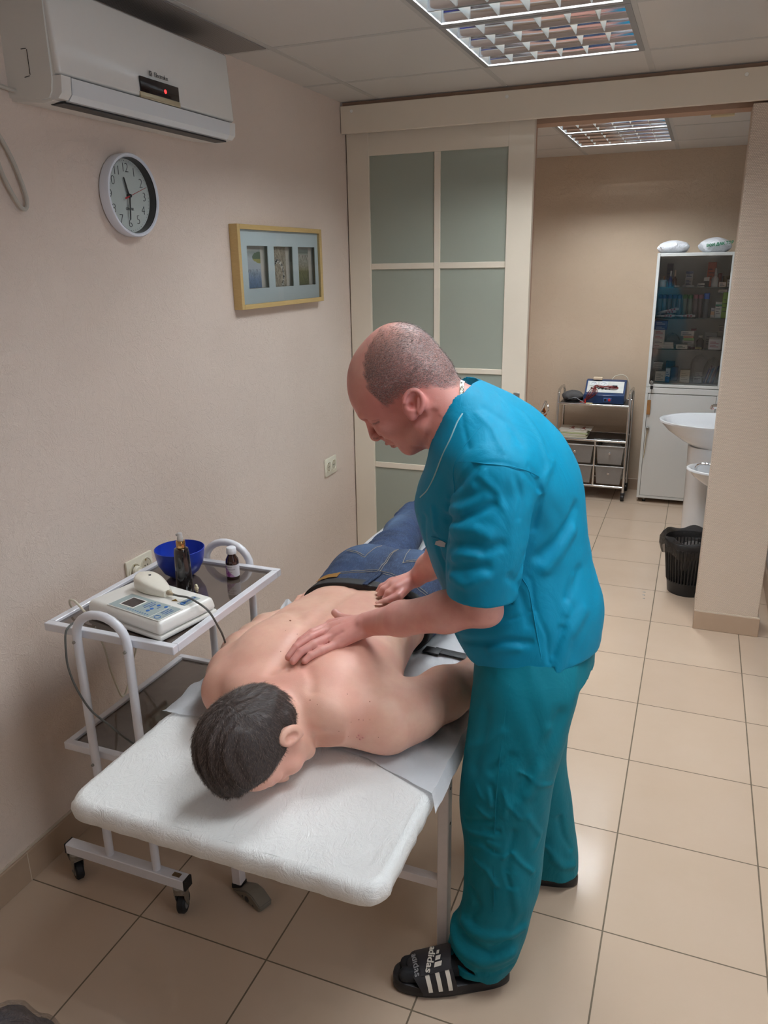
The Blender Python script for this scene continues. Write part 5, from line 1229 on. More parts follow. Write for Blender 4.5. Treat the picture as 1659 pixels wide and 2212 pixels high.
# ---- folded crutch or chair: chrome handle with orange sling left of the cart
cr = thing('folding_chair', 'chrome handle with orange sling behind the therapist\'s back', 'folding chair', (0.55, 4.0, 0.0))
obj('chrome_frame', tube(tube(B(), [(0.36, 4.02, 0.02), (0.60, 4.03, 0.56), (0.655, 4.04, 0.70)], 0.009, 10), [(0.635, 3.98, 0.60), (0.665, 3.98, 0.615), (0.685, 3.98, 0.645), (0.678, 3.99, 0.675), (0.655, 4.02, 0.695)], 0.006, 10, 6), M_CHROME, cr, world=True)
obj('back_leg', tube(B(), [(0.66, 4.26, 0.02), (0.635, 4.03, 0.62)], 0.009, 10), M_CHROME, cr, world=True)
bm = prism(B(), [(0.40, 0.18), (0.44, 0.165), (0.665, 0.60), (0.640, 0.655), (0.628, 0.652)], 4.045, 4.055, 'y'); obj('sling', bm, mat('orange_canvas', rgb(178, 92, 34), 0.7), cr, world=True, smooth=0)

# ---- wash basin and foot basin
def basin(name, label, cat, cx, cy_, zr, ax, ay, dep, inner_d, ped, m=M_CERAMIC):
    t = thing(name, label, cat, (cx, cy_, 0.0))
    bm = B(); rings = []
    prof = [(0.30, -dep), (0.42, -dep * 0.96), (0.62, -dep * 0.72), (0.86, -dep * 0.36), (0.97, -dep * 0.10), (1.0, -0.010), (0.995, 0.0), (0.965, 0.003), (0.90, -0.004), (0.80, -inner_d * 0.35), (0.62, -inner_d * 0.78), (0.35, -inner_d * 0.97), (0.06, -inner_d)]
    for f, z in prof:
        r = []
        for i in range(56):
            a = 2 * PI * i / 56; ca, sa = math.cos(a), math.sin(a)
            ex = ax * (1.0 if ca < 0 else 0.92); px = ex * ca * f; py = ay * sa * f
            if ca > 0.3: px = min(px, ax * 0.86 * max(f, 0.3)); 
            off = 0.22 * ax * (1 - f) if z < -0.001 and f < 0.97 else 0
            r.append(bm.verts.new((cx + px + off * 0.5, cy_ + py, zr + z)))
        rings.append(r)
    for a, b in zip(rings, rings[1:]):
        for i in range(56): bm.faces.new((a[i], a[(i + 1) % 56], b[(i + 1) % 56], b[i]))
    bm.faces.new(list(reversed(rings[0]))); bm.faces.new(rings[-1]); bmesh.ops.recalc_face_normals(bm, faces=bm.faces)
    obj('basin', bm, m, t, world=True, smooth=60)
    if ped:
        px, r0, r1 = ped
        bm = B(); rings = []
        for f in (0, 0.03, 0.5, 0.85, 1.0):
            rr = r0 + (r1 - r0) * f ** 2; z = 0.001 + (zr - dep * 0.92) * f
            rings.append([bm.verts.new((px + rr * math.cos(2 * PI * i / 36), cy_ + rr * 1.05 * math.sin(2 * PI * i / 36), z)) for i in range(36)])
        for a, b in zip(rings, rings[1:]):
            for i in range(36): bm.faces.new((a[i], a[(i + 1) % 36], b[(i + 1) % 36], b[i]))
        bm.faces.new(rings[-1]); bm.faces.new(list(reversed(rings[0]))); obj('pedestal', bm, m, t, world=True, smooth=60)
    return t
sk = basin('wash_basin', 'white ceramic pedestal wash basin in the back room', 'wash basin', 1.80, 3.18, 0.778, 0.315, 0.25, 0.165, 0.13, (1.765, 0.095, 0.105))
bm = B(); cyl(bm, (2.0, 3.18, 0.77), (2.0, 3.18, 0.86), 0.022, seg=18, bevel=0.003); tube(bm, [(2.0, 3.18, 0.85), (1.95, 3.18, 0.868), (1.87, 3.18, 0.868), (1.775, 3.18, 0.862)], 0.0135, 12, 5); cyl(bm, (1.778, 3.18, 0.866), (1.770, 3.18, 0.845), 0.013, seg=14)
obj('tap', bm, M_CHROME, sk, world=True)
bd = basin('foot_basin', 'lower white ceramic basin with a coiled chrome hose, beside the wash basin', 'foot basin', 1.90, 2.88, 0.565, 0.235, 0.16, 0.125, 0.09, (1.93, 0.07, 0.08))
obj('hose', tube(B(), [(1.90, 2.82, 0.54), (1.84, 2.83, 0.585), (1.78, 2.85, 0.592), (1.735, 2.87, 0.585), (1.715, 2.88, 0.56), (1.72, 2.89, 0.53)], 0.008, 10, 10, rfun=lambda f: 1 + 0.12 * math.sin(f * 260)), M_CHROME, bd, world=True)
bm = lathe(B(), [(0, 0), (0.026, 0), (0.028, 0.004), (0.027, 0.12), (0.015, 0.135), (0.012, 0.15), (0, 0.15)], 20); single('soap_bottle', bm, pm_((214, 52, 28)), 'red-orange bottle standing behind the tap at the pillar edge', 'bottle', smooth=50, loc=(1.875, 3.10, 0.785))

# ---- waste bin with a black liner
wb = thing('waste_bin', 'black slotted plastic waste bin beside the pillar base', 'waste bin', (1.728, 2.43, 0.0))
def br_(z): return 0.098 + 0.034 * z / 0.29
bm = lathe(B(), [(0, 0.006), (br_(0) - 0.003, 0.006), (br_(0.07) - 0.002, 0.07), (br_(0.07), 0.07), (br_(0), 0.0), (0, 0.0)], 48); obj('base', bm, M_BLACK, wb, smooth=50)
bm = B()
for i in range(44):
    a = 2 * PI * i / 44; r0_, r1_ = br_(0.068), br_(0.262)
    tube(bm, [(r0_ * math.cos(a), r0_ * math.sin(a), 0.066), (r1_ * math.cos(a), r1_ * math.sin(a), 0.262)], 0.0034, 5)
obj('slatted_wall', bm, M_BLACK, wb)
bm = lathe(B(), [(br_(0.255), 0.258), (br_(0.29) + 0.004, 0.29), (br_(0.29) - 0.001, 0.292), (br_(0.255) - 0.003, 0.258)], 48); obj('rim', bm, M_BLACK, wb, smooth=50)
bm = B(); rings = []
for (r_, z_) in ((0.085, 0.04), (0.098, 0.15), (0.118, 0.25), (0.127, 0.295), (0.140, 0.312), (0.153, 0.296), (0.156, 0.265), (0.150, 0.235), (0.146, 0.222)):
    rings.append([bm.verts.new(((r_ + 0.006 * math.sin(9 * a) * (r_ > 0.13) + 0.004 * math.sin(17 * a + z_ * 40)) * math.cos(a), (r_ + 0.006 * math.sin(9 * a) * (r_ > 0.13)) * math.sin(a), z_ + 0.010 * math.sin(5 * a + r_ * 50) * (z_ > 0.2 and r_ > 0.13))) for a in [2 * PI * i / 72 for i in range(72)]])
for a, b in zip(rings, rings[1:]):
    for i in range(72): bm.faces.new((a[i], a[(i + 1) % 72], b[(i + 1) % 72], b[i]))
bm.faces.new(list(reversed(rings[0])))
t = NT('black_liner'); t.base(rgb(34, 32, 32)); t.b.inputs['Roughness'].default_value = 0.22; t.b.inputs['Alpha'].default_value = 0.80; t.bump(t.noise(t.coord(), 55, 5, 0.6, 1.5), 1.0, 0.008)
bl = single('bin_liner', bm, t.m, 'thin black bin liner folded over the rim of the waste bin', 'bin liner', smooth=50, loc=(1.728, 2.43, 0.001))
# ================================================================== IMPLICIT-SURFACE MODELLING (bodies, clothes)
A3 = lambda p: np.array(p, dtype=np.float32)
def smin(a, b, k):
    if k <= 0: return np.minimum(a, b)
    h = np.clip(k - np.abs(a - b), 0, None) / k
    return np.minimum(a, b) - h * h * h * k / 6.0
class Sdf:
    def __init__(s): s.ops = []; s.disp = []; s.off = np.zeros(3, dtype=np.float32)
    def add(s, fn, lo, hi, k=0.02, op='u'): s.ops.append((fn, A3(lo), A3(hi), k, op)); return s
    def cap(s, a, b, ra, rb=None, k=0.02, op='u'):
        rb = ra if rb is None else rb; a = A3(a) + s.off; b = A3(b) + s.off; r = max(ra, rb)
        ba = b - a; L2 = max(float(ba @ ba), 1e-9)
        def fn(P):
            pa = P - a; h = np.clip(pa @ ba / L2, 0, 1)
            return np.linalg.norm(pa - h[:, None] * ba, axis=1) - (ra + (rb - ra) * h)
        return s.add(fn, np.minimum(a, b) - r, np.maximum(a, b) + r, k, op)
    def chain(s, pts, rs, k=0.015, kk=None):
        for i in range(len(pts) - 1): s.cap(pts[i], pts[i + 1], rs[i], rs[i + 1], k if i == 0 else (kk if kk is not None else 0.012))
        return s
    def ell(s, c, r, k=0.02, rot=None, op='u'):
        c = A3(c) + s.off; r = A3(r); Rm = None if rot is None else np.array(rot, dtype=np.float32)   # rows = local axes
        def fn(P):
            q = P - c
            if Rm is not None: q = q @ Rm.T
            k0 = np.linalg.norm(q / r, axis=1); k1 = np.linalg.norm(q / (r * r), axis=1) + 1e-9
            return k0 * (k0 - 1.0) / k1
        m = float(r.max()); ext = m if Rm is not None else r
        return s.add(fn, c - ext, c + ext, k, op)
    def ecap(s, a, b, ra, rb, flat, side, k=0.02, op='u'):
        """tapered capsule with an oval section: thinner by `flat` along direction `side`"""
        a = A3(a) + s.off; b = A3(b) + s.off; w = A3(side); w = w / np.linalg.norm(w); r = max(ra, rb)
        ba = b - a; w = w - ba * float(w @ ba) / max(float(ba @ ba), 1e-9); w = w / np.linalg.norm(w)
        L2 = max(float(ba @ ba), 1e-9)
        def fn(P):
            pa = P - a; h = np.clip(pa @ ba / L2, 0, 1); q = pa - h[:, None] * ba
            t = q @ w; q2 = q + (t * (1 / flat - 1))[:, None] * w
            l1 = np.linalg.norm(q, axis=1); l2 = np.linalg.norm(q2, axis=1) + 1e-9; R_ = ra + (rb - ra) * h
            return (l2 - R_) * np.where(l2 > 1e-6, np.clip(l1 / l2, flat, 1), 1)
        return s.add(fn, np.minimum(a, b) - r, np.maximum(a, b) + r, k, op)
    def loft(s, axis, rows, k=0.02, op='u', pw=2.0, lo=None, hi=None):
        """rows: (t, c1, c2, r1, r2) sections across `axis`; the two other axes in x,y,z order"""
        ax = 'xyz'.index(axis); o1, o2 = [i for i in range(3) if i != ax]
        rows = np.array(sorted(rows), dtype=np.float32); t = rows[:, 0]
        # smooth interpolation table
        tt = np.linspace(t[0], t[-1], 160); C = []
        for j in range(1, 5):
            y = rows[:, j]; m = np.gradient(y, t); i = np.clip(np.searchsorted(t, tt) - 1, 0, len(t) - 2)
            h = t[i + 1] - t[i]; u = (tt - t[i]) / h
            C.append((2*u**3 - 3*u**2 + 1) * y[i] + (u**3 - 2*u**2 + u) * h * m[i] + (-2*u**3 + 3*u**2) * y[i + 1] + (u**3 - u**2) * h * m[i + 1])
        def fn(P):
            z = P[:, ax]; zc = np.clip(z, t[0], t[-1])
            c1, c2, r1, r2 = [np.interp(zc, tt, c) for c in C]
            a = np.abs(P[:, o1] - c1) / r1; b = np.abs(P[:, o2] - c2) / r2
            q = (a ** pw + b ** pw) ** (1 / pw) + 1e-9
            g = q ** (1 - pw) * np.sqrt((a ** (pw - 1) / r1) ** 2 + (b ** (pw - 1) / r2) ** 2) + 1e-6
            d = (q - 1) / g
            d = np.clip(d, -np.minimum(r1, r2), None)
            dz = np.abs(z - zc)
            return np.where(dz > 0, np.sqrt(np.maximum(d, 0) ** 2 + dz ** 2) + np.minimum(d, 0) * 0 , np.maximum(d, np.maximum(t[0] - z, z - t[-1])))
        l = np.zeros(3); h_ = np.zeros(3); l[ax] = t[0]; h_[ax] = t[-1]
        l[o1] = (rows[:, 1] - rows[:, 3]).min(); h_[o1] = (rows[:, 1] + rows[:, 3]).max(); l[o2] = (rows[:, 2] - rows[:, 4]).min(); h_[o2] = (rows[:, 2] + rows[:, 4]).max()
        return s.add(fn, l - 0.01, h_ + 0.01, k, op)
    def plane(s, pt, n, k=0.003):
        """cut away everything on the side the normal points to"""
        pt = A3(pt); n = A3(n); n = n / np.linalg.norm(n)
        return s.add(lambda P: (P - pt) @ n, (-9,) * 3, (9,) * 3, k, 'i')
    def fold(s, pts, w, h):
        """raised (h > 0) or sunken fold following a polyline"""
        pts = [A3(p) + s.off for p in pts]
        s.disp.append(('fold', pts, w, h))
        return s
    def noise(s, fn): s.disp.append(('fn', fn)); return s
    def project(s, pts, it=4):
        P = A3(pts).reshape(-1, 3); e = 0.0015
        for _ in range(it):
            d = s.ev(P, stage=0); g = np.stack([s.ev(P + A3(np.eye(3)[i] * e), stage=0) - d for i in range(3)], 1) / e
            P = P - np.clip(d, -.06, .06)[:, None] * g / (np.sum(g * g, axis=1)[:, None] + 1e-6)
        return P
    def ev(s, P, sel=None, stage=None, d=None):
        if d is None: d = np.full(len(P), 10.0, dtype=np.float32)
        for fn, lo, hi, k, op in s.ops:
            if stage is not None and (op in 'SI') != (stage == 1): continue
            m = sel(lo, hi, k, op) if sel else slice(None)
            if sel is not None and m is None: continue
            e = fn(P[m]).astype(np.float32)
            if op == 'u': d[m] = smin(d[m], e, k)
            elif op in 'sS': d[m] = -smin(-d[m], e, k)
            elif op in 'iI': d[m] = -smin(-d[m], -e, k)
        return d
def fold_d(P, pts, w):
    best = np.full(len(P), 9.0, dtype=np.float32)
    for a, b in zip(pts, pts[1:]):
        ba = b - a; pa = P - a; h = np.clip(pa @ ba / max(float(ba @ ba), 1e-9), 0, 1)
        best = np.minimum(best, np.linalg.norm(pa - h[:, None] * ba, axis=1))
    # fade at the ends
    return np.exp(-(best / w) ** 2)
def polygonise(sd, lo, hi, res, smooth=2):
    Bk = 8
    lo = np.array(lo, dtype=np.float32); hi = np.array(hi, dtype=np.float32)
    nb = np.ceil((hi - lo) / (res * Bk)).astype(int); n = nb * Bk
    G = np.full(tuple(n), 1.0, dtype=np.float32)
    bi = np.stack(np.meshgrid(*[np.arange(k) for k in nb], indexing='ij'), -1).reshape(-1, 3)
    cen = lo + (bi * Bk + (Bk - 1) / 2) * res
    dc = sd.ev(cen.astype(np.float32))
    rad = res * Bk * 0.5 * 1.7321
    act = np.abs(dc) < rad * 1.35 + 0.022
    disp = []
    for it in sd.disp:
        if it[0] == 'fold':
            P = np.stack(it[1]); L = []
            for a, b in zip(P, P[1:]):
                n_ = max(1, int(np.linalg.norm(b - a) / 0.015)); L += [a + (b - a) * i / n_ for i in range(n_)]
            L.append(P[-1]); disp.append(('fold', list(sd.project(L)), it[2], it[3]))
        else: disp.append(it)
    ins = (~act) & (dc < 0)
    off = np.stack(np.meshgrid(*[np.arange(Bk)] * 3, indexing='ij'), -1).reshape(-1, 3)
    G6 = G.reshape(nb[0], Bk, nb[1], Bk, nb[2], Bk)
    for q in bi[ins]: G6[q[0], :, q[1], :, q[2], :] = -1.0
    ab = bi[act]; ca = cen[act]; CH = 1500
    half = res * Bk / 2
    for s0 in range(0, len(ab), CH):
        bb = ab[s0:s0 + CH]; cc = ca[s0:s0 + CH]
        P = (lo + ((bb[:, None, :] * Bk + off[None]) * res)).reshape(-1, 3).astype(np.float32)
        def sel(l, h, k, op):
            mg = k + half + (0.03 if op == 'u' else 0.01)
            m = np.all((cc > l - mg) & (cc < h + mg), axis=1)
            if not m.any(): return None
            return np.repeat(m, Bk ** 3)
        d = sd.ev(P, sel, stage=0)
        near = np.abs(d) < 0.04
        if near.any() and disp:
            Pn = P[near]; add = np.zeros(len(Pn), dtype=np.float32)
            for it in disp:
                if it[0] == 'fold':
                    pts = np.stack(it[1]); w = it[2]; l = pts.min(0) - 3 * w; h = pts.max(0) + 3 * w
                    m = np.all((Pn > l) & (Pn < h), axis=1)
                    if m.any(): add[m] += it[3] * fold_d(Pn[m], it[1], w)
                else: add += it[1](Pn).astype(np.float32)
            d[near] -= add
        d = sd.ev(P, sel, stage=1, d=d)
        d = d.reshape(len(bb), Bk, Bk, Bk)
        for q, v in zip(bb, d): G6[q[0], :, q[1], :, q[2], :] = v
    # surface nets
    I = G < 0
    c = I[:-1, :-1, :-1]
    allv = c.copy(); anyv = c.copy()
    for dx in (0, 1):
        for dy in (0, 1):
            for dz in (0, 1):
                v = I[dx:n[0] - 1 + dx, dy:n[1] - 1 + dy, dz:n[2] - 1 + dz]
                allv &= v; anyv |= v
    mask = anyv & ~allv
    idx = np.stack(np.nonzero(mask), -1)
    vid = np.full(mask.shape, -1, dtype=np.int32); vid[mask] = np.arange(len(idx))
    acc = np.zeros((len(idx), 3), dtype=np.float32); cnt = np.zeros(len(idx), dtype=np.float32)
    x, y, z = idx.T
    for ax in range(3):
        o = [i for i in range(3) if i != ax]
        for u in (0, 1):
            for v in (0, 1):
                p = [x, y, z]; p = [q.copy() for q in p]; p[o[0]] += u; p[o[1]] += v
                q = [w_.copy() for w_ in p]; q[ax] += 1
                a = G[p[0], p[1], p[2]]; b = G[q[0], q[1], q[2]]
                m = (a < 0) != (b < 0)
                t = np.where(m, a / np.where(m, a - b, 1), 0)
                pos = np.stack(p, -1).astype(np.float32); pos[:, ax] += t
                acc[m] += pos[m]; cnt[m] += 1
    V = lo + acc / cnt[:, None] * res
    F = []
    for ax in range(3):
        o1, o2 = [(1, 2), (2, 0), (0, 1)][ax]
        sl0 = [slice(1, n[i] - 1) for i in range(3)]; sl1 = list(sl0)
        sl0[ax] = slice(0, n[ax] - 1); sl1[ax] = slice(1, n[ax])
        A = I[tuple(sl0)]; Bm = I[tuple(sl1)]
        e = np.stack(np.nonzero(A != Bm), -1)
        if not len(e): continue
        fl = A[tuple(e.T)]
        base = e.copy()
        for i in range(3):
            if i != ax: base[:, i] += 1
        def cell(d1, d2):
            q = base.copy(); q[:, o1] -= d1; q[:, o2] -= d2; return vid[tuple(q.T)]
        a, b, c_, d_ = cell(1, 1), cell(0, 1), cell(0, 0), cell(1, 0)
        f = np.stack([a, b, c_, d_], -1); f[~fl] = f[~fl][:, ::-1]
        F.append(f)
    F = np.concatenate(F); F = F[(F >= 0).all(1)]
    vol = np.einsum('ij,ij->', V[F[:, 0]], np.cross(V[F[:, 1]], V[F[:, 2]])) + np.einsum('ij,ij->', V[F[:, 0]], np.cross(V[F[:, 2]], V[F[:, 3]]))
    # orient outwards: compare the face normals with the field's own gradient
    q = F[:: max(1, len(F) // 4000)]; cN = np.cross(V[q[:, 1]] - V[q[:, 0]], V[q[:, 2]] - V[q[:, 0]]); cN /= np.linalg.norm(cN, axis=1)[:, None] + 1e-12
    c0 = V[q].mean(1); g = ((c0 + cN * res * 1.2 - lo) / res + 0.5).astype(int).clip(0, n - 1); h_ = ((c0 - cN * res * 1.2 - lo) / res + 0.5).astype(int).clip(0, n - 1)
    if (G[tuple(g.T)] - G[tuple(h_.T)]).sum() < 0: F = F[:, ::-1]
    for _ in range(smooth):
        S_ = np.zeros_like(V); C_ = np.zeros(len(V), dtype=np.float32)
        for i in range(4):
            a = F[:, i]; b = F[:, (i + 1) % 4]
            for (p, q) in ((a, b), (b, a)):
                for k in range(3): S_[:, k] += np.bincount(p, weights=V[q, k], minlength=len(V)).astype(np.float32)
                C_ += np.bincount(p, minlength=len(V))
        V = V * 0.45 + 0.55 * S_ / np.maximum(C_, 1)[:, None]
    return V, F
def np_mesh(name, V, F):
    me = bpy.data.meshes.new(name)
    me.vertices.add(len(V)); me.vertices.foreach_set('co', np.ascontiguousarray(V, dtype=np.float32).ravel())
    me.loops.add(F.size); me.loops.foreach_set('vertex_index', np.ascontiguousarray(F, dtype=np.int32).ravel())
    me.polygons.add(len(F)); me.polygons.foreach_set('loop_start', np.arange(0, F.size, F.shape[1], dtype=np.int32))
    me.update(calc_edges=True); me.validate()
    return me
def sdf_obj(name, sd, lo, hi, res, m, parent=None, label=None, smooth=2, keep=None):
    V, F = polygonise(sd, lo, hi, res, smooth)
    me = np_mesh(name, V, F)
    o = obj(name, me, m, parent, world=True, smooth=180, label=label)
    return o, V, F
def vnormals(V, F):
    a = V[F[:, 2]] - V[F[:, 0]]; b = V[F[:, 3]] - V[F[:, 1]]; nn = np.cross(a, b); N = np.zeros_like(V)
    for i in range(4):
        for k in range(3): N[:, k] += np.bincount(F[:, i], weights=nn[:, k], minlength=len(V))
    return N / (np.linalg.norm(N, axis=1)[:, None] + 1e-12)
def vattr(o, name, vals):
    a = o.data.attributes.new(name, 'FLOAT', 'POINT'); a.data.foreach_set('value', np.ascontiguousarray(vals, dtype=np.float32))
def sstep(a, b, x):
    t = np.clip((x - a) / (b - a), 0, 1); return t * t * (3 - 2 * t)
# ================================================================== PEOPLE
def skin_mat(name, base, red, stub=None):
    t = NT(name); v = t.coord()
    n = t.noise(v, 9, 4, 0.6); n2 = t.noise(v, 55, 3, 0.6)
    c = t.mix(t.ramp(n, [(0.35, 0.0), (0.7, 0.6)]), base, red)
    at = t.node('ShaderNodeAttribute'); at.attribute_name = 'blush'
    c = t.mix(t.math('MULTIPLY', at.outputs['Fac'], 0.8), c, red)
    c = t.mix(t.ramp(n2, [(0.4, 0.0), (0.75, 0.14)]), c, tuple(x * 0.8 for x in red[:3]) + (1,))
    if stub:
        a2 = t.node('ShaderNodeAttribute'); a2.attribute_name = 'stubble_shade'
        n3 = t.noise(v, 420, 2, 0.6)
        c = t.mix(t.math('MULTIPLY', a2.outputs['Fac'], t.ramp(n3, [(0.3, 0.35), (0.6, 0.9)])), c, stub)
    t.base(c); b = t.b
    b.inputs['Roughness'].default_value = 0.46; b.inputs['Specular IOR Level'].default_value = 0.42
    b.inputs['Subsurface Weight'].default_value = 0.12; b.inputs['Subsurface Radius'].default_value = (0.012, 0.004, 0.002); b.inputs['Subsurface Scale'].default_value = 1.0
    fine = t.node('ShaderNodeTexVoronoi'); t.link(v, fine.inputs['Vector']); fine.inputs['Scale'].default_value = 520
    t.bump(t.math('ADD', fine.outputs[0], t.math('MULTIPLY', n2, 1.5)), 0.12, 0.0006)
    return t.m
def cloth_mat(name, col, col2, rough=0.75, weave=900, cre=0.35, cs=22, sheen=0.25):
    t = NT(name); v = t.coord()
    t.base(t.mix(t.noise(v, 6, 3), col, col2))
    t.b.inputs['Roughness'].default_value = rough; t.b.inputs['Sheen Weight'].default_value = sheen; t.b.inputs['Sheen Roughness'].default_value = 0.4
    n = t.noise(t.coord(scale=(1, 1, 0.7)), cs, 4, 0.55, 1.8)
    w = t.noise(v, weave, 1)
    n5 = t.noise(t.coord(scale=(1, 1, 0.6)), cs * 2.6, 3, 0.5, 0.6)
    t.bump(t.math('ADD', t.math('ADD', t.math('MULTIPLY', n, 2.2), t.math('MULTIPLY', n5, 0.7)), t.math('MULTIPLY', w, 0.05)), cre, 0.006)
    return t.m
M_TEAL = cloth_mat('teal_scrubs', rgb(0, 138, 176), rgb(0, 128, 162), rough=0.6, cs=9, cre=0.22, sheen=0.0)
M_TEAL2 = cloth_mat('teal_trousers', rgb(0, 116, 134), rgb(0, 108, 124), rough=0.65, cs=9, cre=0.25, sheen=0.0)
for m_ in (M_TEAL, M_TEAL2): m_.node_tree.nodes['Principled BSDF'].inputs['Specular IOR Level'].default_value = 0.22
M_DENIM = None
def denim():
    t = NT('blue_denim'); v = t.coord(scale=(1, 0.25, 1))
    n = t.noise(t.coord(), 8, 4, 0.6); f = t.noise(v, 300, 3, 0.7)
    c = t.mix(t.ramp(n, [(0.35, 0.0), (0.7, 1.0)]), rgb(16, 30, 56), rgb(30, 50, 84))
    at = t.node('ShaderNodeAttribute'); at.attribute_name = 'fade'
    c = t.mix(at.outputs['Fac'], c, rgb(88, 112, 142))
    c = t.mix(t.ramp(f, [(0.45, 0.0), (0.75, 0.35)]), c, rgb(88, 108, 136))
    t.base(c); t.b.inputs['Roughness'].default_value = 0.85
    t.bump(t.math('ADD', t.noise(t.coord(), 26, 4, 0.6, 1.5), t.math('MULTIPLY', f, 0.3)), 0.35, 0.002)
    return t.m
M_DENIM = denim()

def hairs(name, V, N, idx, dirs, length, width, m, parent, rnd, seg=2, lift=0.35, curl=0.3, label=None):
    """short strands as tapering ribbons rooted on the surface points V[idx]"""
    n = len(idx); P = V[idx] + rnd.normal(0, 0.0012, (n, 3)); Nn = N[idx]; D = dirs
    D = D - Nn * (D * Nn).sum(1)[:, None]; D /= np.linalg.norm(D, axis=1)[:, None] + 1e-9
    D = D + rnd.normal(0, curl * 0.35, (n, 3)); D /= np.linalg.norm(D, axis=1)[:, None]
    W = np.cross(Nn, D) + rnd.normal(0, 0.5, (n, 3)); W /= np.linalg.norm(W, axis=1)[:, None] + 1e-9
    L = length * rnd.uniform(0.7, 1.15, n); vs = []; 
    for k in range(seg + 1):
        f = k / seg
        c = P + D * (L * f)[:, None] + Nn * (L * lift * (f - 0.75 * f * f))[:, None]
        w = width * (1 - f) ** 0.7
        if k < seg: vs += [c - W * w / 2, c + W * w / 2]
        else: vs += [c]
    A = np.stack(vs, 1); nv = A.shape[1]; base = np.arange(n)[:, None] * nv
    me = bpy.data.meshes.new(name); faces = []
    q = [(0, 1, 3, 2)] if seg == 2 else []
    quads = np.concatenate([base + np.array([[2 * k, 2 * k + 1, 2 * k + 3, 2 * k + 2]]) for k in range(seg - 1)]) if seg > 1 else np.zeros((0, 4), int)
    tris = base + np.array([[2 * (seg - 1), 2 * (seg - 1) + 1, 2 * seg]])
    loops = np.concatenate([quads.ravel(), tris.ravel()]).astype(np.int32)
    starts = np.concatenate([np.arange(len(quads)) * 4, len(quads) * 4 + np.arange(len(tris)) * 3]).astype(np.int32)
    me.vertices.add(n * nv); me.vertices.foreach_set('co', A.reshape(-1).astype(np.float32))
    me.loops.add(len(loops)); me.loops.foreach_set('vertex_index', loops)
    me.polygons.add(len(starts)); me.polygons.foreach_set('loop_start', starts); me.update(calc_edges=True)
    return obj(name, me, m, parent, world=True, smooth=0, label=label)
def hair_mat(name, c1, c2, rough=0.4):
    t = NT(name); g = t.node('ShaderNodeNewGeometry')
    t.base(t.mix(t.math('POWER', g.outputs['Random Per Island'], 1.5), c1, c2)); t.b.inputs['Roughness'].default_value = rough; t.b.inputs['Specular IOR Level'].default_value = 0.6
    return t.m
def area_pick(V, F, w, n, rnd):
    a = np.linalg.norm(np.cross(V[F[:, 1]] - V[F[:, 0]], V[F[:, 2]] - V[F[:, 0]]), axis=1)
    pf = a * w[F].mean(1); pf = pf / pf.sum(); f = rnd.choice(len(F), n, p=pf)
    u = rnd.uniform(0, 1, (n, 2)); q = V[F[f]]
    P = (q[:, 0] * (1 - u[:, :1]) + q[:, 1] * u[:, :1]) * (1 - u[:, 1:]) + (q[:, 3] * (1 - u[:, :1]) + q[:, 2] * u[:, :1]) * u[:, 1:]
    return P, f
def finger(sd, pts, r0, r1, k=0.004):
    rs = [r0 + (r1 - r0) * i / (len(pts) - 1) for i in range(len(pts))]
    for i in range(1, len(pts) - 1): rs[i] *= 1.05
    for i in range(len(pts) - 1): sd.cap(pts[i], pts[i + 1], rs[i], rs[i + 1], k if i else 0.010)
def joinmesh(parts):
    V = []; F = []; o = 0
    for v, f in parts: V.append(v); F.append(f + o); o += len(v)
    return np.concatenate(V), np.concatenate(F)

# ------------------------------------------------------------------ the man lying on the table
pa = thing('person', 'shirtless dark-haired person in jeans lying face down on the massage table', 'person', (0.83, 0.3, 0.62))
TS = 0.6165     # where the body touches the sheet
b = Sdf()
TORSO = [(-0.36, .865, .705, .150, .060), (-0.30, .862, .708, .205, .084), (-0.22, .853, .712, .222, .100), (-0.12, .838, .714, .222, .106), (0.0, .826, .713, .203, .104), (0.11, .822, .708, .192, .098), (0.20, .826, .703, .190, .094), (0.30, .83, .70, .195, .094)]
b.loft('y', TORSO, k=0.02, pw=2.65)
b.ell((.735, -.17, .768), (.085, .12, .056), 0.06)      # shoulder blades
b.ell((.935, -.21, .768), (.10, .12, .056), 0.06)
b.ell((.80, -.33, .745), (.10, .07, .05), 0.05); b.ell((.93, -.335, .742), (.10, .07, .05), 0.06)
b.cap((.870, -.33, .725), (.868, -.425, .712), .066, .060, 0.05)      # neck
# left arm, towards the therapist
b.chain([(1.075, -.262, .692), (1.115, -.20, .688), (1.16, -.095, .682), (1.205, .005, .674)], [.078, .066, .060, .050], 0.06, 0.05)
b.chain([(1.205, .005, .674), (1.212, .10, .668), (1.205, .245, .652)], [.050, .047, .031], 0.03, 0.03)
b.ell((1.02, -.245, .69), (.09, .085, .072), 0.06)
b.ecap((1.203, .25, .650), (1.197, .33, .645), .040, .042, .45, (0, 0, 1), 0.02)
for q, (dx, L) in enumerate(((-.030, .085), (-.011, .095), (.009, .088), (.028, .068))):
    x = 1.197 + dx; finger(b, [(x, .325, .645), (x + dx * .2, .325 + L * .55, .642), (x + dx * .2, .325 + L, .634)], .0095, .0075)
finger(b, [(1.170, .265, .645), (1.150, .30, .64), (1.145, .34, .632)], .012, .009)
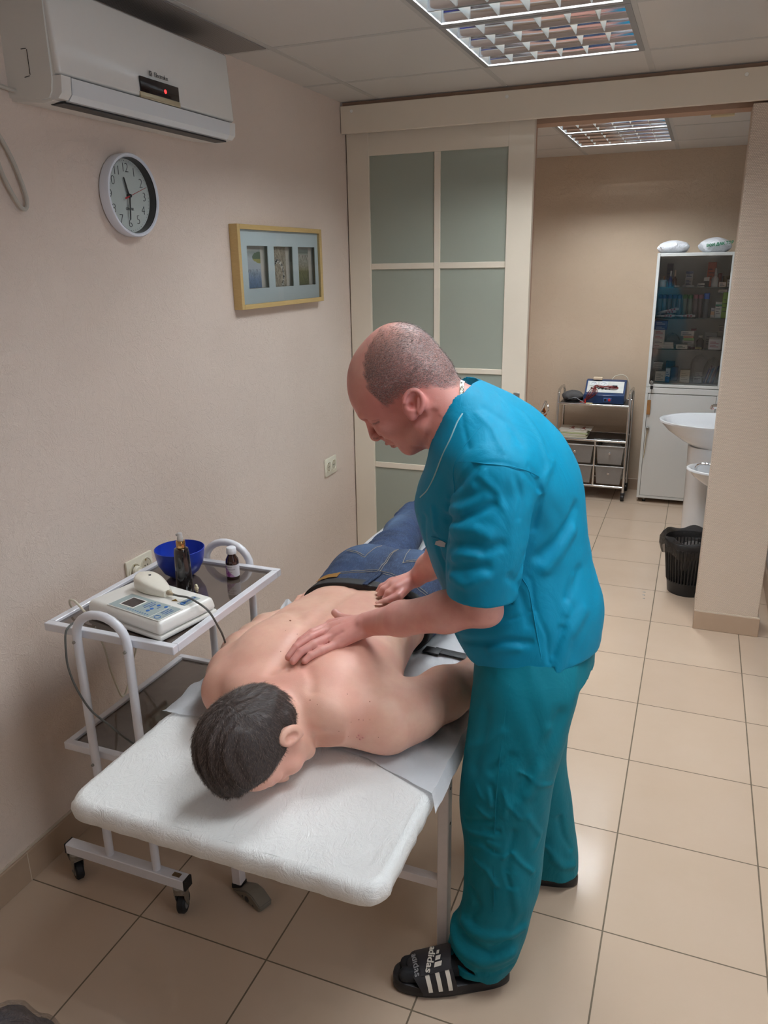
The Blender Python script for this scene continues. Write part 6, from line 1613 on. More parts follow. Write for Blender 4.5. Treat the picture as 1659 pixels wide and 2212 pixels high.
# right arm along the body at the wall side
b.chain([(.668, -.275, .694), (.630, -.20, .690), (.588, -.09, .682), (.560, .01, .672)], [.075, .064, .056, .047], 0.06, 0.05)
b.chain([(.560, .01, .672), (.553, .09, .668), (.572, .225, .655)], [.047, .044, .030], 0.03, 0.03)
b.ecap((.572, .23, .654), (.566, .305, .652), .038, .040, .5, (0, 0, 1), 0.02)
for q, (dx, L, z1) in enumerate(((-.028, .070, .655), (-.010, .088, .668), (.009, .092, .672), (.027, .082, .662))):
    x = .564 + dx; finger(b, [(x, .30, .653), (x, .30 + L * .5, .5 * (.653 + z1) + .010), (x, .30 + L, z1)], .0095, .0078)
finger(b, [(.598, .25, .655), (.612, .285, .665), (.607, .315, .684)], .012, .009)
b.noise(lambda P: 0.0015 * np.sin(P[:, 0] * 31 + 1) * np.sin(P[:, 1] * 27))
b.fold([(.815, -.33, .815), (.812, -.20, .823), (.806, 0.0, .822), (.808, .14, .81), (.815, .22, .80)], .016, -0.0065)   # spine
b.fold([(.745, -.05, .81), (.79, -.12, .82)], .02, -0.004)
b.fold([(.66, -.07, .80), (.70, -.04, .815), (.76, -.09, .82)], .018, -0.004)
b.fold([(1.0, -.09, .80), (.95, -.06, .81), (.89, -.10, .82)], .020, -0.004)
b.fold([(.935, -.36, .79), (.925, -.33, .79), (.90, -.30, .80)], .012, -0.003)
b.fold([(.775, .17, .80), (.79, .20, .80)], .010, -0.003); b.fold([(.845, .175, .80), (.84, .20, .80)], .010, -0.003)
# head
HO = A3((.862, -.478, .722)); Hu = A3((-.36, -.92, .02)); Hu /= np.linalg.norm(Hu); Hf = A3((.30, -.13, -.94)); Hf -= Hu * (Hf @ Hu); Hf /= np.linalg.norm(Hf); Hl = np.cross(Hu, Hf)
if Hl[0] < 0: Hl = -Hl
HB_ = [Hu, Hl, Hf]
def hp(u, l, f): return tuple(HO + Hu * u + Hl * l + Hf * f)
hd = Sdf()
hd.ell(hp(.030, 0, -.012), (.104, .078, .094), 0.02, HB_)
hd.ell(hp(-.005, 0, -.030), (.085, .073, .078), 0.03, HB_)
hd.ell(hp(-.045, 0, .048), (.070, .060, .050), 0.04, HB_)          # face
hd.cap(hp(-.055, .050, .020), hp(-.105, .018, .066), .020, .018, 0.03); hd.cap(hp(-.055, -.050, .020), hp(-.105, -.018, .066), .020, .018, 0.03)
hd.ell(hp(-.108, 0, .072), (.022, .026, .018), 0.02, HB_)
hd.ell(hp(.03, 0, .062), (.035, .058, .030), 0.03, HB_)
for s_ in (-1, 1):
    hd.cap(hp(.006, .018 * s_, .088), hp(.004, .046 * s_, .072), .009, .009, 0.012)       # brow
    hd.ell(hp(-.014, .032 * s_, .094), (.013, .018, .012), 0.012, HB_, op='s')
    hd.ell(hp(-.014, .031 * s_, .078), (.012, .013, .012), 0.006, HB_)
    hd.ell(hp(-.042, .042 * s_, .066), (.024, .022, .020), 0.02, HB_)
hd.cap(hp(-.012, 0, .092), hp(-.044, 0, .106), .008, .010, 0.010)
hd.cap(hp(-.070, -.018, .090), hp(-.070, .018, .090), .006, .006, 0.006); hd.cap(hp(-.080, -.015, .089), hp(-.080, .015, .089), .0065, .0065, 0.006)
hd.cap(hp(-.04, 0, -.035), (.868, -.40, .712), .058, .062, 0.05)        # nape to neck
# ears
for s_ in (-1, 1):
    e0 = (-.030, .079 * s_, .000)
    hd.ell(hp(e0[0], e0[1] + .004 * s_, e0[2] - .006), (.032, .009, .021), 0.006, HB_)
    hd.ell(hp(e0[0] + .004, e0[1] + .012 * s_, e0[2] - .003), (.019, .009, .011), 0.004, HB_, op='s')
    hd.cap(hp(e0[0] + .004, e0[1] + .005 * s_, e0[2] + .006), hp(e0[0] - .006, e0[1] + .005 * s_, e0[2] + .008), .005, .004, 0.004)
    hd.ell(hp(e0[0] - .026, e0[1] + .001 * s_, e0[2] + .003), (.010, .006, .008), 0.005, HB_)
full = Sdf(); full.ops = b.ops + [(lambda P: hd.ev(P), A3((.72, -.68, .60)), A3((1.02, -.36, .86)), 0.03, 'u')]; full.disp = b.disp
full.plane((0, 0, TS), (0, 0, -1), 0.010)
V, F = polygonise(full, (.50, -.70, .60), (1.29, .46, .87), 0.0027, 2)
M_SKIN1 = skin_mat('pale_skin', rgb(234, 192, 168), rgb(222, 156, 140))
me = np_mesh('body', V, F); pbody = obj('body', me, M_SKIN1, pa, world=True, smooth=180)
def gau(V, c, r): return np.exp(-(((V - A3(c)) / r) ** 2).sum(1))
bl = 0.7 * gau(V, (.84, -.33, .80), .13) + 0.5 * gau(V, (.93, -.20, .80), .12) + 0.35 * gau(V, (.66, -.33, .72), .1) + 0.6 * gau(V, hp(-.03, .085, 0), .035) + 0.35 * gau(V, (.86, .02, .82), .12) + 0.6 * gau(V, hp(0, .05, .07), .06)
bl = bl - 0.3 * gau(V, (.8, .18, .8), .15) 
vattr(pbody, 'blush', np.clip(bl, 0, 1))
# moles and the small pink scar on the back
Np = vnormals(V, F)
def spots(name, pts, m, sink=0.4, label=None):
    bm = B()
    for x, y, z, r in pts:
        i = np.argmin(((V - A3((x, y, z))) ** 2).sum(1)); nn = Vector(Np[i]); p = Vector(V[i]); u, v_, _ = frame_of(nn)
        Mx = Matrix(((u.x, v_.x, nn.x, p.x), (u.y, v_.y, nn.y, p.y), (u.z, v_.z, nn.z, p.z), (0, 0, 0, 1)))
        lathe(bm, [(r, -0.0008), (r * .75, r * sink), (0, r * sink * 1.3)], 10, Mx)
    return obj(name, bm, m, pbody.parent, world=True, smooth=60, label=label)
M_MOLE = mat('mole_brown', rgb(150, 98, 78), 0.6, noise=0)
spots('mole', [(.758, -.124, .824, .0030), (.801, -.171, .818, .0012), (.773, -.177, .824, .0009), (.796, -.246, .806, .0013), (1.001, -.326, .769, .0012), (1.053, -.31, .761, .0015), (.941, -.375, .775, .0014), (.959, -.375, .768, .0011), (1.017, -.333, .65, .001), (1.017, -.352, .734, .0011), (1.003, -.365, .72, .0012), (1.064, -.334, .731, .0011), (1.086, -.34, .697, .0010), (1.037, -.34, .732, .0014), (1.048, -.337, .73, .0011), (1.02, -.358, .698, .0009)], M_MOLE)
spots('scar', [(1.042, -.347, .696, .0032), (1.044, -.346, .686, .0036), (1.051, -.345, .690, .0030), (1.038, -.348, .691, .0026)], mat('scar_pink', rgb(214, 142, 134), 0.5, noise=0.1), 0.10, 'small pink scar')
bl = bl + .9 * gau(V, (1.044, -.347, .692), .009) + .5 * gau(V, (1.04, -.345, .73), .03)
vattr(pbody, 'spot', np.clip(bl, 0, 1)) if False else pbody.data.attributes['blush'].data.foreach_set('value', np.clip(bl, 0, 1).astype(np.float32))
# hair: shell over the skull and strands
hs = Sdf(); hs.ell(hp(.032, 0, -.013), (.112, .0865, .101), 0.02, HB_); hs.ell(hp(-.008, 0, -.033), (.092, .080, .084), 0.03, HB_)
hs.ell(hp(.050, 0, .035), (.072, .075, .060), 0.03, HB_)
hs.plane(hp(.065, 0, .062), tuple(-Hu * .30 + Hf * .95), 0.01)         # fringe line above the forehead
hs.plane(hp(-.016, 0, .020), tuple(-Hu * .62 + Hf * .78), 0.012)       # sideburns and temple
hs.plane(hp(-.088, 0, -.05), tuple(-Hu * .90 - Hf * .30), 0.01)        # nape
for s_ in (-1, 1): hs.ell(hp(-.030, .090 * s_, -.004), (.033, .020, .024), 0.008, HB_, op='s')
hs.noise(lambda P: 0.0016 * np.sin((P @ Hl) * 260 + 6 * np.sin((P @ Hu) * 30)) + 0.0012 * np.sin((P @ Hl) * 520 + (P @ Hu) * 60))
Vh, Fh = polygonise(hs, (.72, -.70, .60), (1.02, -.36, .87), 0.0028, 1)
Nh = vnormals(Vh, Fh)
hm_ = hair_mat('dark_brown_hair', rgb(50, 38, 34), rgb(120, 102, 92), 0.42)
hcap = obj('hair', np_mesh('hair', Vh, Fh), mat('dark_hair_base', rgb(52, 40, 37), 0.6, noise=0.2, nscale=200), pa, world=True, smooth=180)
rnd = np.random.RandomState(4)
wv_ = np.ones(len(Vh)); Pp, ff = area_pick(Vh, Fh, wv_, 42000, rnd)
WH = A3(hp(.045, .012, -.10))
Nf = Nh[Fh[ff][:, 0]]; D = Pp - WH; sw = np.cross(Nf, D); D = D / (np.linalg.norm(D, axis=1)[:, None] + .01) + 0.5 * sw / (np.linalg.norm(sw, axis=1)[:, None] + .01) * np.exp(-(np.linalg.norm(Pp - WH, axis=1) / .05) ** 2)[:, None] + rnd.normal(0, .10, (len(Pp), 3))
Lh = 0.0125 * (0.55 + 0.45 * sstep(.02, .06, .086 - np.abs((Pp - HO) @ Hl)))
hairs('hair_strands', Pp.astype(np.float32), Nf, np.arange(len(Pp)), D, Lh, 0.00052, hm_, hcap, rnd, 2, 0.16, 0.34)
# nape tuft
q = rnd.uniform(0, 1, 90); base = np.stack([.832 + .05 * q, -.403 + .012 * rnd.normal(0, .3, 90), .790 - .010 * np.abs(q - .5)], 1)
hairs('nape_tuft', base.astype(np.float32), np.tile(A3((-.1, .1, 1)), (90, 1)), np.arange(90), np.tile(A3((-.55, .8, .3)), (90, 1)) + rnd.normal(0, .4, (90, 3)), 0.024, 0.0006, hm_, hcap, rnd, 3, 0.9, 0.9)

# jeans and belt
jn = Sdf()
PEL = [(.196, .826, .703, .198, .1025), (.25, .828, .702, .203, .106), (.32, .832, .706, .212, .120), (.39, .836, .712, .216, .131), (.46, .836, .706, .212, .122), (.53, .832, .694, .200, .090)]
jn.loft('y', PEL, k=0.02, pw=2.6)
jn.ell((.745, .40, .765), (.095, .11, .070), 0.04); jn.ell((.925, .40, .760), (.095, .11, .070), 0.04)
jn.chain([(.750, .50, .712), (.728, .68, .708), (.678, .92, .698), (.648, 1.12, .690), (.632, 1.40, .676)], [.096, .080, .072, .066, .054], 0.03, 0.03)
jn.chain([(.925, .50, .712), (.955, .70, .705), (.985, .93, .698), (1.00, 1.13, .692), (1.01, 1.40, .680)], [.098, .088, .077, .070, .056], 0.03, 0.03)
jn.fold([(.835, .34, .83), (.835, .42, .835), (.835, .50, .80), (.835, .56, .77)], .014, -0.014)
for (y, a) in ((.60, .016), (.64, -.012), (.69, .013), (.735, -.010)):
    jn.fold([(.64, y - .02, .74), (.70, y + .01, .80), (.77, y, .78), (.80, y - .02, .73)], .009, a * 1.2)
    jn.fold([(.90, y + .01, .74), (.95, y - .01, .79), (1.02, y, .76)], .009, a * 1.0)
for (p, q, h_) in (((.67, 1.02, .76), (.60, 1.05, .73), .010), ((.69, 1.0, .74), (.63, .97, .77), -.010), ((.66, 1.14, .75), (.60, 1.16, .73), .010), ((.66, 1.20, .74), (.60, 1.23, .72), -.010), ((.65, .82, .79), (.72, .86, .77), .008)):
    jn.fold([p, q], .010, h_)
jn.fold([(.66, .50, .76), (.74, .545, .80), (.80, .52, .79)], .012, -.012); jn.fold([(.87, .52, .79), (.95, .545, .79), (1.02, .50, .74)], .012, -.012)
jn.fold([(.64, .245, .745), (.70, .262, .80), (.80, .272, .815)], .0035, -.0022); jn.fold([(1.02, .245, .745), (.95, .262, .80), (.86, .272, .815)], .0035, -.0022)
jn.fold([(.68, .37, .82), (.76, .34, .84)], .0035, -.002); jn.fold([(.76, .34, .84), (.775, .44, .84)], .0035, -.002)
jn.noise(lambda P: 0.0016 * np.sin(P[:, 0] * 70 + 3 * np.sin(P[:, 1] * 40)) * np.sin(P[:, 1] * 55 + 2 * np.sin(P[:, 0] * 33)))
jn.plane((0, .198, 0), (0, -1, 0), 0.002); jn.plane((0, 0, TS + .0005), (0, 0, -1), 0.012)
jo, Vj, Fj = sdf_obj('jeans', jn, (.52, .18, .60), (1.12, 1.47, .90), 0.0045, M_DENIM, pa, smooth=1)
fd = 0.55 * np.exp(-((Vj[:, 0] - .66) / .035) ** 2 - ((Vj[:, 1] - .88) / .13) ** 2) + 0.3 * np.exp(-((Vj[:, 0] - .74) / .06) ** 2 - ((Vj[:, 1] - .41) / .07) ** 2) + 0.3 * np.exp(-((Vj[:, 0] - .93) / .06) ** 2 - ((Vj[:, 1] - .41) / .07) ** 2)
fd = fd * (Vj[:, 2] > .72)
vattr(jo, 'fade', np.clip(fd, 0, 1))
Nj = vnormals(Vj, Fj)
def wrapline(V, pts, off, ax=2):
    """polyline laid on the top of a surface"""
    out = []
    for x, y in pts:
        d = (V[:, 0] - x) ** 2 + (V[:, 1] - y) ** 2; m = d < .007 ** 2
        z = float(V[m][:, 2].max()) if m.any() else float(V[np.argmin(d)][2]); out.append((x, y, z + off))
    return out
def lineseg(a, b, n=14): return [(a[0] + (b[0] - a[0]) * i / n, a[1] + (b[1] - a[1]) * i / n) for i in range(n + 1)]
bm = B()
for p in ([(.66, .248), (.74, .262), (.835, .278)], [(1.0, .248), (.93, .262), (.838, .278)], [(.66, .256), (.74, .270), (.835, .286)], [(1.0, .256), (.93, .270), (.838, .286)], [(.835, .28), (.836, .36), (.836, .44)], [(.842, .28), (.843, .36), (.843, .44)], [(.69, .375), (.77, .335)], [(.77, .335), (.79, .43)], [(.895, .335), (.98, .37)], [(.895, .335), (.885, .43)], [(.69, .382), (.765, .344)], [(.902, .344), (.975, .377)]):
    pts = []
    for a, c in zip(p, p[1:]): pts += lineseg(a, c, 10)[:-1]
    pts.append(p[-1]); tube(bm, wrapline(Vj, pts, .0004), .0007, 5)
obj('stitching', bm, mat('tan_thread', rgb(160, 146, 120), 0.7), jo, world=True)
# belt (woven) with loop and hanging end, leather patch
bt = Sdf(); bt.loft('y', [(.188, .826, .703, .2025, .1065), (.207, .827, .7025, .2035, .1070), (.226, .828, .702, .2045, .1085)], k=0, pw=2.6); bt.plane((0, 0, TS + .001), (0, 0, -1), 0.004)
btm = NT('woven_black_belt'); wv2 = btm.node('ShaderNodeTexChecker'); btm.link(btm.coord(), wv2.inputs[0]); wv2.inputs['Scale'].default_value = 420; btm.base(btm.mix(wv2.outputs[1], rgb(12, 11, 12), rgb(26, 25, 27))); btm.b.inputs['Roughness'].default_value = 0.6; btm.bump(wv2.outputs[1], 0.4, 0.001)
sdf_obj('belt', bt, (.60, .18, .60), (1.06, .24, .83), 0.0032, btm.m, pa, smooth=1)
bm = B(); cbox(bm, (1.085, .215, TS + .006), (.105, .030, .0035), rz=math.radians(-6), bevel=.001); cbox(bm, (1.03, .212, TS + .006), (.05, .034, .006), rz=math.radians(-4), bevel=.001); obj('belt_end', bm, btm.m, pa, world=True)
bm = B()
L1 = wrapline(Vj, lineseg((.838, .232), (.845, .275), 8), .001); L1 = [(.834, .186, .8105), (.834, .190, .812)] + [(x, y, max(z, .812)) for x, y, z in L1]
for dx in (-.005, 0, .005): tube(bm, [(x + dx, y, z + .0015) for x, y, z in L1], .0030, 6)
obj('belt_loop', bm, M_DENIM, jo, world=True)
bm = B(); pts = [(.655, .230), (.735, .232)]; rows = []
for j in range(5):
    y = .229 + .028 * j / 4; rows.append([bm.verts.new(p) for p in wrapline(Vj, [(.650 + .072 * i / 10, y + .006 * i / 10) for i in range(11)], .0022)])
for a, c in zip(rows, rows[1:]):
    for i in range(10): bm.faces.new((a[i], a[i + 1], c[i + 1], c[i]))
bmesh.ops.solidify(bm, geom=list(bm.faces), thickness=0.001); obj('leather_patch', bm, mat('tan_leather', rgb(196, 146, 76), 0.55), jo, world=True)

# ------------------------------------------------------------------ the therapist
th = thing('person', 'balding person in teal scrubs bending over the table, pressing both hands on the other\'s back', 'person', (1.36, -.08, 0.0))
HO2 = A3((1.106, -.12, 1.404)); f2 = A3((-.72, 0.0, -.694)); u2 = A3((-.694, 0.0, .72)); l2 = A3((0, -1, 0))
FB = [f2, l2, u2]
def h2(f, l, u): return tuple(HO2 + f2 * f + l2 * l + u2 * u)
t_ = Sdf()
t_.ell(h2(.006, 0, .076), (.113, .080, .101), .02, FB)
t_.ell(h2(-.035, 0, .090), (.070, .074, .082), .03, FB)
t_.ell(h2(-.045, 0, .030), (.062, .070, .062), .03, FB)
t_.ell(h2(.060, 0, .060), (.060, .060, .070), .03, FB)
t_.ell(h2(.058, 0, .000), (.052, .049, .070), .025, FB)
for s_ in (-1, 1):
    t_.cap(h2(.016, .050 * s_, -.044), h2(.078, .020 * s_, -.058), .020, .019, .03)        # jaw
    t_.ell(h2(.084, .034 * s_, .008), (.023, .021, .024), .018, FB)                          # cheek
    t_.cap(h2(.115, .010 * s_, .064), h2(.101, .044 * s_, .062), .011, .009, .012)          # brow ridge
    t_.ell(h2(.118, .034 * s_, .041), (.024, .020, .0130), .010, FB, op='s')                 # socket
    t_.ell(h2(.092, .032 * s_, .041), (.0135, .0150, .0125), .004, FB)                      # lidded eye
          # lash line
    t_.ell(h2(.124, .0140 * s_, .0070), (.0120, .0080, .0090), .003, FB)                        # nostril wing
t_.cap(h2(.114, 0, .058), h2(.1320, 0, .019), .0082, .0108, .010)
t_.ell(h2(.1330, 0, .0125), (.0112, .0120, .0100), .006, FB)
t_.cap(h2(.122, 0, .006), h2(.113, 0, -.008), .008, .009, .008)
t_.ell(h2(.103, 0, -.018), (.016, .028, .018), .015, FB)
t_.ell(h2(.1165, 0, -.0185), (.0065, .022, .0058), .003, FB); t_.ell(h2(.1095, 0, -.0315), (.0075, .020, .0065), .003, FB)
t_.cap(h2(.1190, -.014, -.0250), h2(.1190, .014, -.0250), .0026, .0026, .002, op='s'); t_.cap(h2(.1175, .014, -.0250), h2(.104, .026, -.0275), .0028, .0020, .001, op='s')
t_.ell(h2(.0885, 0, -.052), (.0175, .022, .0175), .014, FB)
t_.cap(h2(.06, 0, -.055), h2(.02, 0, -.052), .022, .030, .03)                               # under the chin
for s_ in (-1, 1):      # ears: rim, hollow, lobe
    ec = A3(h2(-.018, .080 * s_, -.002)); eu = A3((.10, 0, .995)); ef = A3((-.995, 0, .10)); el = A3((0, -s_, 0)) + ef * -0.35; el /= np.linalg.norm(el); ef_ = np.cross(eu, el); EB = [ef_, el, eu]
    P_ = lambda a, o_, c: tuple(ec + ef_ * a + el * o_ + eu * c)
    sg = 1 if ef_[0] < 0 else -1
    t_.ell(P_(0, .003, .001), (.0225, .0085, .0315), .004, EB)
    ring_pts = [(-sg * (.0195 * math.cos(a)) , .0115, .002 + .0285 * math.sin(a)) for a in np.linspace(-0.7, 3.1, 14)]
    for p, q in zip(ring_pts, ring_pts[1:]): t_.cap(P_(*p), P_(*q), .0046, .0046, .002)
    t_.ell(P_(-sg * .002, .015, .004), (.0135, .0125, .0185), .002, EB, op='s')
    t_.cap(P_(-sg * .010, .0095, .014), P_(-sg * .011, .0090, -.010), .0034, .0030, .003)
    t_.ell(P_(sg * .004, .009, -.004), (.0070, .012, .0085), .002, EB, op='s')
    t_.ell(P_(sg * -.001, .004, -.026), (.0095, .006, .0105), .005, EB)
    t_.cap(P_(sg * .016, .005, .004), P_(sg * .016, .005, -.008), .0045, .004, .004)
t_.cap((1.125, -.115, 1.415), (1.245, -.11, 1.330), .066, .074, .045)                       # neck
t_.cap((1.235, -.105, 1.33), (1.27, -.10, 1.20), .10, .12, .05)
t_.cap((1.145, -.158, 1.352), (1.175, -.135, 1.285), .010, .010, .02)                       # neck tendon
t_.fold([(1.158, -.188, 1.395), (1.15, -.185, 1.355), (1.152, -.175, 1.32)], .006, -.003)
t_.fold([(1.172, -.187, 1.385), (1.166, -.185, 1.35)], .005, -.0022)
t_.fold([(1.135, -.187, 1.395), (1.125, -.182, 1.345)], .008, -.003)
for p_, w_, a_ in (([(1.018,-.168,1.3595),(1.023,-.172,1.361),(1.033,-.176,1.366)], .0016, -.0022), ([(1.014,-.166,1.3655),(1.019,-.173,1.3675),(1.034,-.177,1.372)], .0018, -.0022), ([(1.017,-.164,1.352),(1.035,-.175,1.352),(1.041,-.176,1.360)], .0028, -.0016),
    ([(1.025,-.168,1.345),(1.034,-.166,1.335),(1.028,-.150,1.322)], .0022, -.0024), ([(1.036,-.169,1.338),(1.041,-.153,1.324),(1.054,-.149,1.315)], .003, -.0020), ([(1.107,-.165,1.314),(1.118,-.155,1.311)], .004, -.003), ([(1.141,-.164,1.322),(1.161,-.185,1.372),(1.163,-.182,1.396)], .006, -.003), ([(1.050,-.160,1.335),(1.085,-.170,1.330),(1.10,-.172,1.345)], .012, .0015)): t_.fold(p_, w_, a_)
# arms
t_.chain([(1.30, -.235, 1.27), (1.295, -.25, 1.12), (1.287, -.25, 1.003)], [.062, .052, .043], .03, .03)
t_.chain([(1.287, -.25, 1.003), (1.205, -.232, .970), (1.088, -.195, .918), (.984, -.152, .868)], [.041, .0435, .038, .0285], .02, .03)
t_.ell((1.306, -.248, .992), (.026, .026, .026), .02)
t_.fold([(1.27, -.285, 1.0), (1.25, -.285, 1.02)], .012, -.003)
# left hand, flat on the upper back
t_.off = A3((-.0100, .0175, -.0110))
ZB = 0.0
wr = (.992, -.167, .876)
K = {'i': (.893, -.158, .855), 'm': (.908, -.182, .860), 'r': (.926, -.205, .856), 'l': (.944, -.226, .846)}
for k_, r_ in (('i', .0150), ('m', .0155), ('r', .0150), ('l', .0140)):
    a = A3(wr) + A3({'i': (-.012, .018, -.002), 'm': (-.010, .006, 0), 'r': (-.006, -.008, 0), 'l': (-.002, -.020, -.004)}[k_])
    t_.cap(tuple(a), K[k_], .019, r_, .016)
t_.ecap((.985, -.170, .868), (.930, -.190, .852), .029, .037, .60, (0, 0, 1), .02)
t_.ell((.988, -.190, .890), (.010, .010, .009), .014)                                       # wrist bone
finger(t_, [K['i'], (.866, -.212, .853), (.852, -.243, .8440), (.845, -.270, .8310)], .0114, .0088)
finger(t_, [K['m'], (.876, -.240, .856), (.858, -.277, .846), (.850, -.303, .8310)], .0118, .0090)
finger(t_, [K['r'], (.895, -.262, .852), (.876, -.293, .843), (.868, -.315, .8305)], .0114, .0088)
finger(t_, [K['l'], (.917, -.266, .842), (.901, -.289, .8375), (.893, -.305, .8300)], .0104, .0080)
finger(t_, [(.972, -.135, .866), (.928, -.112, .850), (.893, -.102, .848), (.874, -.098, .858)], .0165, .0095)
for a, c in ((('i'), ('m')), (('m'), ('r')), (('r'), ('l'))):
    p = (A3(K[a]) + A3(K[c])) / 2; t_.fold([tuple(p + A3((-.012, -.020, .006))), tuple(p + A3((.012, .008, .012)))], .004, -.0022)
t_.off = A3((0, 0, 0))
# right arm and hand on the lower back
t_.chain([(1.27, .075, 1.26), (1.20, .105, 1.10), (1.115, .125, .985)], [.060, .052, .043], .03, .03)
t_.chain([(1.115, .125, .985), (1.078, .145, .950), (1.030, .180, .895), (.984, .212, .846)], [.041, .041, .034, .0265], .02, .03)
t_.off = A3((-.026, .062, -.031))
wr2 = A3((1.006, .152, .872))
K2 = [(.972, .085, .862), (.955, .100, .866), (.944, .120, .862), (.940, .140, .852)]
for q, kk_ in enumerate(K2): t_.cap(tuple(wr2 + A3((0, -.016 + .011 * q, 0))), kk_, .019, .0150, .016)
for q, kk_ in enumerate(K2):
    k_ = A3(kk_); d_ = A3((-.50 - .05 * q, -.62 + .10 * q, -.30)); d_ /= np.linalg.norm(d_)
    a = k_ + d_ * (.026 + .003 * (q in (1, 2))); c = a + A3((d_[0] * .012, d_[1] * .012, -.016)); e = c + A3((-d_[0] * .008, -d_[1] * .008, -.010))
    finger(t_, [kk_, tuple(a), tuple(c), tuple(e)], .0125, .0100)
finger(t_, [tuple(wr2 + A3((-.006, -.020, -.006))), (.985, .060, .850), (.958, .035, .842), (.940, .022, .838)], .0145, .0088)
t_.off = A3((0, 0, 0))
V, F = polygonise(t_, (.83, -.36, .81), (1.40, .24, 1.62), 0.0021, 2)
M_SKIN2 = skin_mat('ruddy_skin', rgb(222, 168, 154), rgb(204, 124, 118), rgb(84, 72, 72))
tbody = obj('body', np_mesh('body', V, F), M_SKIN2, th, world=True, smooth=180)
Q = V - HO2; lf, ll, lu_ = Q @ f2, Q @ l2, Q @ u2
hairline_f = 0.040 - 0.10 * sstep(.110, .165, lu_) + .02 * np.sin(lu_ * 50)
# scalp region: behind the hairline, above the ear line, thin on the crown
sc_ = sstep(.010, -.010, lf - (0.050 - 0.75 * np.clip(lu_ - .085, 0, .1))) * sstep(-.005, .022, lu_ - .012 + .25 * np.clip(lf + .02, -.1, .06) * -1)
side = sstep(.006, .03, np.abs(ll)) 
temple = sstep(.004, -.004, lf - (.058 - 1.1 * np.clip(lu_ - .10, 0, .2)))
back = sstep(.0, -.03, lf + .035)
fmax = np.interp(lu_, [-.02, .039, .09, .12, .141, .151, .160, .18], [.036, .040, .036, .020, .003, -.016, -.045, -.075])
lmin = np.interp(lf, [-.12, -.09, -.058, -.02, .005, .03, .05], [-.030, -.034, .004, .026, .030, .030, .036])
wob = .003 * np.sin(V[:, 2] * 300 + V[:, 0] * 210)
sc_ = sstep(.006, -.006, lf - fmax + wob) * sstep(-.006, .006, lu_ - lmin + wob)
nape = 0 * lf
thin_ = (1 - 0.92 * np.exp(-((ll) / .055) ** 2) * sstep(.105, .14, lu_) * sstep(-.100, -.070, lf)) * (1 - .35 * sstep(.02, .0, lu_ - lmin))
stub = np.clip(sc_ * thin_ + nape * .9, 0, 1) * (V[:, 2] > 1.33) * (np.abs(ll) < .12)
ear_m = np.exp(-(((V - A3(h2(-.018, .088, -.002))) / .030) ** 2).sum(1)); stub *= (1 - np.clip(ear_m * 1.6, 0, 1) * (np.abs(ll) > .078))
def segd(a, c):
    a, c = A3(a), A3(c); ba = c - a; pa = V - a; h = np.clip(pa @ ba / (ba @ ba), 0, 1); return np.linalg.norm(pa - h[:, None] * ba, axis=1)
def lineg(pts, w): return np.exp(-(np.min([segd(p, q) for p, q in zip(pts, pts[1:])], axis=0) / w) ** 2)
lash_shade = 1.0 * lineg([(1.013,-.160,1.358),(1.018,-.168,1.3595),(1.023,-.172,1.361),(1.034,-.176,1.3665)], .0021) + .35 * lineg([(1.014,-.166,1.3655),(1.019,-.173,1.3675),(1.034,-.177,1.372)], .0018) + .35 * lineg([(1.000,-.145,1.375),(1.015,-.168,1.380),(1.032,-.176,1.386)], .004)  # lash and brow hair, plus shade painted into the lid crease
lash_shade = lash_shade + .7 * lineg([(1.006,-.139,1.320),(1.016,-.141,1.322)], .0026) + .35 * lineg([(1.034,-.166,1.335),(1.028,-.150,1.322)], .0022) + .6 * lineg([(1.030,-.137,1.311),(1.038,-.139,1.307),(1.047,-.139,1.306),(1.056,-.14,1.308)], .0018)  # shade painted into the nostril, nose crease and mouth line
beard = 0.10 * sstep(.03, .0, lu_ + .0) * (lf > .02) * (V[:, 2] > 1.25)
vattr(tbody, 'stubble_shade', np.clip(stub * .90 + beard + lash_shade, 0, 1))
bl = 0.9 * gau(V, h2(.03, .08, .02), .07) + .7 * gau(V, (1.18, -.17, 1.37), .07) + .8 * gau(V, h2(-.018, .09, 0), .035) + .8 * gau(V, h2(.125, 0, .015), .02) + .9 * gau(V, h2(.115, 0, -.025), .016) + .55 * gau(V, (1.28, -.2, .97), .06) + .5 * gau(V, (.96, -.18, .87), .05) + .7 * gau(V, (.86, -.28, .845), .04) + .8 * gau(V, (.96, .1, .86), .05) + .5 * gau(V, h2(.09, .03, .09), .06)
vattr(tbody, 'blush', np.clip(bl, 0, 1))
Nn = vnormals(V, F)
w_ = stub.copy(); w_[V[:, 2] < 1.3] = 0
Pp, ff = area_pick(V, F, w_ + 1e-9, 17000, rnd); Nf = Nn[F[ff][:, 0]]
D = np.tile(-f2 * .9 - u2 * .4, (len(Pp), 1)) + rnd.normal(0, .25, (len(Pp), 3))
hairs('cropped_hair', Pp.astype(np.float32), Nf, np.arange(len(Pp)), D, 0.0062, 0.00050, hair_mat('grey_brown_hair', rgb(66, 54, 50), rgb(192, 182, 180), 0.4), th, rnd, 2, 0.7, 0.5)
Pp, ff = area_pick(V, F, np.exp(-((lf - .113) / .012) ** 2 - ((lu_ - .064) / .008) ** 2) * (np.abs(ll) < .055) * (np.abs(ll) > .02) + 1e-12, 90, rnd)
hairs('eyebrows', Pp.astype(np.float32), Nn[F[ff][:, 0]], np.arange(len(Pp)), np.tile(A3((.3, 0, .2)), (len(Pp), 1)) + np.outer(np.sign(ll[F[ff][:, 0]]), l2), 0.0032, 0.0005, hair_mat('brow_hair', rgb(96, 70, 60), rgb(140, 110, 96)), th, rnd, 2, 0.4, 0.4)

